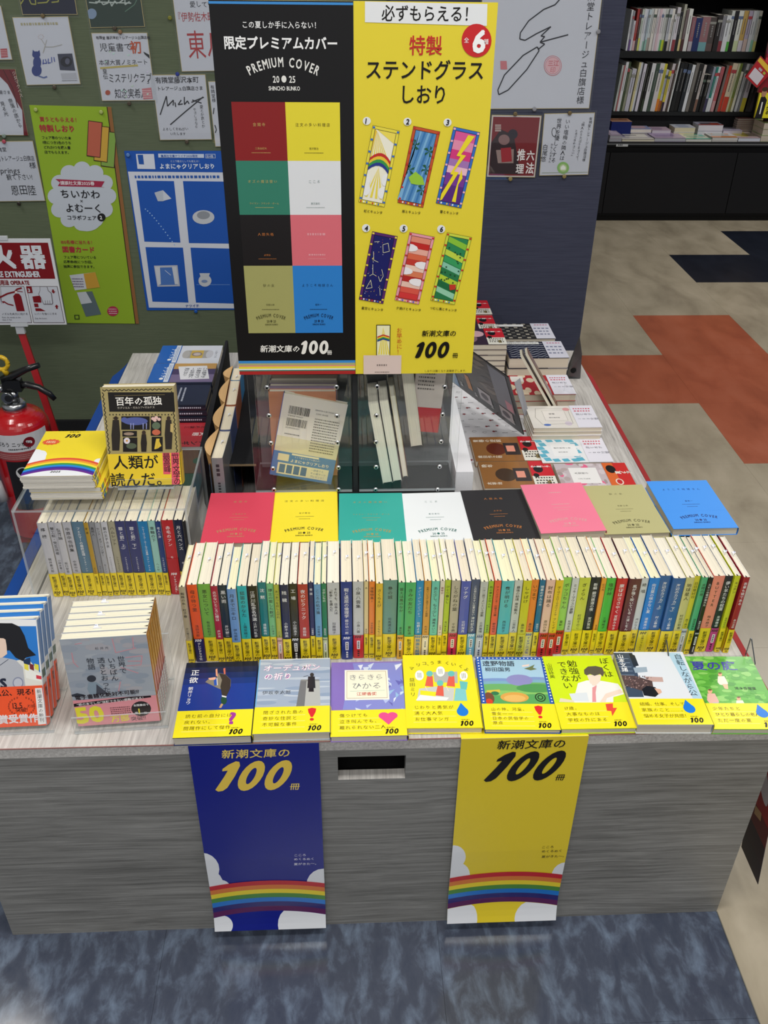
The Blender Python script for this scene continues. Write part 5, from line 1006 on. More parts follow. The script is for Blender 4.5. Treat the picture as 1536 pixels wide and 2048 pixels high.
FAN = [((429, 913), (445, 916), (461, 860), .646, '#7c8084', 'grey-spined'), ((442, 855), (461, 859), (472, 808), .648, '#4a5a8a', 'blue'), ((452, 803), (472, 809), (480, 760), .65, '#a05a3a', 'rust red'), ((468, 755), (480, 760), (486, 735), .65, '#3f86b8', 'bright blue')]
for k, (nl, nr, fr_, zt, col, nm) in enumerate(FAN):
    A, B, C_ = P(*nl, zt), P(*nr, zt), P(*fr_, zt); Y_ = (C_ - B); Wd = min(.125, Y_.length); Y_.z = 0; Y_.normalize(); Z_ = Vector((0, 0, 1)); Th = .019
    X_ = Y_.cross(Z_)
    M = M4(-Y_, Z_, -X_, Vector((B.x, B.y, zt - .18)) + Y_ * Wd) 
    ord_ = ('nearest', 'second', 'third', 'farthest')[k]
    def sp_(c, T): greek(c, T * .3, .145, T * .7, .168, 1, '#2c3036', 1, .75, 5, True); greek(c, T * .35, .10, T * .65, .132, 1, '#2c3036', 1, .75, 7, True)
    r = book('open_book', Th, col, f'{nm} book standing fanned open along the black board, {ord_} of the four', M, W=Wd, H=.18, group='books standing fanned open', gap_shade=False, slip=.04, page='#eadfc6', spine=sp_ if k == 0 else None, cat='book')
    m = MB(); n = 10
    for side, cc in ((0, '#c79a62'), (1, '#e3bd8c')):
        prev = None
        for i in range(n + 1):
            s_ = i / n; w = math.sin(math.pi * s_ ** .8) * (.0155 if side == 0 else .009); y = Wd * (1 - s_); q0 = (Wd * (.8 - s_ * .6), .07, Th + .001); q1 = (y, .182 - .030 * s_ ** 2 * 0 + .002, Th + w + .001)
            if prev: m.poly([prev[0], q0, q1, prev[1]], cc, 'page', True)
            prev = (q0, q1)
    m.poly([(Wd * (1 - i / n), .184, Th + math.sin(math.pi * (i / n) ** .8) * .0155 + .001) for i in range(n + 1)][::-1] + [], '#d9b07c', 'page')
    m.build('splayed_pages', r)
    m = MB(); c = Canvas(m, (0, 0, Th + .0053), (1, 0, -.0), (0, 1, 0), mat='gloss'); rr = random.Random(k + 30)
    pts = [('#3c4a5c', '#6a7a58', '#9aa0b0'), ('#2f5aa8', '#8aa4d0', '#5a3a5a'), ('#b8542a', '#d87a3a', '#7a2a2a'), ('#2f86c8', '#e0c84a', '#9a6ab8')][k]
    m.box(0, .0, Th + .004, Wd, .165, Th + .0052, pts[0], 'gloss')
    for i in range(14): c.ell(rr.uniform(.01, Wd - .01), rr.uniform(.02, .16), rr.uniform(.004, .014), rr.uniform(.004, .02), rr.choice(pts), 2, 9)
    m.build('front_cover', r)
# ================================================================ LAID STACKS, BACK OF THE TABLE
def laid_R(O, T, n, labs, grp, cover, art, band, W=.1055, H=BH, page='#ddd2bd', sp=None):
    """books lying with their foot towards +x; O = near right corner of the top cover's underside stack top"""
    z = O.z
    for k in range(n):
        zt = z - k * (T + .0003); j = rd.uniform(-.0015, .0015) if k else 0
        M = M4(Vector((0, 1, 0)), Vector((-1, 0, 0)), Vector((0, 0, 1)), Vector((O.x + j, O.y + j, zt - T)))
        book('paperback_book', T, cover, labs[k], M, W=W, H=H, front=art if k == 0 else None, band=band, group=grp, page=page, gap_shade=False)
def drop(O, T, n): return H0 + .0006 + n * (T + .0003)
def art_br(ti, au, s):
    def f(c):
        c.rect(0, 0, .1055, BH, '#9a6a3a', 1)
        for k in range(5): c.rect(0, 0, .1055, .05 + .016 * k, ('#8a5c30', '#93643a')[k % 2] if k < 2 else '#a3733f', 1) if k < 2 else None
        c.text(ti, .088, .146, .0125, '#f0e6d4', vert=True, lay=5, bold=.02); c.text(au, .018, .144, .0105, '#f0e6d4', vert=True, lay=5, bold=.02)
        c.ell(.052, .10, .026, .022, s, 2); c.rect(.026, .05, .078, .083, '#3a3232', 2); c.rect(.040, .060, .066, .078, '#e89a84', 3)
    return f
def band_red(c):
    W = .1055; c.rect(0, 0, W, .047, '#e8e6da', 1); c.rect(W * .42, 0, W, .047, '#cf2430', 2); c.rect(0.01, .012, .026, .020, '#8a7a4a', 3); c.text('ひと夏フェア', .082, .044, .0085, '#f4f0ec', vert=True, lay=5, bold=.03, gap=.8)
    c.ell(.072, .030, .014, .010, '#181414', 4); c.ell(.047, .038, .008, .006, '#17140e', 4); greek(c, .012, .006, .042, .042, 3, '#3a3630', 4, .45, 4, True)
BRB = (.047, '#e8e6da', band_red, None)
T = .014; o1 = P(1094, 921, H0 + .0008 + T)
laid_R(o1, T, 1, ['brown paperback with reddish figure, farther of the two behind the pink cover'], 'brown paperbacks on the table', '#9a6a3a', art_br('青春の逆説', '織田作之助', '#6a3020'), BRB)
laid_R(o1 + Vector((.004, -.108, 0)), T, 1, ['brown paperback with dark figure, nearer of the two behind the pink cover'], 'brown paperbacks on the table', '#9a6a3a', art_br('晩年', '太宰治', '#4a3a2c'), BRB)
def art_teal(c):
    W = .1055; c.rect(0, 0, W, BH, '#eceef0', 1)
    for i in range(6):
        for j in range(2):
            x, y = .008 + i * .016, (.058 if j == 0 else .128) + (.006 if i % 2 else 0); c.poly([(x, y), (x + .014, y + .004), (x + .012, y + .018), (x - .002, y + .014)], '#5fb4cc', 2)
    for j in range(3):
        for x in (.005, .09): c.poly([(x, .07 + j * .02), (x + .012, .074 + j * .02), (x + .010, .088 + j * .02), (x - .002, .084 + j * .02)], '#5fb4cc', 2)
    c.rect(.026, .066, .080, .120, '#f4f4f4', 3); c.text('銀河鉄道の夜', .062, .115, .0062, '#3a4048', vert=True, lay=5); c.text('宮沢賢治', .044, .108, .005, '#3a4048', vert=True, lay=5)
def bw(c): c.rect(0, 0, .1055, .052, '#eceaf4', 1); c.text('読む本が', .062, .045, .009, '#4a4a5c', vert=True, lay=4); c.text('100分間', .040, .046, .0095, '#4a4a5c', vert=True, lay=4); greek(c, .072, .008, .095, .046, 2, '#d04a60', 4, .4, 4, True)
WB = (.052, '#eceaf4', bw, None)
T = .018; o2 = P(1227.6, 924, H0 + .0008 + T)
laid_R(o2, T, 1, ['white and light blue chequered paperback beside the farther brown one'], 'white banded paperbacks', '#eceef0', art_teal, WB)
def art_pink(c):
    W = .1055; c.rect(0, 0, W, BH, '#c8bcc0', 1); rr = random.Random(3)
    for i in range(30): c.ell(rr.uniform(0, W), rr.uniform(.05, BH), rr.uniform(.004, .012), rr.uniform(.003, .01), rr.choice(('#e86a90', '#a89a98', '#d8ccd0', '#b8a8a8')), 2, 9)
    c.rect(.026, .066, .088, .124, '#f2f0ee', 3); c.text('人間椅子', .066, .115, .0075, '#4a4848', vert=True, lay=5); c.text('江戸川乱歩', .044, .112, .0052, '#4a4848', vert=True, lay=5)
def band_or(c): c.rect(0, 0, .1055, .050, '#e06a30', 1); c.rect(0, 0, .1055, .028, '#cf2a28', 2); c.ell(.08, .036, .016, .010, '#181414', 4); c.text('夏フェア', .066, .030, .0125, '#f4ece0', vert=True, lay=5, bold=.04, gap=.62, rot=-.0); c.ell(.03, .03, .012, .008, '#f0e0d0', 3); c.ell(.03, .03, .009, .0055, '#c83030', 4)
laid_R(o2 + Vector((.022, -.1085, -.001)), .017, 1, ['paperback with pink blossom cover and orange-red band at the table edge'], 'white banded paperbacks', '#c8bcc0', art_pink, (.050, '#cf2a28', band_or, None))
def art_box(c):
    W = .1055; c.rect(0, 0, W, BH, '#e9e4dc', 1); c.line([(.02, .06), (.09, .058), (.094, .13), (.05, .138), (.016, .128), (.02, .06)], .0008, '#8a8480', 3); c.rect(.034, .068, .082, .118, '#efe9e2', 2); c.line([(.034, .068), (.082, .068), (.082, .118), (.034, .118), (.034, .068)], .0006, '#9a928c', 3)
    c.text('檸檬', .066, .105, .0068, '#4a4848', vert=True, lay=5); c.text('梶井基次郎', .048, .108, .005, '#4a4848', vert=True, lay=5); c.ell(.014, .118, .005, .008, '#5a7ac0', 3); c.ell(.088, .062, .008, .008, '#e0a0a0', 3); c.ell(.02, .07, .01, .008, '#d8ccd8', 2)
T = .0092; o3 = P(1205, 855, .442 + .048); 
laid_R(Vector((o3.x, o3.y, drop(0, T, 5))), T, 5, ['white paperback with framed title, top of its five-book stack'] + [f'white paperback {w} in the five-book stack beside the magazines' for w in ('second', 'third', 'fourth', 'lowest')], 'white banded paperbacks', '#e9e4dc', art_box, WB)
def art_redpat(c):
    W = .1055; c.rect(0, 0, W, BH, '#b83236', 1); rr = random.Random(6)
    for i in range(14): c.ell(rr.uniform(.005, W), rr.uniform(.055, BH), rr.uniform(.008, .016), rr.uniform(.006, .011), '#ead6b8', 2, 12)
    c.rect(.07, .11, .1, .14, '#f0ece4', 3)
T = .017; o4 = P(1153, 789, .442 + .052)
laid_R(Vector((o4.x, o4.y, drop(0, T, 3))), T, 3, ['red paperback with cream ovals, top of its stack under the bookend', 'red paperback with cream ovals, middle of its stack', 'red paperback with cream ovals, lowest of its stack'], 'patterned paperbacks', '#b83236', art_redpat, WB, page='#d8ccb8')
def art_chev(c):
    W = .1055; c.rect(0, 0, W, BH, '#1e2236', 1)
    for r in range(9):
        pts = [(.0 + r * .0135 - .004 + (.0045 if i % 2 else 0), .052 + i * .0085) for i in range(12)]
        c.line(pts, .0016, '#d4d8e0', 2)
    c.rect(.088, .06, .102, BH, '#e8e8e4', 4); greek(c, .091, .065, .099, .148, 1, '#666', 5, .4, 5, True)
def bwhite(c): c.rect(0, 0, .1055, .05, '#dcdce8', 1); greek(c, .02, .006, .08, .046, 3, '#7a8098', 3, .35, 5, True); greek(c, .088, .006, .1, .04, 1, '#c06080', 3, .4, 5, True)
T = .0275; o5 = P(1139, 716, .442 + .056)
laid_R(Vector((o5.x, o5.y, drop(0, T, 2))), T, 2, ['thick paperback with navy and white zigzag cover, upper of two', 'thick paperback with navy and white zigzag cover, lower of two'], 'patterned paperbacks', '#1e2236', art_chev, (.050, '#dcdce8', bwhite, None), page='#ddd0bc')
def art_check(c):
    W = .1055; c.rect(0, 0, W, BH, '#2c2b2a', 1)
    for i in range(9):
        for j in range(8):
            if (i + j) % 2: c.rect(.004 + i * .0115, .052 + j * .012, .0125 + i * .0115, .0615 + j * .012, ('#6a6862', '#a8a294')[j % 2], 2)
    c.rect(.085, .07, .1, BH, '#f0f0ee', 3)
T = .030; O6 = Vector((o5.x - .012, o5.y + .112, drop(0, T, 2)))
laid_R(O6, T, 2, ['thick paperback with dark checked cover, upper of two by the navy pillar', 'thick paperback with dark checked cover, lower of two by the navy pillar'], 'patterned paperbacks', '#2c2b2a', art_check, (.05, '#cfcfd6', bwhite, None), page='#cfc5b4')
def art_dk(c): c.rect(0, 0, .1055, BH, '#3a2a3a', 1); c.ell(.04, .10, .03, .03, '#8a6a78', 2); c.ell(.07, .07, .02, .02, '#d8b0b8', 2)
T = .0142; n3 = 6; zt3 = drop(0, T, n3); o7 = P(1015, 689, zt3)
ordw = ['top', 'second', 'third', 'fourth', 'fifth', 'lowest']
laid_R(o7, T, n3, [f'dark paperback with red and white band, {w} in the stack behind the leaning black poster' for w in ordw], 'red-banded stacks', '#3a2a3a', art_dk, BRB, page='#d9cfbc')
for k, (px_, Ty) in enumerate((((996, 661), o7.y + .1075), ((985, 629), o7.y + .2145))):
    q = PY(*px_, Ty); q.y = min(Ty, PYW - .107); n = max(2, round((q.z - H0) / .0145)); T = (q.z - H0 - .0006) / n - .0003
    laid_R(q, T, n, [f'paperback with red and white band, {("top", "second", "third", "fourth", "fifth", "sixth", "seventh", "eighth", "ninth", "tenth", "eleventh", "twelfth")[j]} from above in the {("middle", "farthest")[k]} red-banded stack' for j in range(n)], 'red-banded stacks', '#8a4a50', art_dk, BRB, page='#cfc6b4')
# thin magazines leaning in the gap
def slab(a, b, w, d, col, lab, ec):
    X_ = (b - a); Ln = X_.length; X_.normalize(); D = Vector(d).normalized(); Z_ = X_.cross(D).normalized(); D = Z_.cross(X_)
    r = empty('magazine', lab, 'magazine', M4(X_, D, Z_, a)); m = MB(); m.box(0, 0, 0, Ln, w, .006, '#e4dcc8', 'page'); m.build('page_block', r)
    m = MB(); m.box(-.001, -.001, .0061, Ln + .001, w, .0068, col, 'gloss'); m.build('cover', r)
a_, b_ = P(1041, 713, .60), P(1102, 822, .478)
slab(a_, b_, .05, (.24, .8, -.3), '#3a2a24', 'thin magazine leaning by the zigzag paperbacks, nearer the patterned sheet', 0); slab(a_ + Vector((.012, .004, .002)), b_ + Vector((.012, .004, 0)), .05, (.24, .8, -.3), '#6a3a22', 'second thin magazine leaning by the zigzag paperbacks, brown cover', 0)
def plate(name, pts, th, lab, cat, mat='acrylic', col='#fff', draw=None):
    pts = [Vector(p) for p in pts]; N = (pts[1] - pts[0]).cross(pts[-1] - pts[0]).normalized() * th; m = MB()
    m.poly(pts, col, mat); m.poly([p - N for p in pts][::-1], col, mat)
    for i in range(len(pts)): p, q = pts[i], pts[(i + 1) % len(pts)]; m.poly([p - N, q - N, q, p], col, 'acrylic_edge' if mat == 'acrylic' else mat)
    if draw: draw(m, pts)
    return tag(m.build(name), lab, cat)
a_, b_ = P(1143, 823, H0 + .001), P(1110, 818, H0 + .001)
x_ = P(1122, 823, H0 + .001)
plate('acrylic_divider', [x_, x_ + Vector((.022, -.03, 0)), x_ + Vector((.022, -.03, .06)), x_ + Vector((0, 0, .075))], .002, 'small clear upright divider at the end of the red ovals stack', 'divider')
x_ = P(1160, 757, H0 + .001); t = empty('metal_bookend', 'grey steel bookend beside the patterned paperbacks at the table edge', 'bookend')
m = MB(); pts = [Vector((0, 0, 0)), Vector((-.03, .018, 0)), Vector((-.03, .018, .03)), Vector((-.008, .03, .10)), Vector((0, .016, .06))]; pts = [x_ + p for p in pts]
m.poly(pts, '#8a8c8e', 'steel'); m.poly([p + Vector((.001, .0015, 0)) for p in pts][::-1], '#8a8c8e', 'steel'); q = x_ + Vector((-.018, .0105, .017)); m.tube([q + Vector((-.0008, -.0012, 0)), q], .0065, '#141416', 'matte', 12); m.build('upright_plate', t)
m = MB(); m.box(x_.x - .045, x_.y, H0 + .0002, x_.x, x_.y + .05, H0 + .0012, '#8a8c8e', 'steel'); m.build('foot_plate', t)
# patterned sheet, white box wall, leaning black poster
m = MB(); sx0, sx1, sy0, sy1 = .212, .418, o1.y + .02, 2.18
m.box(sx0, sy0, H0 + .0002, sx1, sy1, H0 + .0006, '#e6e6ea', 'print'); c = Canvas(m, (sx0, sy0, H0 + .0006), (1, 0, 0), (0, 1, 0)); rr = random.Random(12)
for i in range(9):
    for j in range(15):
        u, v = .012 + i * .023 + (.01 if j % 2 else 0), .014 + j * .03 + rr.uniform(-.004, .004); kk = rr.randrange(4)
        if u > .2 or v > sy1 - sy0 - .01: continue
        if kk == 0: c.poly([(u + (.0055 if q % 2 else .0024) * math.cos(q * .628 + .3), v + (.0055 if q % 2 else .0024) * math.sin(q * .628 + .3)) for q in range(10)], '#8c2430', 2)
        elif kk == 1: c.line([(u + .005 * math.cos(q * .9), v + .004 * math.sin(q * .9)) for q in range(7)], .0007, '#4a4a50', 2)
        elif kk == 2: greek(c, u - .006, v - .0015, u + .006, v + .0015, 1, '#4a4450', 2, .7, i * 20 + j)
        else: c.ell(u - .002, v, .003, .0035, '#8c3038', 2); c.ell(u + .003, v + .001, .003, .002, '#5a3038', 2)
tag(m.build('patterned_sheet'), 'white sheet printed with small stars and doodles lying under the leaning black poster', 'paper sheet')
p = P(912, 944, .600); q = P(945, 944, .600)
m = MB(); m.box(max(p.x, .1915), p.y, H0 + .0005, q.x + .002, p.y + .50, .600, '#eeeef2', 'matte'); tag(m.build('display_block'), 'white block standing between the right clear pocket and the brown paperbacks', 'display block')
Bp = P(1047, 870, .449); A = P(902, 762, .50); r_ = ray(1016, 755); D = CAM + r_ * ((Bp - CAM).dot(A - Bp) / r_.dot(A - Bp))
A2 = A; C2 = D + (A - Bp)
Xv = (Bp - A); Yv = (D - Bp)
Lx, Ly = Xv.length, Yv.length; X_ = Xv.normalized(); N_ = Xv.cross(Yv).normalized(); Y_ = N_.cross(X_)
M = M4(X_, Y_, N_, A); m = MB(); m.box(0, 0, -.0025, Lx, Ly, 0, '#17171a', 'gloss'); c = Canvas(m, (0, 0, 0), (1, 0, 0), (0, 1, 0), M, 'gloss', eps=.0002, clip=(0, 0, Lx, Ly))
c.rect(.05 * Lx, .30 * Ly, .96 * Lx, Ly, '#5a524c', 1); rr = random.Random(5)
for i in range(22): u, v = rr.uniform(.1, .75) * Lx, rr.uniform(.4, 1) * Ly; c.poly([(u, v), (u + .02, v - .006), (u + .045, v + .012), (u + .022, v + .012)], rr.choice(('#8a7c70', '#3a3436', '#c8b8a0', '#6a5e58', '#9a8a7c')), 2)
c.rect(.74 * Lx, .32 * Ly, .96 * Lx, .98 * Ly, '#8c8f9c', 3); c.rect(.86 * Lx, .34 * Ly, .95 * Lx, .5 * Ly, '#e8a0b0', 4)
c.rect(.0 * Lx, .02 * Ly, .14 * Lx, .5 * Ly, '#7ab0e0', 3); c.rect(.30 * Lx, .16 * Ly, .36 * Lx, .42 * Ly, '#f09a3a', 3)
for u0, v0 in ((.46, .14), (.74, .10)): c.rect(u0 * Lx, v0 * Ly, (u0 + .17) * Lx, (v0 + .2) * Ly, '#cfc8cc', 4); c.ell((u0 + .08) * Lx, (v0 + .1) * Ly, .012, .012, '#4a3a48', 5)
for i, (u0, s_) in enumerate(((.20, '文豪'), (.40, '大賞'), (.62, '作品'), (.9, '発売'))): c.text(s_, u0 * Lx, .13 * Ly + .012, .0095, '#f2f2f2', vert=True, lay=5, bold=.02)
o = m.build('leaning_poster', None, M); tag(o, 'black poster board leaning in mid table between yellow poster and stacks', 'poster')
m = MB(); a_ = P(1049, 832, H0 + .04); b_ = P(1029, 765, H0 + .10)
plate('price_card', [a_, a_ + Vector((.012, .012, .0)), a_ + Vector((-.006, .06, .065)), b_], .0012, 'small grey card in a clear sleeve behind the leaning black poster', 'card', 'print', '#8f8f94')
# left back: blue-banded stacks
def laid_L(O, T, n, labs, grp, cover, art, band, W=.1055, H=BH, page='#ddd2bd', sp=None):
    for k in range(n):
        zt = O.z - k * (T + .0003); j = rd.uniform(-.0015, .0015) if k else 0
        M = M4(Vector((0, -1, 0)), Vector((1, 0, 0)), Vector((0, 0, 1)), Vector((O.x + j, O.y + W + j, zt - T)))
        book('paperback_book', T, cover, labs[k], M, W=W, H=H, front=art if k == 0 else None, band=band, group=grp, page=page, gap_shade=False, spine=sp)
def bblue(c):
    c.rect(0, 0, .1055, .05, '#1f63b8', 1); c.text('ナツイチ', .052, .028, .0155, '#e8f0fa', lay=4, bold=.02, rot=0, al='c'); c.rect(0, .037, .1055, .048, '#dfe6f0', 2); greek(c, .01, .039, .095, .046, 2, '#5a7ab0', 3, .4, 4); c.ell(.088, .03, .006, .005, '#f0f0f0', 4)
BB = (.05, '#1f63b8', bblue, None)
def art_can(c):
    W = .1055; c.rect(0, 0, W, BH, '#dcdfe6', 1); c.rect(.030, .066, .078, .124, '#a8a49a', 2); c.ell(.054, .066, .024, .009, '#b8b4ac', 3); c.ell(.054, .124, .024, .009, '#c8c8cc', 3); c.rect(.030, .078, .078, .108, '#d0ae3c', 4); c.ell(.054, .093, .013, .013, '#8a7a6a', 5); c.ell(.054, .093, .009, .009, '#c8b8b0', 6)
    c.text('しをかくうま', .054, .137, .0075, '#20242c', lay=5, al='c')
def art_tokyo(c):
    W = .1055; c.rect(0, 0, W, BH, '#4a3a58', 1); c.rect(0, .05, W * .3, BH, '#c89a4a', 2); c.rect(W * .6, .05, W, BH, '#7a6a8a', 2)
    pts = [(.02, .062), (.085, .095), (.07, .145), (.012, .118)]; c.poly([(.018, .06), (.092, .075), (.088, .142), (.014, .128)], '#e8e8ea', 3)
    for k, s_ in enumerate(('この部屋か', 'ら東京タワ', 'ーは永遠に', '見えない')): c.text(s_, .026 + .0, .122 - k * .0145, .0115, '#1c1c20', lay=6, bold=.012)
T = .0145; q1 = P(311, 726, .442 + .061); z1 = drop(0, T, 4)
laid_L(Vector((q1.x, q1.y, z1)), T, 4, ['blue-banded paperback with a tin can cover, top of the farthest stack', 'paperback second under the tin can cover', 'paperback third under the tin can cover', 'paperback lowest under the tin can cover'], 'blue-banded stacks by the wall', '#dcdfe6', art_can, BB, W=.108, sp=None)
laid_L(Vector((q1.x - .002, q1.y - .1095, z1)), T, 4, ['blue-banded paperback with slanting white title on a dusk cover, top of its stack', 'paperback second under the dusk cover', 'paperback third under the dusk cover', 'paperback lowest under the dusk cover'], 'blue-banded stacks by the wall', '#1c2238', art_tokyo, BB, W=.108)
def sp_navy(c, T): greek(c, T * .3, .06, T * .7, .14, 1, '#c8ccd8', 2, .6, 4, True)
def art_navy(c): c.rect(0, 0, .11, BH, '#171c2e', 1); greek(c, .02, .08, .09, .1, 2, '#b8bcc8', 3, .4, 6)
laid_L(Vector((q1.x - .004, q1.y - .219, z1 - .003)), T, 4, ['dark navy paperback with blue band, top of the stack nearest the clear riser', 'dark navy paperback second in the stack nearest the clear riser', 'dark navy paperback third in the stack nearest the clear riser', 'dark navy paperback lowest in the stack nearest the clear riser'], 'blue-banded stacks by the wall', '#171c2e', art_navy, BB, W=.108, sp=sp_navy)
def flat_art(col, items):
    def f(c):
        c.rect(0, 0, .2, .2, col, 1)
        for fn in items: fn(c)
    return f
T = .012; yy = q1.y - .219 - .112; xx = P(352, 830, H0).x
laid_L(Vector((xx - .04, yy, drop(0, T, 1))), T, 1, ['red paperback with black lettering lying behind the black and gold book'], 'mixed flat paperbacks', '#b8323a', flat_art('#b8323a', [lambda c: c.text('チンギス紀', .095, .13, .018, '#1c1416', vert=True, lay=4, bold=.02), lambda c: c.text('火眼', .055, .125, .016, '#f0e8e4', vert=True, lay=4, bold=.02), lambda c: c.text('北方謙三', .022, .12, .012, '#1c1416', vert=True, lay=4)]), BB, W=.11)
laid_L(Vector((xx - .045, yy - .112, drop(0, T, 1))), T, 1, ['brown paperback with a white label lying behind the black and gold book'], 'mixed flat paperbacks', '#6b4a38', flat_art('#6b4a38', [lambda c: c.rect(.03, .06, .08, .09, '#dfe4e6', 3), lambda c: c.ell(.06, .125, .012, .008, '#2a5a44', 3), lambda c: greek(c, .04, .068, .07, .082, 2, '#444', 4, .4, 4)]), BB, W=.11)
laid_L(Vector((xx - .05, yy - .224, drop(0, T, 1))), T, 1, ['dark green paperback lying between the clear riser and the brown one'], 'mixed flat paperbacks', '#28503f', flat_art('#28503f', [lambda c: c.text('むくどり', .03, .10, .012, '#d8dcd8', lay=4)]), BB, W=.11)
# ================================================================ CARDS AND POSTERS ON THE WALL
def pin(m_parent, p, col, Y):
    m = MB(); m.tube([(p.x, Y, p.z), (p.x, Y - .003, p.z), (p.x, Y - .0045, p.z)], [.0052, .0052, .0035], col, 'gloss', 12); m.build('push_pin', m_parent)
def card(name, TL, TR, BL, Y, lab, cat, bg, draw, pins=(), cr=(0, 0, 1), sleeve=True, th=.003, edge='#b8a878', grp=None, H_=None, ground=None):
    f = lambda q: PY(q[0] / cr[2] + cr[0], q[1] / cr[2] + cr[1], Y)
    tl, tr, bl = f(TL), f(TR), f(BL); X_ = (tr - tl); W = X_.length; X_.normalize(); Hh = H_ or (bl - tl).length
    V_ = Vector((X_.z * -1, 0, X_.x)) if X_.x > 0 else Vector((0, 0, 1)); O = tl - V_ * Hh
    yb = Y - th
    r = empty(name, lab, cat, Matrix.Translation(O), grp); m = MB(); Mx = M4(X_, Vector((0, 1, 0)), V_, Vector((0, 0, 0)))
    m.box(0, -th, 0, W, -.0002, Hh, edge, 'matte', M=Mx)
    c = Canvas(m, Mx @ Vector((0, -th - .0001, 0)), X_, V_, Matrix.Translation(O), 'print', eps=.00025, clip=(0, 0, W, Hh)); c.cr = cr
    b = .0012 if th > .002 else 0; c.rect(b, b, W - b, Hh - b, bg, 0.2); draw(c, W, Hh); m.build('board', r)
    if sleeve:
        s_ = MB(); s_.box(-.004, -th - .0016, -.006, W + .004, -th - .0012, Hh + .005, '#fff', 'acrylic', M=Mx, edge='acrylic_edge'); s_.build('clear_sleeve', r)
    for (px_, py_, col) in pins:
        p = f((px_, py_)) - O; pin(r, p, col, -th - .0018)
    return r
Yg = WY - .0006; A1 = (0, 0, 3.2); A2 = (0, 380, 3.2); A5 = (960, 0, 2.667); KK = '#23232b'; WB_ = '#c6c9d4'
card('signed_card', (60, -350), (425, -350), (80, 88), Yg, 'dark navy signed card with olive scrawl at the top of the green wall', 'card', '#1d2136', lambda c, W, H: [c.Pline(p, 7, '#9a9a4a', 2) for p in ([(105, 5), (130, 30), (150, 0)], [(180, -20), (200, 25), (230, 28), (225, -10)], [(240, 20), (300, 15), (320, -10)], [(330, 15), (375, 10), (370, -20)])], pins=((278, 100, '#6a5a3a'),), cr=A1)
def d_cat(c, W, H):
    c.T('恩癒。小観 × 人冬。', 135, 160, 28, '#a09a78', jit=.1, lay=2) if False else greek(c, *c.px(135, 165), *c.px(370, 140), 1, '#a8a284', 2, .8, 9)
    c.Pell(235, 450, 32, 38, '#33427e', 2); c.Pell(238, 400, 26, 42, '#33427e', 2); c.Pell(232, 350, 26, 22, '#33427e', 2); c.Ppoly([(207, 345), (210, 318), (228, 335)][::-1], '#33427e', 2); c.Ppoly([(236, 335), (252, 320), (258, 345)][::-1], '#33427e', 2); c.Pline([(245, 485), (280, 498), (302, 490)], 9, '#5a6a9c', 2)
    c.Ppoly([(368, 345), (462, 342), (482, 452), (384, 448)][::-1], '#3e4152', 2); c.Pell(425, 395, 38, 34, '#23242e', 3); c.Pell(432, 392, 15, 20, '#5a5c70', 4); c.Ppoly([(388, 470), (486, 465), (496, 505), (398, 508)][::-1], '#b0b2bc', 2)
    for p in ([(265, 250), (290, 290), (280, 330)], [(300, 255), (275, 340)], [(285, 300), (340, 300), (398, 285)]): c.Pline(p, 3, '#a8a49a', 3)
    for p in ([(278, 380), (275, 412)], [(290, 378), (300, 405), (278, 405)], [(310, 375), (308, 405), (325, 400)], [(330, 365), (332, 400)], [(345, 365), (350, 395)]): c.Pline(p, 5, '#2a3f9a', 3)
    for a in range(8): t = a * .785; c.Pline([(262 + 14 * math.cos(t), 235 + 12 * math.sin(t)), (262 + 19 * math.cos(t), 235 + 17 * math.sin(t))], 2, '#b07a5a', 3)
    greek(c, *c.px(398, 520), *c.px(495, 512), 1, '#4a4a52', 3, .6, 5)
card('signed_card', (80, 110), (438, 103), (162, 545), Yg, 'white signed card with a stamped blue cat on the green wall', 'card', WB_, d_cat, pins=((352, 556, '#4a4034'),), cr=A1)
card('signed_card', (-280, 30), (0, 30), (-210, 382), Yg, 'white card with a red seal cut by the picture edge, top of the green wall', 'card', WB_, lambda c, W, H: c.Ppoly([(0, 312), (45, 312), (52, 368), (0, 368)][::-1], '#a8484e', 2), cr=A1, H_=.17) if False else None
m_ = card('signed_card', (-330, 40), (-8, 36), (-270, 385), Yg, 'white card with a red seal at the edge of the green wall', 'card', WB_, lambda c, W, H: (c.Ppoly([(2, 312), (45, 310), (52, 366), (8, 370)][::-1], '#b0525a', 2), greek(c, *c.px(8, 362), *c.px(44, 318), 4, '#d8b8bc', 3, .4, 3)), cr=A1) if False else card('signed_card', (-300, 40), (8, 36), (-245, 385), Yg, 'white card with a red seal at the edge of the green wall', 'card', WB_, lambda c, W, H: (c.Ppoly([(2, 312), (45, 310), (52, 366), (8, 370)][::-1], '#b0525a', 2), greek(c, *c.px(8, 362), *c.px(44, 318), 4, '#d8b8bc', 3, .4, 3)), cr=A1)
def d_green(c, W, H):
    c.Pell(587, 88, 32, 34, '#7f93ae', 2)
    for p in ([(570, 15), (620, 20), (640, 0)], [(650, 15), (660, 30), (690, 20), (700, -5)], [(705, 10), (715, 40), (735, 5), (750, 25)], [(760, 20), (800, -10), (800, 30), (830, 10)], [(610, 12), (840, 20)]): c.Pline(p, 7, '#aeb8b4', 2)
    c.Pline([(875, 0), (860, 30), (800, 75)], 5, '#5a7a68', 2)
card('signed_card', (505, -260), (865, -268), (560, 178), Yg, 'dark green signed card with pale scrawl at the top of the green wall', 'card', '#2a3b34', d_green, pins=((737, 180, '#4a4034'),), cr=A1)
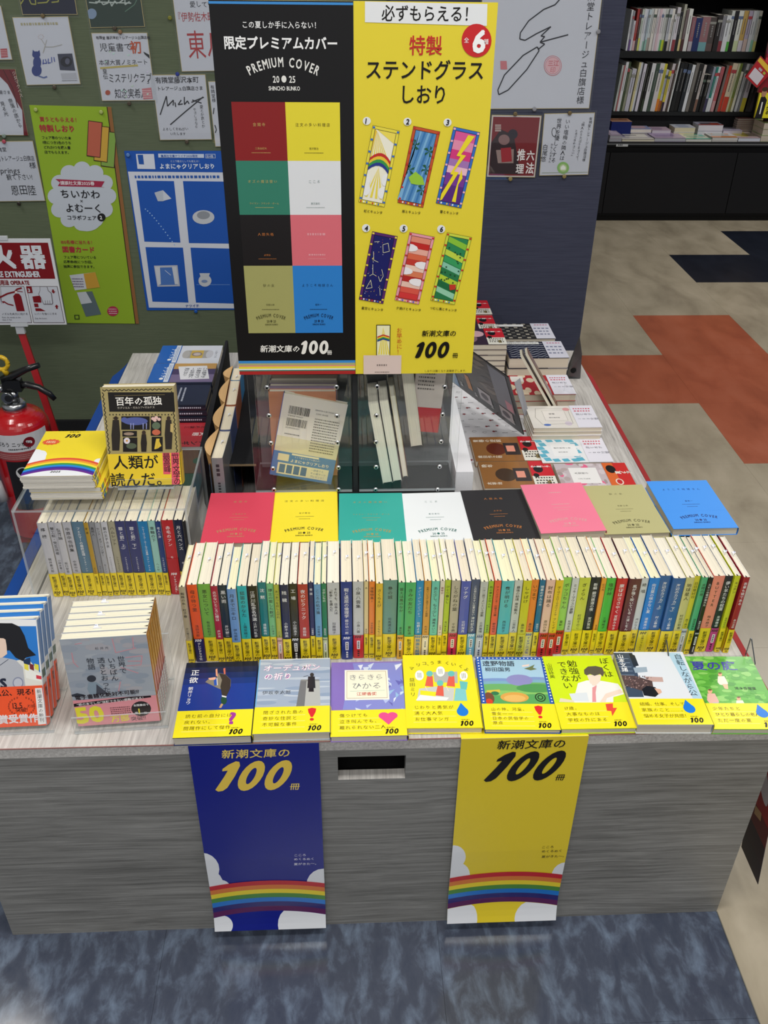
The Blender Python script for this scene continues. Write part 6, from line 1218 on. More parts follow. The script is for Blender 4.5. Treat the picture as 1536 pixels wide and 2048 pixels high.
def d_mystery(c, W, H):
    c.T('有隣堂 藤沢本町トレアージュ白旗店様', 615, 250, 20, KK, lay=2, jit=.1, bold=.01); c.T('児童書で', 640, 325, 52, KK, lay=2, jit=.05); c.T('初', 835, 335, 78, '#b8502e', lay=3, bold=.02)
    c.T('本屋大賞ノミネート', 635, 415, 35, KK, lay=2, jit=.05); c.Ppoly([(640, 430), (880, 412), (885, 424), (642, 442)][::-1], '#b8a860', 2); c.text('皇伝', *c.px(668, 440), .013, KK, vert=True, lay=2); c.T('ミステリクラブ', 695, 525, 40, KK, lay=2, sy=1.5, shear=.1); c.T('」', 940, 530, 40, KK, lay=2)
    c.T('知念実希人', 735, 625, 42, KK, lay=2, shear=.15, sy=1.5); c.Ppoly([(908, 568), (968, 560), (978, 632), (918, 636)][::-1], '#c07880', 2); greek(c, *c.px(915, 630), *c.px(965, 572), 4, '#e0c0c4', 3, .4, 6)
    rr = random.Random(2)
    for i in range(14): x, y = rr.uniform(640, 950), rr.uniform(270, 620); c.Ppoly([(x, y), (x + 18, y - 8), (x + 10, y + 6)], rr.choice(('#b8e0d0', '#d8d0e8', '#c0d8c0')), 2)
    c.Ppoly([(918, 330), (955, 350), (958, 375), (925, 345)], '#20242a', 4); c.Pell(690, 592, 16, 16, '#a8503a', 4)
card('signed_card', (585, 210), (943, 208), (660, 645), Yg, 'holographic signed card with an orange character on the green wall', 'card', WB_, d_mystery, pins=((772, 203, '#8a6a4a'), (830, 660, '#4a4034')), cr=A1)
def d_ise(c, W, H):
    c.T('愛してい', 1215, 45, 38, KK, lay=2, jit=.05); c.T('『伊勢佐木町', 1120, 135, 42, '#a8343a', lay=2, sy=1.4); c.T('東ル', 1205, 360, 120, '#a8343a', lay=2, sy=1.45)
card('signed_card', (1075, -260), (1430, -266), (1142, 458), Yg, 'large white card with red handwriting half behind the black poster', 'card', WB_, d_ise, pins=((1090, 113, '#7a7a2a'),), cr=A1)
def d_michi(c, W, H):
    c.T('有隣堂藤沢本町', 995, 530, 40, KK, lay=2, jit=.04, bold=.01); c.T('トレアージュ白旗店さま', 1005, 578, 27, KK, lay=2, jit=.04, bold=.01)
    for p in ([(1025, 735), (1060, 630), (1065, 615), (1072, 680), (1110, 640), (1108, 675)], [(1120, 655), (1125, 685)], [(1160, 640), (1140, 670), (1170, 665)], [(1180, 620), (1180, 670), (1200, 645), (1210, 665)], [(1225, 655), (1260, 640), (1305, 622)], [(1090, 798), (1180, 720), (1300, 620)], [(1230, 640), (1290, 660)]): c.Pline(p, 7, KK, 2)
    c.T('よろしくおねがい', 1040, 835, 21, KK, lay=2, jit=.06); c.T('いたします', 1090, 865, 20, KK, lay=2, jit=.06); c.text('愛とか哀とか', *c.px(1288, 672), .0095, KK, vert=True, lay=2, jit=.06); c.text('やさしさなら', *c.px(1245, 690), .0085, KK, vert=True, lay=2, jit=.06)
card('signed_card', (970, 478), (1315, 475), (1028, 896), Yg, 'white card with a long slanting signature below the red one', 'card', WB_, d_michi, pins=((1138, 472, '#2a3a8a'), (1198, 905, '#4a4034')), cr=A1)
card('signed_card', (1332, 520), (1560, 515), (1370, 938), Yg, 'narrow visible strip of a card between the signature card and the black poster', 'card', WB_, lambda c, W, H: (c.text('有隣堂様', *c.px(1358, 545), .0105, KK, vert=True, lay=2), c.Pline([(1370, 690), (1365, 730)], 6, KK), c.Pline([(1375, 800), (1385, 830), (1378, 850)], 6, KK)), cr=A1)
def d_curtain(c, W, H):
    c.Ppoly([(-200, 440), (95, 440), (180, 868), (152, 866), (142, 705), (100, 640), (50, 540), (0, 490), (-200, 470)][::-1], '#6e1e26', 2)
    for x in (20, 60): c.Pline([(x, 445), (x + 60, 560), (x + 95, 690)], 5, '#4a141a', 3)
    c.text('少女マクベス', *c.px(88, 455), .0105, '#c8b8b0', vert=True, lay=4, rot=.12); c.text('奈落の底から', *c.px(62, 630), .0122, KK, vert=True, lay=4, rot=.2); c.text('見る光', *c.px(12, 650), .0122, KK, vert=True, lay=4, rot=.15); c.T('龍さま', -5, 600, 25, KK, lay=4)
card('signed_card', (-230, 440), (100, 442), (-160, 864), Yg, 'signed card framed by a red stage curtain at the edge of the green wall', 'card', WB_, d_curtain, pins=((30, 868, '#7a8a80'),), cr=A1)
def d_spring(c, W, H):
    c.T('有隣堂', -45, 970, 30, KK, lay=2, jit=.05); c.T('本町トレアージュ白旗店', -40, 1030, 24, KK, lay=2, jit=.05, sy=1.5); c.T('様', 190, 1075, 44, KK, lay=2); c.T('Springs', -20, 1110, 50, KK, lay=2, shear=.1); c.T('観て下さい!', 45, 1150, 32, KK, lay=2, sy=1.3); c.T('恩田陸', 75, 1245, 54, KK, lay=2, sy=1.25, jit=.06)
card('signed_card', (-190, 905), (212, 900), (-110, 1290), Yg, 'white card with brush handwriting beside the green mascot-less poster'.replace('mascot-less ', 'bookmark '), 'card', WB_, d_spring, pins=((30, 903, '#b0485a'), (125, 1300, '#2a2420')), cr=A1)
# green bookmark poster
def d_gposter(c, W, H):
    c.Ppoly([(682, 684), (720, 684), (910, 1960), (885, 1960)][::-1], '#8a5a34', 2) if False else None
    u1 = c.px(690, 684)[0]; c.rect(u1 - .001, 0, W, H, '#8f6038', 1); c.rect(u1 - .003, 0, u1 - .001, H, '#14140f', 2)
    c.clip = (0, 0, u1 - .003, H)
    c.T('買うともらえる！', 255, 775, 32, '#a82c3a', lay=3, bold=.02); c.T('特製しおり', 255, 838, 46, '#a82c3a', lay=3, bold=.035)
    for i, s_ in enumerate(('フェア帯のついた本', '1冊につき3色のうち', 'どれか1つを購入書', '店でもらえます。')): c.T(s_, 268 + i * 6, 888 + i * 31, 21, '#20281a', lay=3, bold=.015)
    c.clip = (0, 0, W, H)
    for (x, y, col, k) in ((655, 835, '#7fa24a', 4), (610, 800, '#c8a040', 5), (565, 770, '#b8604a', 6)): c.Ppoly([(x, y), (x + 92, y + 12), (x + 78, y + 240), (x - 10, y + 228)][::-1], '#3a1a1a', k); c.Ppoly([(x + 4, y + 5), (x + 87, y + 16), (x + 74, y + 235), (x - 6, y + 223)][::-1], col, k + .4)
    for a in range(12): t = a * .5236; c.Pell(525 + 165 * math.cos(t), 1255 + 170 * math.sin(t), 55, 52, '#bfc6d0', 3)
    c.Pell(525, 1255, 190, 195, '#bfc6d0', 3, 28); c.Pell(555, 1420, 90, 60, '#bfc6d0', 3)
    c.Ppoly([(355, 1145), (670, 1160), (650, 1195), (672, 1198), (370, 1190), (385, 1168)][::-1], '#a02a48', 5); c.T('講談社文庫2025春', 388, 1180, 27, '#e8dce0', lay=7, bold=.02)
    c.T('ちいかわ', 388, 1262, 62, '#1c1c20', lay=6, bold=.015, gap=1.05, sy=.95); c.T('×', 515, 1300, 38, '#1c1c20', lay=6); c.T('よむーく', 420, 1352, 60, '#1c1c20', lay=6, bold=.015); c.T('コラボフェア', 430, 1403, 32, '#1c1c20', lay=6, bold=.015); c.Pell(650, 1390, 26, 26, '#1c1c20', 6); c.T('2', 640, 1402, 32, '#eee', lay=8, bold=.03)
    c.cr = A2
    c.T('100名様に当たる！', 392, 342, 26, '#a82c3a', lay=3, bold=.02); c.T('図書カード', 400, 395, 42, '#a82c3a', lay=3, bold=.04)
    for i, s_ in enumerate(('フェア帯についている', '応募券1枚につき1回、', '抽選に参加できます。')): c.T(s_, 408, 436 + i * 30, 21, '#20281a', lay=3, bold=.015)
    c.Ppoly([(445, 545), (610, 525), (640, 622), (480, 642)][::-1], '#c8ccd4', 3); c.Ppoly([(535, 535), (610, 525), (640, 622), (555, 632)][::-1], '#c89a3a', 4); greek(c, *c.px(470, 625), *c.px(530, 560), 4, '#6a5a7a', 5, .4, 3)
    c.Ppoly([(492, 655), (590, 648), (648, 795), (550, 810)][::-1], '#5a6a70', 3); c.Ppoly([(492, 655), (550, 650), (590, 720), (520, 730)][::-1], '#c0c6cc', 4); c.Pell(722, 775, 36, 32, '#a8304a', 3); greek(c, *c.px(700, 795), *c.px(745, 755), 3, '#e0c0c8', 5, .4, 3); c.Ppoly([(475, 798), (508, 798), (510, 828), (478, 828)][::-1], '#33461c', 3); c.Ppoly([(482, 804), (502, 804), (504, 822), (484, 822)][::-1], '#8aa82e', 4)
card('campaign_poster', (188, 672), (712, 684), (458, 2066), Yg, 'lime green bookmark campaign poster pinned on the green wall', 'poster', '#8fae2c', d_gposter, pins=((232, 700, '#a8b468'), (650, 715, '#a8b468')), cr=A1, sleeve=False, th=.0012, edge='#a8b85a')
def d_bposter(c, W, H):
    c.T('よまにゃクリアしおり', 1020, 1078, 36, '#e0e8f4', lay=3, bold=.03); c.Ppoly([(1012, 983), (1305, 985), (1306, 1010), (1014, 1008)][::-1], '#c8d4e8', 3); c.T('集英社文庫ナツイチ2025限定', 1030, 1005, 18, '#1f55a8', lay=5, bold=.01); c.Ppoly([(1315, 985), (1378, 985), (1380, 1012), (1316, 1012)][::-1], '#c8d4e8', 3); c.Ppoly([(1318, 988), (1375, 988), (1377, 1009), (1319, 1009)][::-1], '#1f55a8', 4); c.T('全4種', 1322, 1006, 17, '#e0e8f4', lay=6); c.T('ミニ下敷きとしても使える！', 1090, 1038, 15, '#d0dcec', lay=3)
    c.Ppoly([(870, 985), (985, 985), (995, 1082), (880, 1080)][::-1], '#d4dae6', 3); c.Ppoly([(880, 990), (915, 990), (922, 1052), (890, 1050)][::-1], '#1f55a8', 4)
    c.cr = (0, 0, 1)
    c.Ppoly([(256, 343), (470, 345), (497, 617), (298, 615)][::-1], '#d2d6e0', 3); greek(c, *c.px(270, 357), *c.px(440, 350), 1, '#2a5aa8', 5, .8, 3)
    for i, pl in enumerate(([(273, 361), (348, 362), (361, 485), (289, 483)], [(366, 362), (452, 363), (460, 487), (378, 486)], [(291, 494), (366, 495), (377, 605), (305, 603)], [(381, 495), (462, 497), (473, 607), (392, 605)])):
        c.Ppoly(pl[::-1], '#1c54ae', 4)
    c.Ppoly([(309, 385), (326, 380), (343, 397), (325, 402)][::-1], '#ccd2dc', 6); c.Ppoly([(309, 385), (326, 380), (327, 402), (316, 402)][::-1], '#b8c0cc', 7)
    for k in range(14): t = k / 13; c.Pell(291 + 58 * t, 418 + 20 * math.sin(t * 2.2) + 55 * t * t, 1.3, 1.3, '#9ac0ec', 6, 8)
    c.Pell(407, 434, 22, 14, '#c4c8ce', 6); c.Pell(407, 430, 13, 8, '#8f949c', 7)
    c.Ppoly([(308, 531), (355, 530), (360, 572), (315, 573)][::-1], '#b8bcc8', 6); c.Ppoly([(313, 535), (351, 534), (355, 569), (319, 570)][::-1], '#4a74ba', 7); c.Ppoly([(310, 533), (320, 533), (322, 568), (316, 570)][::-1], '#ccd0d8', 8); c.Ppoly([(344, 533), (353, 533), (357, 568), (350, 568)][::-1], '#ccd0d8', 8); c.Pline([(330, 540), (342, 550)], 1, '#d0d8e8', 8)
    c.Pell(410, 561, 13, 12, '#c4c8ce', 6); c.Ppoly([(399, 546), (420, 546), (418, 552), (401, 552)][::-1], '#c4c8ce', 7); c.Pell(409, 562, 6, 3, '#7a90b8', 8); c.Pline([(393, 569), (460, 569)], .8, '#7aa0d8', 5)
    c.T('ナツイチ', 371, 614, 7, '#1f4a98', lay=6, bold=.02)
card('campaign_poster', (795, 965), (1540, 965), (955, 1985), Yg, 'royal blue bookmark poster with four picture panels behind the black poster', 'poster', '#1c54ae', d_bposter, pins=((822, 990, '#5a84c0'), (1255, 1990, '#1f55a8')), cr=A1, sleeve=False, th=.0012, edge='#1c54ae')
# pillar cards
Yp = PYW - .0006
def d_big(c, W, H):
    K = '#20202a'
    c.Pline([(440, -20), (400, 25), (340, 50), (260, 110), (215, 175), (212, 208), (240, 215), (300, 180), (378, 142), (325, 192), (345, 195), (320, 225), (470, 185)], 6, K, 3); c.Pline([(320, 225), (345, 235), (312, 262), (305, 250), (230, 295), (130, 400), (95, 480), (100, 505), (150, 480), (250, 370), (315, 270), (305, 250)], 6, K, 3)
    c.text('有隣堂トレアージュ白旗店様', *c.px(605, -95), .0195, K, vert=True, lay=3, rot=-.0, gap=1.04)
    for r, col in ((54, '#c88088'), (50, WB_), (46, '#c88088'), (43, '#d8b0b8')): c.Pell(388, 350, r * .88, r, col, 3 + (54 - r) * .1, 28)
    c.T('三江', 360, 350, 30, '#c06a74', lay=5, bold=.02); c.T('印', 372, 385, 30, '#c06a74', lay=5); c.Ppoly([(108, 325), (142, 325), (145, 370), (110, 370)][::-1], '#c87880', 3)
card('signed_card', (20, -200), (672, -200), (62, 575), Yp, 'large white signature card with a round red seal on the navy pillar', 'card', WB_, d_big, pins=((628, 168, '#8a8a90'), (288, 580, '#8a8a90')), cr=A5)
def d_red(c, W, H):
    c.rect(.004, .004, W - .004, H - .004, '#7a2229', 1.2); c.Ppoly([(60, 760), (110, 690), (180, 720), (215, 930), (50, 925)][::-1], '#33242a', 3); c.Ppoly([(85, 800), (180, 795), (178, 870), (95, 870)][::-1], '#9a8480', 4); c.Ppoly([(110, 790), (165, 785), (170, 860), (115, 865)][::-1], '#9a2a34', 5); c.Pell(128, 745, 30, 28, '#8a6a6a', 4); c.Pell(175, 715, 26, 26, '#2a2430', 4)
    for k in range(4): c.Ppoly([(80, 700 - k * 10), (112, 700 - k * 10), (112, 694 - k * 10), (80, 694 - k * 10)][::-1], '#c0aca8', 5)
    c.T('推', 195, 850, 44, '#dcd8d8', lay=6, bold=.03, sy=1.4); c.T('理', 188, 920, 44, '#dcd8d8', lay=6, bold=.03, sy=1.2); c.T('六', 245, 850, 44, '#dcd8d8', lay=6, bold=.03, sy=1.2); c.T('法', 240, 920, 46, '#dcd8d8', lay=6, bold=.03, sy=1.3)
card('signed_card', (62, 612), (328, 616), (38, 942), Yp, 'dark red illustrated card in a clear sleeve on the navy pillar', 'card', '#cfc8c8', d_red, pins=((186, 605, '#6a5a3a'), (160, 952, '#8a7a4a')), cr=A5)
def d_house(c, W, H):
    for s_, x, y, z_ in (('有隣堂トレアージュ白旗店様', 592, 625, .0082), ('「隣人のうたはうるさくて、', 552, 640, .0078), ('ときどきやさしい」', 515, 690, .0076), ('いい塩梅の隣人は', 470, 635, .0125), ('世界を優しくする', 425, 630, .0135), ('かもしれません', 385, 765, .0068), ('白尾悠', 350, 770, .0145)): c.text(s_, *c.px(x, y), z_, KK, vert=True, lay=3, jit=.08, rot=-.06, gap=1.0)
    c.Pell(443, 895, 32, 32, '#8ab86a', 3); c.Pell(443, 895, 20, 20, '#b8cc9a', 4); c.Ppoly([(430, 905), (456, 905), (456, 890), (443, 880), (430, 890)], '#e0e4dc', 5); c.Pline([(330, 922), (575, 918)], 2, '#8a9a7a', 3); c.Pell(395, 705, 13, 25, KK, 2); c.Pell(395, 705, 10, 21, WB_, 2.5)
card('signed_card', (342, 605), (612, 600), (312, 936), Yp, 'white card of small vertical writing with a green house stamp on the navy pillar', 'card', WB_, d_house, pins=((476, 601, '#6a5a3a'), (447, 938, '#8a7a4a')), cr=A5)
# ================================================================ EXTINGUISHER, ITS STAND SIGN
Ys = 2.32; f_ = lambda x, y: PY(x, y, Ys)
t = empty('extinguisher_sign', 'red and white extinguisher sign board on a red post before the green wall', 'sign')
tl, tr_, bl = f_(-95, 477), f_(100, 480), f_(-50, 650); W_ = tr_.x - tl.x + .002; Hh_ = tl.z - f_(134, 648).z
O = Vector((tl.x, Ys - .004, tl.z - Hh_)); m = MB(); m.box(O.x, Ys - .004, O.z, O.x + W_, Ys, O.z + Hh_, '#d8dade', 'gloss'); c = Canvas(m, O, (1, 0, 0), (0, 0, 1), mat='gloss', eps=.0003, clip=(0, 0, W_, Hh_)); c.cr = (0, 460, 7.88)
RD = '#7d0f18'; WH = '#d4d8de'
c.Ppoly([(-700, 200), (755, 200), (872, 768), (-620, 768)][::-1], RD, 1)
c.T('消', -430, 570, 390, WH, bold=.05, lay=3); c.T('火', -125, 570, 390, WH, bold=.05, lay=3); c.T('器', 345, 570, 400, WH, bold=.045, lay=3); c.T('FIRE EXTINGUISHER', 640, 738, 130, WH, bold=.04, lay=3, al='r', sx=.62); c.T('使用法 OPERATE', 470, 858, 90, RD, bold=.04, lay=3, al='r', sx=.75)
for x0, x1, dx in ((5, 380, 125), (415, 905, 115), (-560, -30, 130)):
    c.Ppoly([(x0, 885), (x1, 885), (x1 + dx, 1462), (x0 + 35 + (dx - 35 if x0 > 400 else 0), 1462)][::-1], '#3a1a20', 2); c.Ppoly([(x0 + 6, 892), (x1 - 6, 892), (x1 + dx - 8, 1454), (x0 + 42 + (dx - 35 if x0 > 400 else 0), 1454)][::-1], '#c6cad2', 3)
c.Ppoly([(412, 888), (500, 888), (518, 990), (435, 990)][::-1], RD, 5); c.T('3', 448, 972, 80, WH, lay=7, bold=.03)
c.Ppoly([(210, 1040), (245, 1000), (300, 1000), (335, 1040), (392, 1275), (268, 1275)][::-1], RD, 5); c.Pell(255, 975, 18, 18, '#e8e0d8', 7); c.Pline([(0, 1060), (120, 1000), (240, 970), (270, 930), (345, 910)], 26, RD, 5); c.Pline([(270, 960), (360, 972)], 12, RD, 5); c.Pline([(215, 1185), (130, 1165), (60, 1125)], 20, RD, 5); c.Ppoly([(30, 1118), (85, 1120), (50, 1155)][::-1], RD, 5)
c.Ppoly([(512, 1045), (640, 1030), (655, 1140), (535, 1140)][::-1], RD, 5); c.Ppoly([(536, 1155), (600, 1155), (612, 1212), (548, 1212)][::-1], RD, 5); c.Ppoly([(556, 1230), (640, 1232), (722, 1274), (566, 1274)][::-1], RD, 5)
c.Ppoly([(630, 892), (745, 892), (765, 950), (815, 990), (838, 1150), (825, 1168), (690, 1168), (645, 1060), (608, 1010), (632, 950)][::-1], '#3a1a20', 6); c.Ppoly([(636, 892), (739, 892), (760, 955), (808, 995), (830, 1148), (820, 1160), (694, 1160), (651, 1060), (616, 1010), (638, 950)][::-1], '#c6cad2', 7)
for x in (715, 750, 785): c.Pline([(x, 1105), (x + 8, 1160)], 5, '#3a1a20', 8)
c.Ppoly([(820, 935), (850, 935), (855, 965), (875, 965), (848, 998), (810, 965), (826, 965)][::-1], RD, 5); c.Ppoly([(885, 1238), (915, 1238), (908, 1205), (928, 1205), (892, 1172), (864, 1208), (882, 1208)], RD, 5)
c.T('ノズルを火元に向ける', 30, 1335, 42, '#4a4a52', lay=6); c.T('Point the nozzle at the', 38, 1385, 36, '#4a4a52', lay=6, sx=.8); c.T('base of fire', 46, 1422, 36, '#4a4a52', lay=6, sx=.8); c.T('レバーを強くにぎる', 545, 1332, 40, '#4a4a52', lay=6); c.T('Grip the levers.', 555, 1400, 36, '#4a4a52', lay=6, sx=.8)
m.build('sign_board', t)
ex, ey = PY(38, 850, 2.05).x, 2.05
p0 = f_(38, 650); p0.y = Ys + .004
m = MB(); m.box(p0.x - .02, Ys - .007, O.z - .004, p0.x + .025, Ys + .001, O.z + .006, '#c8ccd0', 'gloss'); m.box(p0.x - .010, Ys - .004, O.z - .026, p0.x + .012, Ys + .008, O.z - .003, '#c0c4c8', 'gloss'); m.build('clip', t)
m = MB(); q = f_(10, 478); m.box(q.x - .02, Ys - .006, O.z + Hh_ - .003, q.x + .008, Ys + .001, O.z + Hh_ + .007, '#c8ccd0', 'gloss'); m.build('clip', t)
m = MB(); a = Vector((p0.x + .001, Ys + .004, O.z - .026)); b = Vector((ex + .045, 2.23, .012)); d = (b - a); n_ = 6; wv = Vector((.0095, 0, 0)); tv = Vector((0, .003, 0))
for k in (0,):
    A_, B_ = a, b
    for q1_, q2_ in (((A_ - wv - tv), (A_ + wv - tv)), ): m.poly([B_ - wv - tv, B_ + wv - tv, A_ + wv - tv, A_ - wv - tv], '#a3141c', 'gloss'); m.poly([A_ - wv + tv, A_ + wv + tv, B_ + wv + tv, B_ - wv + tv], '#a3141c', 'gloss'); m.poly([B_ + wv - tv, B_ + wv + tv, A_ + wv + tv, A_ + wv - tv], '#8a1016', 'gloss'); m.poly([A_ - wv - tv, A_ - wv + tv, B_ - wv + tv, B_ - wv - tv], '#8a1016', 'gloss')
m.build('post', t)
m = MB(); m.box(ex - .05, ey - .05, .0004, ex + .055, 2.245, .01, '#a3141c', 'gloss'); m.build('foot_plate', t)
t = empty('fire_extinguisher', 'red fire extinguisher with black lever and yellow pin on its stand', 'fire extinguisher')
def lathe(prof, col, mat, cx, cy, n=72, sub=None):
    m = MB()
    for (r0, z0, c0), (r1, z1, c1) in zip(prof, prof[1:]):
        for i in range(n):
            a0, a1 = 6.28318 * i / n, 6.28318 * (i + 1) / n
            m.poly([(cx + r0 * math.cos(a0), cy + r0 * math.sin(a0), z0), (cx + r0 * math.cos(a1), cy + r0 * math.sin(a1), z0), (cx + r1 * math.cos(a1), cy + r1 * math.sin(a1), z1), (cx + r1 * math.cos(a0), cy + r1 * math.sin(a0), z1)], c0, mat, True)
    return m
RR = .0735; R1 = '#b3121a'
pf = [(RR * .8, .011, R1), (RR, .03, R1), (RR, .12, R1), (RR, .215, R1), (RR, .30, R1), (RR, .325, R1)] + [(RR * math.cos(a) * .72 + RR * .28, .325 + .05 * math.sin(a), R1) for a in [i * .13 for i in range(1, 12)]] + [(.024, .377, R1)]
m = lathe(pf, R1, 'paint', ex, ey); m.build('cylinder', t)
def label_part(z0, z1, a0, a1, col, draw=None, nm='label', off=.0006):
    m = MB(); n = 16
    for i in range(n):
        b0, b1 = a0 + (a1 - a0) * i / n, a0 + (a1 - a0) * (i + 1) / n; r = RR + off
        m.poly([(ex + r * math.sin(b0), ey - r * math.cos(b0), z0), (ex + r * math.sin(b1), ey - r * math.cos(b1), z0), (ex + r * math.sin(b1), ey - r * math.cos(b1), z1), (ex + r * math.sin(b0), ey - r * math.cos(b0), z1)], col, 'gloss', True)
    if draw:
        class Cc(Canvas):
            def at(s, u, v, lay=None): b = u / RR; r = RR + off + .0003 * (lay or 1); return Vector((ex + r * math.sin(b), ey - r * math.cos(b), v))
        draw(Cc(m, (0, 0, 0), (1, 0, 0), (0, 0, 1), mat='gloss'))
    return m.build(nm, t)
zl1, zl0 = PY(50, 880, 2.0).z + .004, PY(50, 905, 2.0).z - .002
zt_ = PY(38, 871, 1.977).z; zb_ = PY(38, 905, 1.977).z
def dl(c): c.text('がんばろう ニッポン', -.008, zb_ + .017, .0135, '#2a2a2e', al='c', sx=.85, bold=.01, lay=2); greek(c, -.01, zb_ + .006, .042, zb_ + .011, 1, '#3a3a3e', 2, .7, 3); c.poly([(.042 + .014 * math.cos(a), zb_ + .024 + .014 * math.sin(a)) for a in [i * .4 for i in range(16)]], '#7a1220', 2)
label_part(zb_, zt_, -1.3, 1.3, '#d4d4d8', dl); label_part(zb_ - .024, zb_ - .001, -1.3, 1.3, '#a04a4c', lambda c: greek(c, -.04, zb_ - .020, .05, zb_ - .005, 3, '#c89a98', 2, .4, 5)); label_part(zb_ - .17, zb_ - .027, -.35, .75, '#1c1a1c', lambda c: (c.poly([(.012 + .018 * math.cos(a), zb_ - .06 + .018 * math.sin(a)) for a in [i * .4 for i in range(16)]], '#d8d8d8', 2), c.rect(.004, zb_ - .068, .012, zb_ - .05, '#1c1a1c', 3)))
m = lathe([(.027, .374, 0), (.027, .392, 0), (.022, .396, 0), (.016, .402, 0), (.016, .43, 0), (.012, .436, 0), (.0, .437, 0)], '', 'steel', ex, ey, 20) if False else MB()
m.tube([(ex, ey, .372), (ex, ey, .378), (ex, ey, .392), (ex, ey, .396)], [.026, .029, .029, .022], '#b8babc', 'steel', 24); m.tube([(ex, ey, .396), (ex, ey, .425)], .016, '#a8aaac', 'steel', 16); m.tube([(ex - .004, ey - .015, .415), (ex - .004, ey - .026, .415)], .014, '#9a9c9e', 'steel', 16); m.build('valve_collar', t)
m = MB(); m.tube([(ex, ey - .0262, .415), (ex, ey - .0275, .415)], .009, '#1c1c1e', 'gloss', 14); m.build('pressure_gauge', t)
m = MB(); m.box(ex - .014, ey - .011, .425, ex + .03, ey + .011, .455, '#141416', 'gloss')
pth = [(ex + .02, ey, .440), (ex + .045, ey, .440), (ex + .07, ey, .432), (ex + .092, ey, .415), (ex + .104, ey - .002, .400)]; m.tube(pth, [.009, .009, .008, .008, .006], '#141416', 'gloss', 10); m.build('carrying_handle', t)
m = MB(); m.tube([(ex - .012, ey, .452), (ex + .02, ey, .468), (ex + .05, ey, .482), (ex + .082, ey, .492)], [.012, .010, .008, .007], '#161618', 'gloss', 10); m.build('lever', t)
m = MB(); pp = [(ex - .006 + .0165 * math.cos(a), ey - .006, .500 + .0165 * math.sin(a)) for a in [i * .3142 for i in range(21)]]; m.tube(pp, .0055, '#d8b020', 'gloss', 10, False); m.tube([(ex - .003, ey - .006, .486), (ex + .001, ey, .468)], .007, '#d8b020', 'gloss', 10); m.build('safety_pin', t)
m = MB(); m.tube([(ex - .014, ey, .43), (ex - .04, ey, .43)], .010, '#b8babc', 'steel', 12); m.build('outlet', t)
m = MB(); m.tube([(ex - .04, ey, .43), (ex - .08, ey - .01, .425), (ex - .105, ey - .03, .38), (ex - .10, ey - .05, .30), (ex - .078, ey - .06, .25), (ex - .064, ey - .066, .20)], .009, '#18181a', 'gloss', 12); m.build('hose', t)
m = MB(); m.tube([(ex - .064, ey - .066, .20), (ex - .059, ey - .067, .168), (ex - .056, ey - .068, .148)], [.0115, .0115, .014], '#a8a8ac', 'gloss', 14); m.build('nozzle', t)
# ================================================================ BLACK BOOKCASE AT THE BACK
BK = '#131316'
t = empty('bookcase', 'tall black bookcase with a projecting ledge behind the beige aisle', 'bookcase')
X0, X1 = 1.15, 2.33; YF, YS = 5.1, 5.38
m = MB(); m.box(X0, YF + .012, .03, 2.9, 5.9, .405, BK, 'matte'); m.build('cabinet_body', t)
for x0, x1 in ((X0, 1.470), (1.474, 2.18), (2.184, 2.9)):
    m = MB(); m.box(x0, YF, .045, x1, YF + .011, .37, BK, 'matte'); m.build('door_panel', t)
m = MB(); m.box(X0, YF + .02, 0, 2.9, YF + .04, .03, '#0b0b0c', 'matte'); m.build('plinth', t)
m = MB(); m.box(X0, YF - .008, .405, 2.9, 5.9, .4185, BK, 'matte'); m.build('ledge', t)
m = MB(); m.box(X0, YF - .0095, .4135, 2.9, YF - .0081, .4187, '#6e7072', 'matte'); m.build('edge_strip', t)
m = MB(); m.box(X0, YS + .20, .42, 2.36, YS + .22, 1.45, '#0c0c0e', 'matte'); m.build('back_panel', t)
for z0, z1 in ((.515, .533), (.805, .838), (1.095, 1.125)): m = MB(); m.box(X0, YS - .01, z0, X1, YS + .199, z1, '#1d1f20', 'matte'); m.build('shelf_board', t)
m = MB(); m.box(X0, YS + .01, .419, X1, YS + .03, .515, '#101012', 'matte'); m.build('kick_panel', t)
m = MB(); m.box(X1, YS - .03, .419, X1 + .045, YS + .199, 1.45, '#151617', 'matte'); m.build('upright', t)
m = MB(); q0, q1 = PY(1232, 293, YF - .01), PY(1256, 290, YF - .01); m.box(q0.x, YF - .0112, q0.z, q1.x, YF - .0097, q1.z + .004, '#b8babc', 'print'); c = Canvas(m, (q0.x, YF - .0113, q0.z), (1, 0, 0), (0, 0, 1), eps=.0005); greek(c, .01, .004, .035, .012, 1, '#33363a', 1, .9, 3); m.build('shelf_label', t)
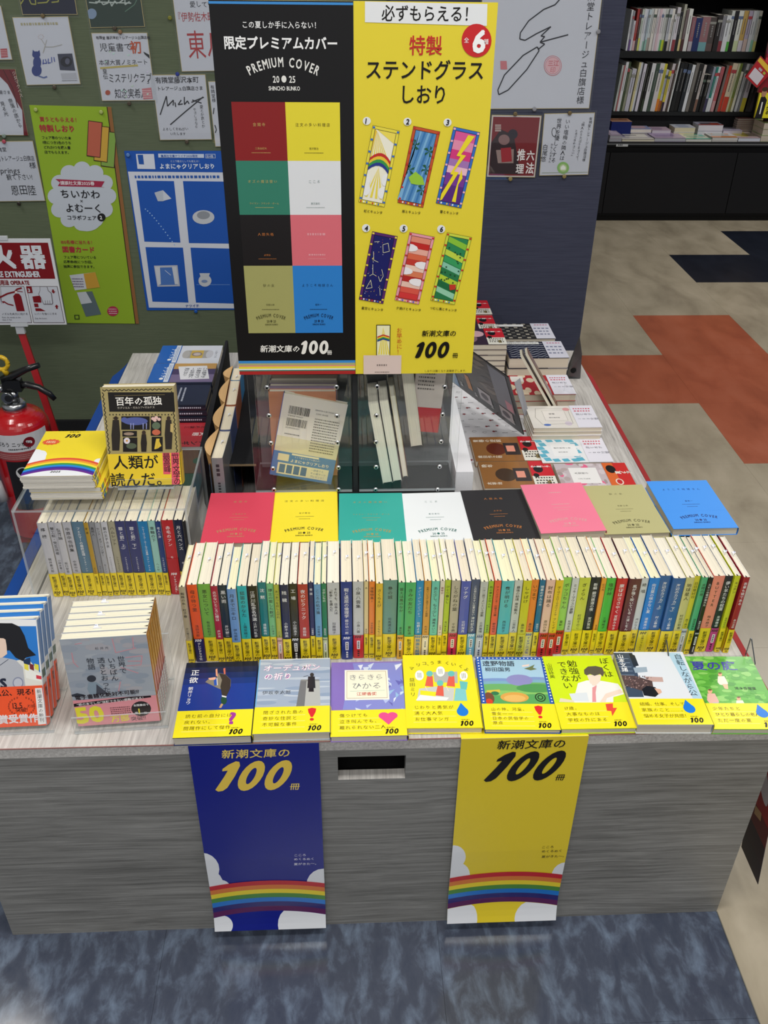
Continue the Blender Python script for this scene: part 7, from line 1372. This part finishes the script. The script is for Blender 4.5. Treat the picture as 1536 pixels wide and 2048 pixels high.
def shelf_row(lst, zb, ytop, lean, shelf, yb):
    for i, (xa, xb, yt, c1, c2, nm) in enumerate(lst):
        a = PY(xa, yb, YS); b = PY(xb, yb, YS); Hh = PY(xa, yt, YS).z - zb; W = max(b.x - a.x - .001, .004); ln = lean[0] + (lean[1] - lean[0]) * i / len(lst)
        r = random.Random(i * 7 + len(shelf)); dy = r.uniform(0, .012)
        M = Matrix.Translation((a.x, YS + dy, zb + .0005 + W * math.sin(ln))) @ Matrix.Rotation(ln, 4, 'Y'); m = MB(); m.box(0, 0, 0, W, .15, Hh, '#cfcabf', 'page'); m.box(-.0004, -.0012, -.0004, W + .0004, 0, Hh + .0004, c1, 'gloss')
        c = Canvas(m, (0, -.0013, 0), (1, 0, 0), (0, 0, 1), mat='gloss', eps=.0003)
        if c2: c.rect(0, 0, W, Hh * r.uniform(.22, .32), c2, 1)
        dk = sum(L(c1)) > .6; greek(c, W * .36, Hh * .42, W * .64, Hh * r.uniform(.72, .92), 1, '#5c5c62' if dk else '#8c8c8c', 2, .7, i, True)
        if r.random() < .4: c.rect(0, Hh * .8, W, Hh * .87, r.choice(('#a8484e', '#5a6a8a', '#8a8a84', '#4a5a50')), 2)
        for s_ in (-.0004, W + .0001): m.box(s_, 0, 0, s_ + .0003, .15, Hh, c1, 'gloss')
        o = m.build('book', None, M); tag(o, f'{nm} book, {ORD[i]} from the navy pillar on the {shelf} shelf', 'book', f'books on the {shelf} shelf of the black bookcase')
g1 = lambda x: 1220 + x / 8.533
g2 = lambda x: 1370 + x / 9.253
W1, W2, W3, W4 = '#cfd2d6', '#c2c6cc', '#d6d3cc', '#b8bcc2'
U = [(g1(272), g1(300), 20, W1, None, 'white'), (g1(304), g1(336), 22, '#8a8c94', '#6a5088', 'grey and purple'), (g1(340), g1(372), 42, '#c8c8d0', None, 'short pale'), (g1(375), g1(415), 18, '#a03a36', '#c8a8a8', 'red'), (g1(418), g1(450), 18, '#4a2a2a', '#5a5058', 'dark brown'), (g1(455), g1(490), 19, '#b8c4b8', '#c8cc6a', 'pale green'),
     (g1(491), g1(533), 18, W1, None, 'white'), (g1(535), g1(570), 19, '#b8c0cc', '#8ab0a4', 'bluish white'), (g1(572), g1(606), 19, '#b4c4cc', '#88b4a8', 'pale teal'), (g1(608), g1(655), 18, '#bcc4c4', '#a09890', 'grey with an orange patch'), (g1(657), g1(706), 18, W3, None, 'cream white'), (g1(708), g1(745), 18, '#ccc8cc', None, 'soft white'),
     (g1(747), g1(786), 18, '#cdb4bc', None, 'pink white'), (g1(788), g1(826), 18, '#d0ccd0', None, 'white with a red patch'), (g1(828), g1(860), 18, '#c6c8c6', '#5aa068', 'white and green'), (g1(862), g1(906), 18, '#bcc0bc', '#b4c832', 'white and lime'), (g1(910), g1(960), 18, '#b0b4bc', '#16161a', 'grey and black'), (g1(962), g1(1010), 18, W3, '#b0a8a0', 'cream'),
     (g1(1012), g1(1034), 29, W1, None, 'slim white'), (g1(1036), g1(1092), 15, '#c8c4cc', '#8a3a42', 'white and red'), (g1(1100), g1(1148), 24, '#1c1c20', None, 'black'), (g1(1153), g1(1194), 9, '#a8a89a', '#d0c08a', 'grey and cream'), (g1(1197), g1(1238), 20, '#6a5a5c', '#4a2a2c', 'maroon grey'), (g1(1240), g1(1302), 18, '#d2d4d0', None, 'broad white')]
V = [(g2(40), g2(112), 34, '#8a5a64', '#a8a0a8', 'pink and grey'), (g2(113), g2(228), 36, '#1f2d5e', None, 'broad navy'), (g2(230), g2(372), 34, '#8a6468', '#6a9aa0', 'pink and teal'), (g2(378), g2(498), 35, '#4a4240', '#5a4a48', 'broad brown grey'), (g2(502), g2(588), 30, '#221e1e', None, 'dark'), (g2(592), g2(655), 32, '#7a7a80', '#7a3038', 'grey and red'), (g2(658), g2(740), 31, '#c4c8cc', None, 'white'), (g2(744), g2(800), 22, '#b8bcb8', '#4a9a3a', 'white and green'), (g2(805), g2(872), 22, '#17151a', None, 'black'),
     (g2(878), g2(962), 22, '#cccfc8', '#b8c49a', 'white'), (g2(972), g2(1050), 22, '#b89a58', '#c4c0c8', 'tan and white'), (g2(1052), g2(1122), 22, '#a8a0b4', '#c0aca4', 'lilac and beige'), (g2(1130), g2(1188), 22, '#c8ccd0', None, 'bluish white'), (g2(1190), g2(1240), 22, '#bcc4c4', '#8ac0a8', 'white and mint'), (g2(1242), g2(1296), 22, '#c4c4b8', '#c8c878', 'white and yellow')]
shelf_row(U + V, .8385, 18, (.02, .01), 'upper', 100)
g3 = lambda x: 1210 + x / 8.533
g4 = lambda x: 1360 + x / 8.727
Lr = [(g3(150), g3(180), 131, '#b0b8b4', None, 'pale'), (g3(182), g3(206), 131, '#a06264', None, 'rose'), (g3(208), g3(252), 124, W1, None, 'white'), (g3(256), g3(290), 124, '#3a4a30', None, 'dark green'), (g3(292), g3(330), 140, '#8a8e7a', None, 'olive grey'), (g3(335), g3(402), 138, '#b8b8c4', None, 'grey white'), (g3(420), g3(455), 125, '#c8c090', None, 'yellowish'), (g3(457), g3(492), 125, W2, None, 'white'), (g3(512), g3(558), 128, '#ccc8d4', None, 'lilac white'),
      (g3(566), g3(600), 126, '#1d2118', None, 'black green'), (g3(602), g3(636), 126, '#141414', '#2a3a28', 'black'), (g3(640), g3(704), 127, '#cfd0d2', None, 'broad white'), (g3(710), g3(768), 127, '#3a4c40', None, 'bottle green'), (g3(774), g3(850), 127, '#c8c4c4', None, 'pale grey'), (g3(856), g3(902), 128, '#c0b83a', '#d07a24', 'yellow and orange'), (g3(905), g3(944), 140, '#b4b8c4', '#a85a28', 'grey and rust'), (g3(946), g3(986), 142, '#c4b63a', '#2c1c38', 'yellow and purple'), (g3(988), g3(1038), 128, '#c4bcc0', None, 'white'), (g3(1041), g3(1062), 128, '#4a3a34', None, 'slim brown'), (g3(1066), g3(1092), 115, '#c8cac8', None, 'tall thin white'),
      (g3(1120), g3(1180), 126, '#1a1c1e', None, 'black'), (g3(1184), g3(1244), 126, '#141416', None, 'jet black'), (g3(1248), g3(1306), 128, '#22282e', None, 'black blue'), (g3(1312), g3(1362), 130, W1, None, 'white'), (g4(95), g4(150), 127, '#6a6660', None, 'grey brown'), (g4(153), g4(225), 128, '#1e1c1c', None, 'dark'), (g4(230), g4(272), 130, '#b8b0ac', '#7a5a4c', 'pink white'), (g4(276), g4(335), 150, '#17181a', None, 'low black'), (g4(337), g4(396), 150, '#201f1e', None, 'low charcoal'), (g4(400), g4(440), 134, '#8a90a0', '#3a3454', 'grey and violet'),
      (g4(443), g4(482), 134, '#2a7a70', '#c0c4c8', 'teal and white'), (g4(484), g4(530), 134, '#c8ccd0', None, 'white'), (g4(534), g4(590), 134, '#a85a60', '#b88a8c', 'red and pink'), (g4(620), g4(662), 132, '#6a605c', None, 'brown grey'), (g4(665), g4(712), 132, '#b83c2c', None, 'vermilion'), (g4(714), g4(800), 127, '#c8bca4', '#b84030', 'cream and red'), (g4(803), g4(836), 127, '#b8bc9a', None, 'pale olive'), (g4(840), g4(882), 127, '#6a7a3a', '#8a8448', 'olive'), (g4(886), g4(926), 144, '#d0d0bc', None, 'ivory'), (g4(958), g4(1002), 128, '#c0c4c8', None, 'white'), (g4(1005), g4(1042), 128, '#7a7c80', None, 'mid grey'), (g4(1045), g4(1120), 130, '#c4c0cc', '#c4b83a', 'white and yellow'), (g4(1140), g4(1200), 132, '#1a1418', None, 'near-black'), (g4(1204), g4(1260), 134, '#4a464e', None, 'dark grey')]
shelf_row(Lr, .5335, 125, (.065, .085), 'lower', 221)
def ledge_stack(x0, x1, yb, yt, n, cols, side, labs, d=.20, art=None, sk=0.0):
    a = P(x0, yb, .4190); b = P(x1, yb, .4190)
    if yb < 280 and n < 8:
        a = PY(x0, yt, 5.285); b = PY(x1, yt, 5.285); zt = a.z; d = .10
        if n == 1 and x0 != 1224: n = max(1, round((zt - .419) / .022)); labs = [labs[0]] + [f'book hidden {w} under: ' .replace('hidden ', '').replace(' under: ', ' below the ') + labs[0] for w in ORD[:n - 1]]
    zt = PY(x0, yt, a.y).z; T = (zt - .419) / n
    for k in range(n):
        z0 = .419 + (n - 1 - k) * T; m = MB(); r = random.Random(int(x0) + k); j = r.uniform(-.004, .004) if k else 0
        m.box(a.x + j, a.y + j, z0 + .0008, b.x + j, a.y + j + d, z0 + T - .0008, side, 'page'); m.box(a.x + j - .001, a.y + j - .001, z0 + T - .0008, b.x + j + .001, a.y + j + d, z0 + T - .0001, cols[0], 'gloss'); m.box(a.x + j - .001, a.y + j - .001, z0 + .0001, b.x + j + .001, a.y + j + d, z0 + .0008, cols[0], 'gloss')
        if k == 0:
            c = Canvas(m, (a.x, a.y, z0 + T), (1, 0, 0), (0, 1, 0), mat='gloss', eps=.0003); W = b.x - a.x
            for q in range(3): c.rect(W * r.uniform(.05, .4), d * r.uniform(.05, .5), W * r.uniform(.5, .95), d * r.uniform(.55, .95), cols[1 + q % (len(cols) - 1)], 1) if len(cols) > 1 else None
            if len(cols) > 2: c.rect(0, 0, W, d * .2, cols[-1], 2)
        tag(m.build('book'), labs[k], 'book', 'books lying on the bookcase ledge')
LS = [((1219, 1243), 283, 271, 2, ('#a89aa8', '#c8b8c8'), '#a8a8ae', ['pale mauve book on the ledge right by the navy pillar, upper one', 'grey-edged book under the mauve one by the navy pillar']),
      ((1224, 1264), 261, 243, 1, ('#b8866a', '#8a5a44', '#c8a088'), '#1f2a66', ['thick book with navy edge and tan cover on the ledge']),
      ((1244, 1308), 283, 278, 1, ('#9a92a4', '#4a4450', '#d8d4c8'), '#d6cfb8', ['thin book with its cover lifting on the ledge']), ((1309, 1370), 283, 276, 1, ('#a893b4', '#8f7aa0', '#b8a4bc'), '#b0b0b8', ['broad lilac book on the ledge']),
      ((1262, 1303), 262, 258, 1, ('#8f9cc4', '#c8a8b4'), '#d8d0c8', ['thin blue and pink book at the back of the ledge']), ((1305, 1342), 264, 260, 1, ('#c4acbc', '#a890a8'), '#c8c0c8', ['thin rose book at the back of the ledge']),
      ((1350, 1391), 263, 255, 1, ('#ccd0da', '#a8b0c4'), '#cfc6a8', ['cream-edged white book at the middle of the ledge']), ((1371.5, 1422), 283, 278.5, 1, ('#dcd8c0', '#b8bca0', '#4aa088'), '#d4d4d0', ['white book with a turquoise strip on the ledge']),
      ((1398, 1447), 261, 250, 2, ('#a0a0b0', '#5a5058', '#a03c2c'), '#d0ccd4', ['grey book with a rust red strip, upper one on the ledge', 'pale book under the one with the rust red strip']), ((1424, 1474), 283, 275, 2, ('#d0d0cc', '#b0b4b0', '#c87a34'), '#c4c0bc', ['white book with an orange strip, upper one on the ledge', 'pale book under the one with the orange strip']),
      ((1447, 1485), 268, 261, 1, ('#b0a8c0', '#c8c8d8'), '#c4bcc8', ['pale violet book behind the orange strip one']), ((1476, 1519), 283, 276, 1, ('#c4b4a8', '#c8b848', '#b8a0a8'), '#c8ccd8', ['beige book with a yellow patch near the stacks']),
      ((1470, 1508), 270, 237, 8, ('#8a5a58', '#a87470'), '#a89c90', [f'tall stack of novels on the ledge, {w} from above'.replace('tall stack of novels on the ledge, ', 'rose-covered novel on the tall ledge stack, ') for w in ORD[:8]]),
      ((1521, 1575), 283, 246, 3, ('#8aa868', '#d8c06a'), '#c4b8a8', ['green and yellow thick book, top of the stack at the bookcase end', 'thick book in the middle of the stack at the bookcase end', 'thick book at the bottom of the stack at the bookcase end'])]
for (x0, x1), yb, yt, n, cols, side, labs in LS: ledge_stack(x0, x1, yb, yt, n, cols, side, labs, d=.19 if x1 < 1500 or n < 3 else .14)
# wire rack side, red booklet and yellow book near the picture edge
q = PY(1509, 236, 5.15); q2 = PY(1560, 236, 5.15); zt = PY(1509, 186, 5.15).z
m = MB(); m.box(q.x, 5.15, q.z - .0, q2.x, 5.165, zt, '#e8dc2c', 'gloss'); c = Canvas(m, (q.x, 5.1495, q.z), (1, 0, 0), (0, 0, 1), mat='gloss', eps=.0005); W_ = q2.x - q.x; Hh_ = zt - q.z
c.poly([(.0, 0), (.04, 0), (.046, .09), (.03, .11), (.01, .105)], '#1c1a20', 1); c.ell(.022, .125, .014, .02, '#b88a6a', 2); c.ell(.022, .143, .017, .011, '#4a2f1f', 3); c.rect(.020, .02, .027, .08, '#e8e8e8', 2); c.text('見つかる', .062, Hh_ - .02, .022, '#2a2410', vert=True, bold=.02, lay=2); c.rect(.075, .02, .1, Hh_ - .02, '#e87a2c', 1)
tag(m.build('book', None, None), 'yellow book with a suited figure standing face out on the ledge end stack', 'book')
t = empty('display_rack', 'red and multicoloured card rack standing at the end of the bookcase', 'rack')
xr = PY(1522, 110, 5.2).x
m = MB(); m.box(xr + .03, 5.2, .66, xr + .3, 5.22, 1.3, '#8c1a28', 'gloss'); c = Canvas(m, (xr + .03, 5.1995, .66), (1, 0, 0), (0, 0, 1), mat='gloss', eps=.0005)
for k, cc in enumerate(('#c83a4a', '#7a2a5a', '#2a7aa0', '#d84a3a', '#8a2a6a', '#c82a34')): c.poly([(.0, .1 + k * .09), (.2, .14 + k * .09), (.2, .2 + k * .09), (.0, .17 + k * .09)], cc, 1)
m.build('side_panel', t)
m = MB(); m.box(xr + .10, 5.2, .42, xr + .12, 5.22, .66, '#2a1a1c', 'matte'); m.build('post', t)
ca = [PY(x, y, 5.17) for x, y in ((1491, 154), (1514, 176), (1548, 140), (1522, 112))]
X_ = (ca[1] - ca[0]); Y_ = (ca[3] - ca[0]); r = empty('hanging_booklet', 'red booklet with a white panel hanging tilted from the card rack', 'booklet'); m = MB()
m.poly([ca[0], ca[1], ca[2], ca[3]], '#b02028', 'gloss'); m.poly([p + Vector((0, .012, 0)) for p in ca][::-1], '#7a1a1c', 'gloss')
for i in range(4): p, p2 = ca[i], ca[(i + 1) % 4]; m.poly([p + Vector((0, .012, 0)), p2 + Vector((0, .012, 0)), p2, p], '#8a1a20', 'gloss')
fq = lambda a, b, d=.0006: ca[0] + X_ * a + Y_ * b + Vector((0, -d, 0))
m.poly([fq(.12, .1), fq(.9, .08), fq(.9, .52), fq(.12, .52)], '#cfc8d0'); m.poly([fq(.35, .56), fq(.6, .56), fq(.6, .66), fq(.35, .66)], '#b0a8b0'); m.poly([fq(0, .78), fq(1, .72), fq(1, .92), fq(0, .95)], '#e0b83a'); m.poly([fq(.72, .56), fq(.88, .56), fq(.88, .66), fq(.72, .66)], '#a8b848')
m.build('cover', r)
# clear end bracket standing in front of the last books of the long row
t = empty('acrylic_bracket', 'clear bracket with dark edges before the last paperbacks of the long row', 'book stand')
xa_, xb_ = P(1318, 1303, H0).x, P(1489, 1309, H0).x
m = MB(); m.box(xa_, .998, H0 + .0002, xb_, 1.028, H0 + .0007, '#fff', 'acrylic', edge='acrylic_edge'); m.build('base_plate', t)
for x in (xa_, xb_):
    pts = [(.997, H0 + .0008), (1.029, H0 + .0008), (1.029, H0 + .036), (1.026, H0 + .036), (.997, H0 + .012)]
    m = MB(); m.poly([(x, y, z) for y, z in pts], '#fff', 'acrylic'); m.poly([(x + .0018, y, z) for y, z in pts][::-1], '#fff', 'acrylic')
    for (y0, z0), (y1, z1) in list(zip(pts, pts[1:] + pts[:1])): m.poly([(x, y0, z0), (x + .0018, y0, z0), (x + .0018, y1, z1), (x, y1, z1)], '#3a4046', 'gloss')
    m.build('side_plate', t)
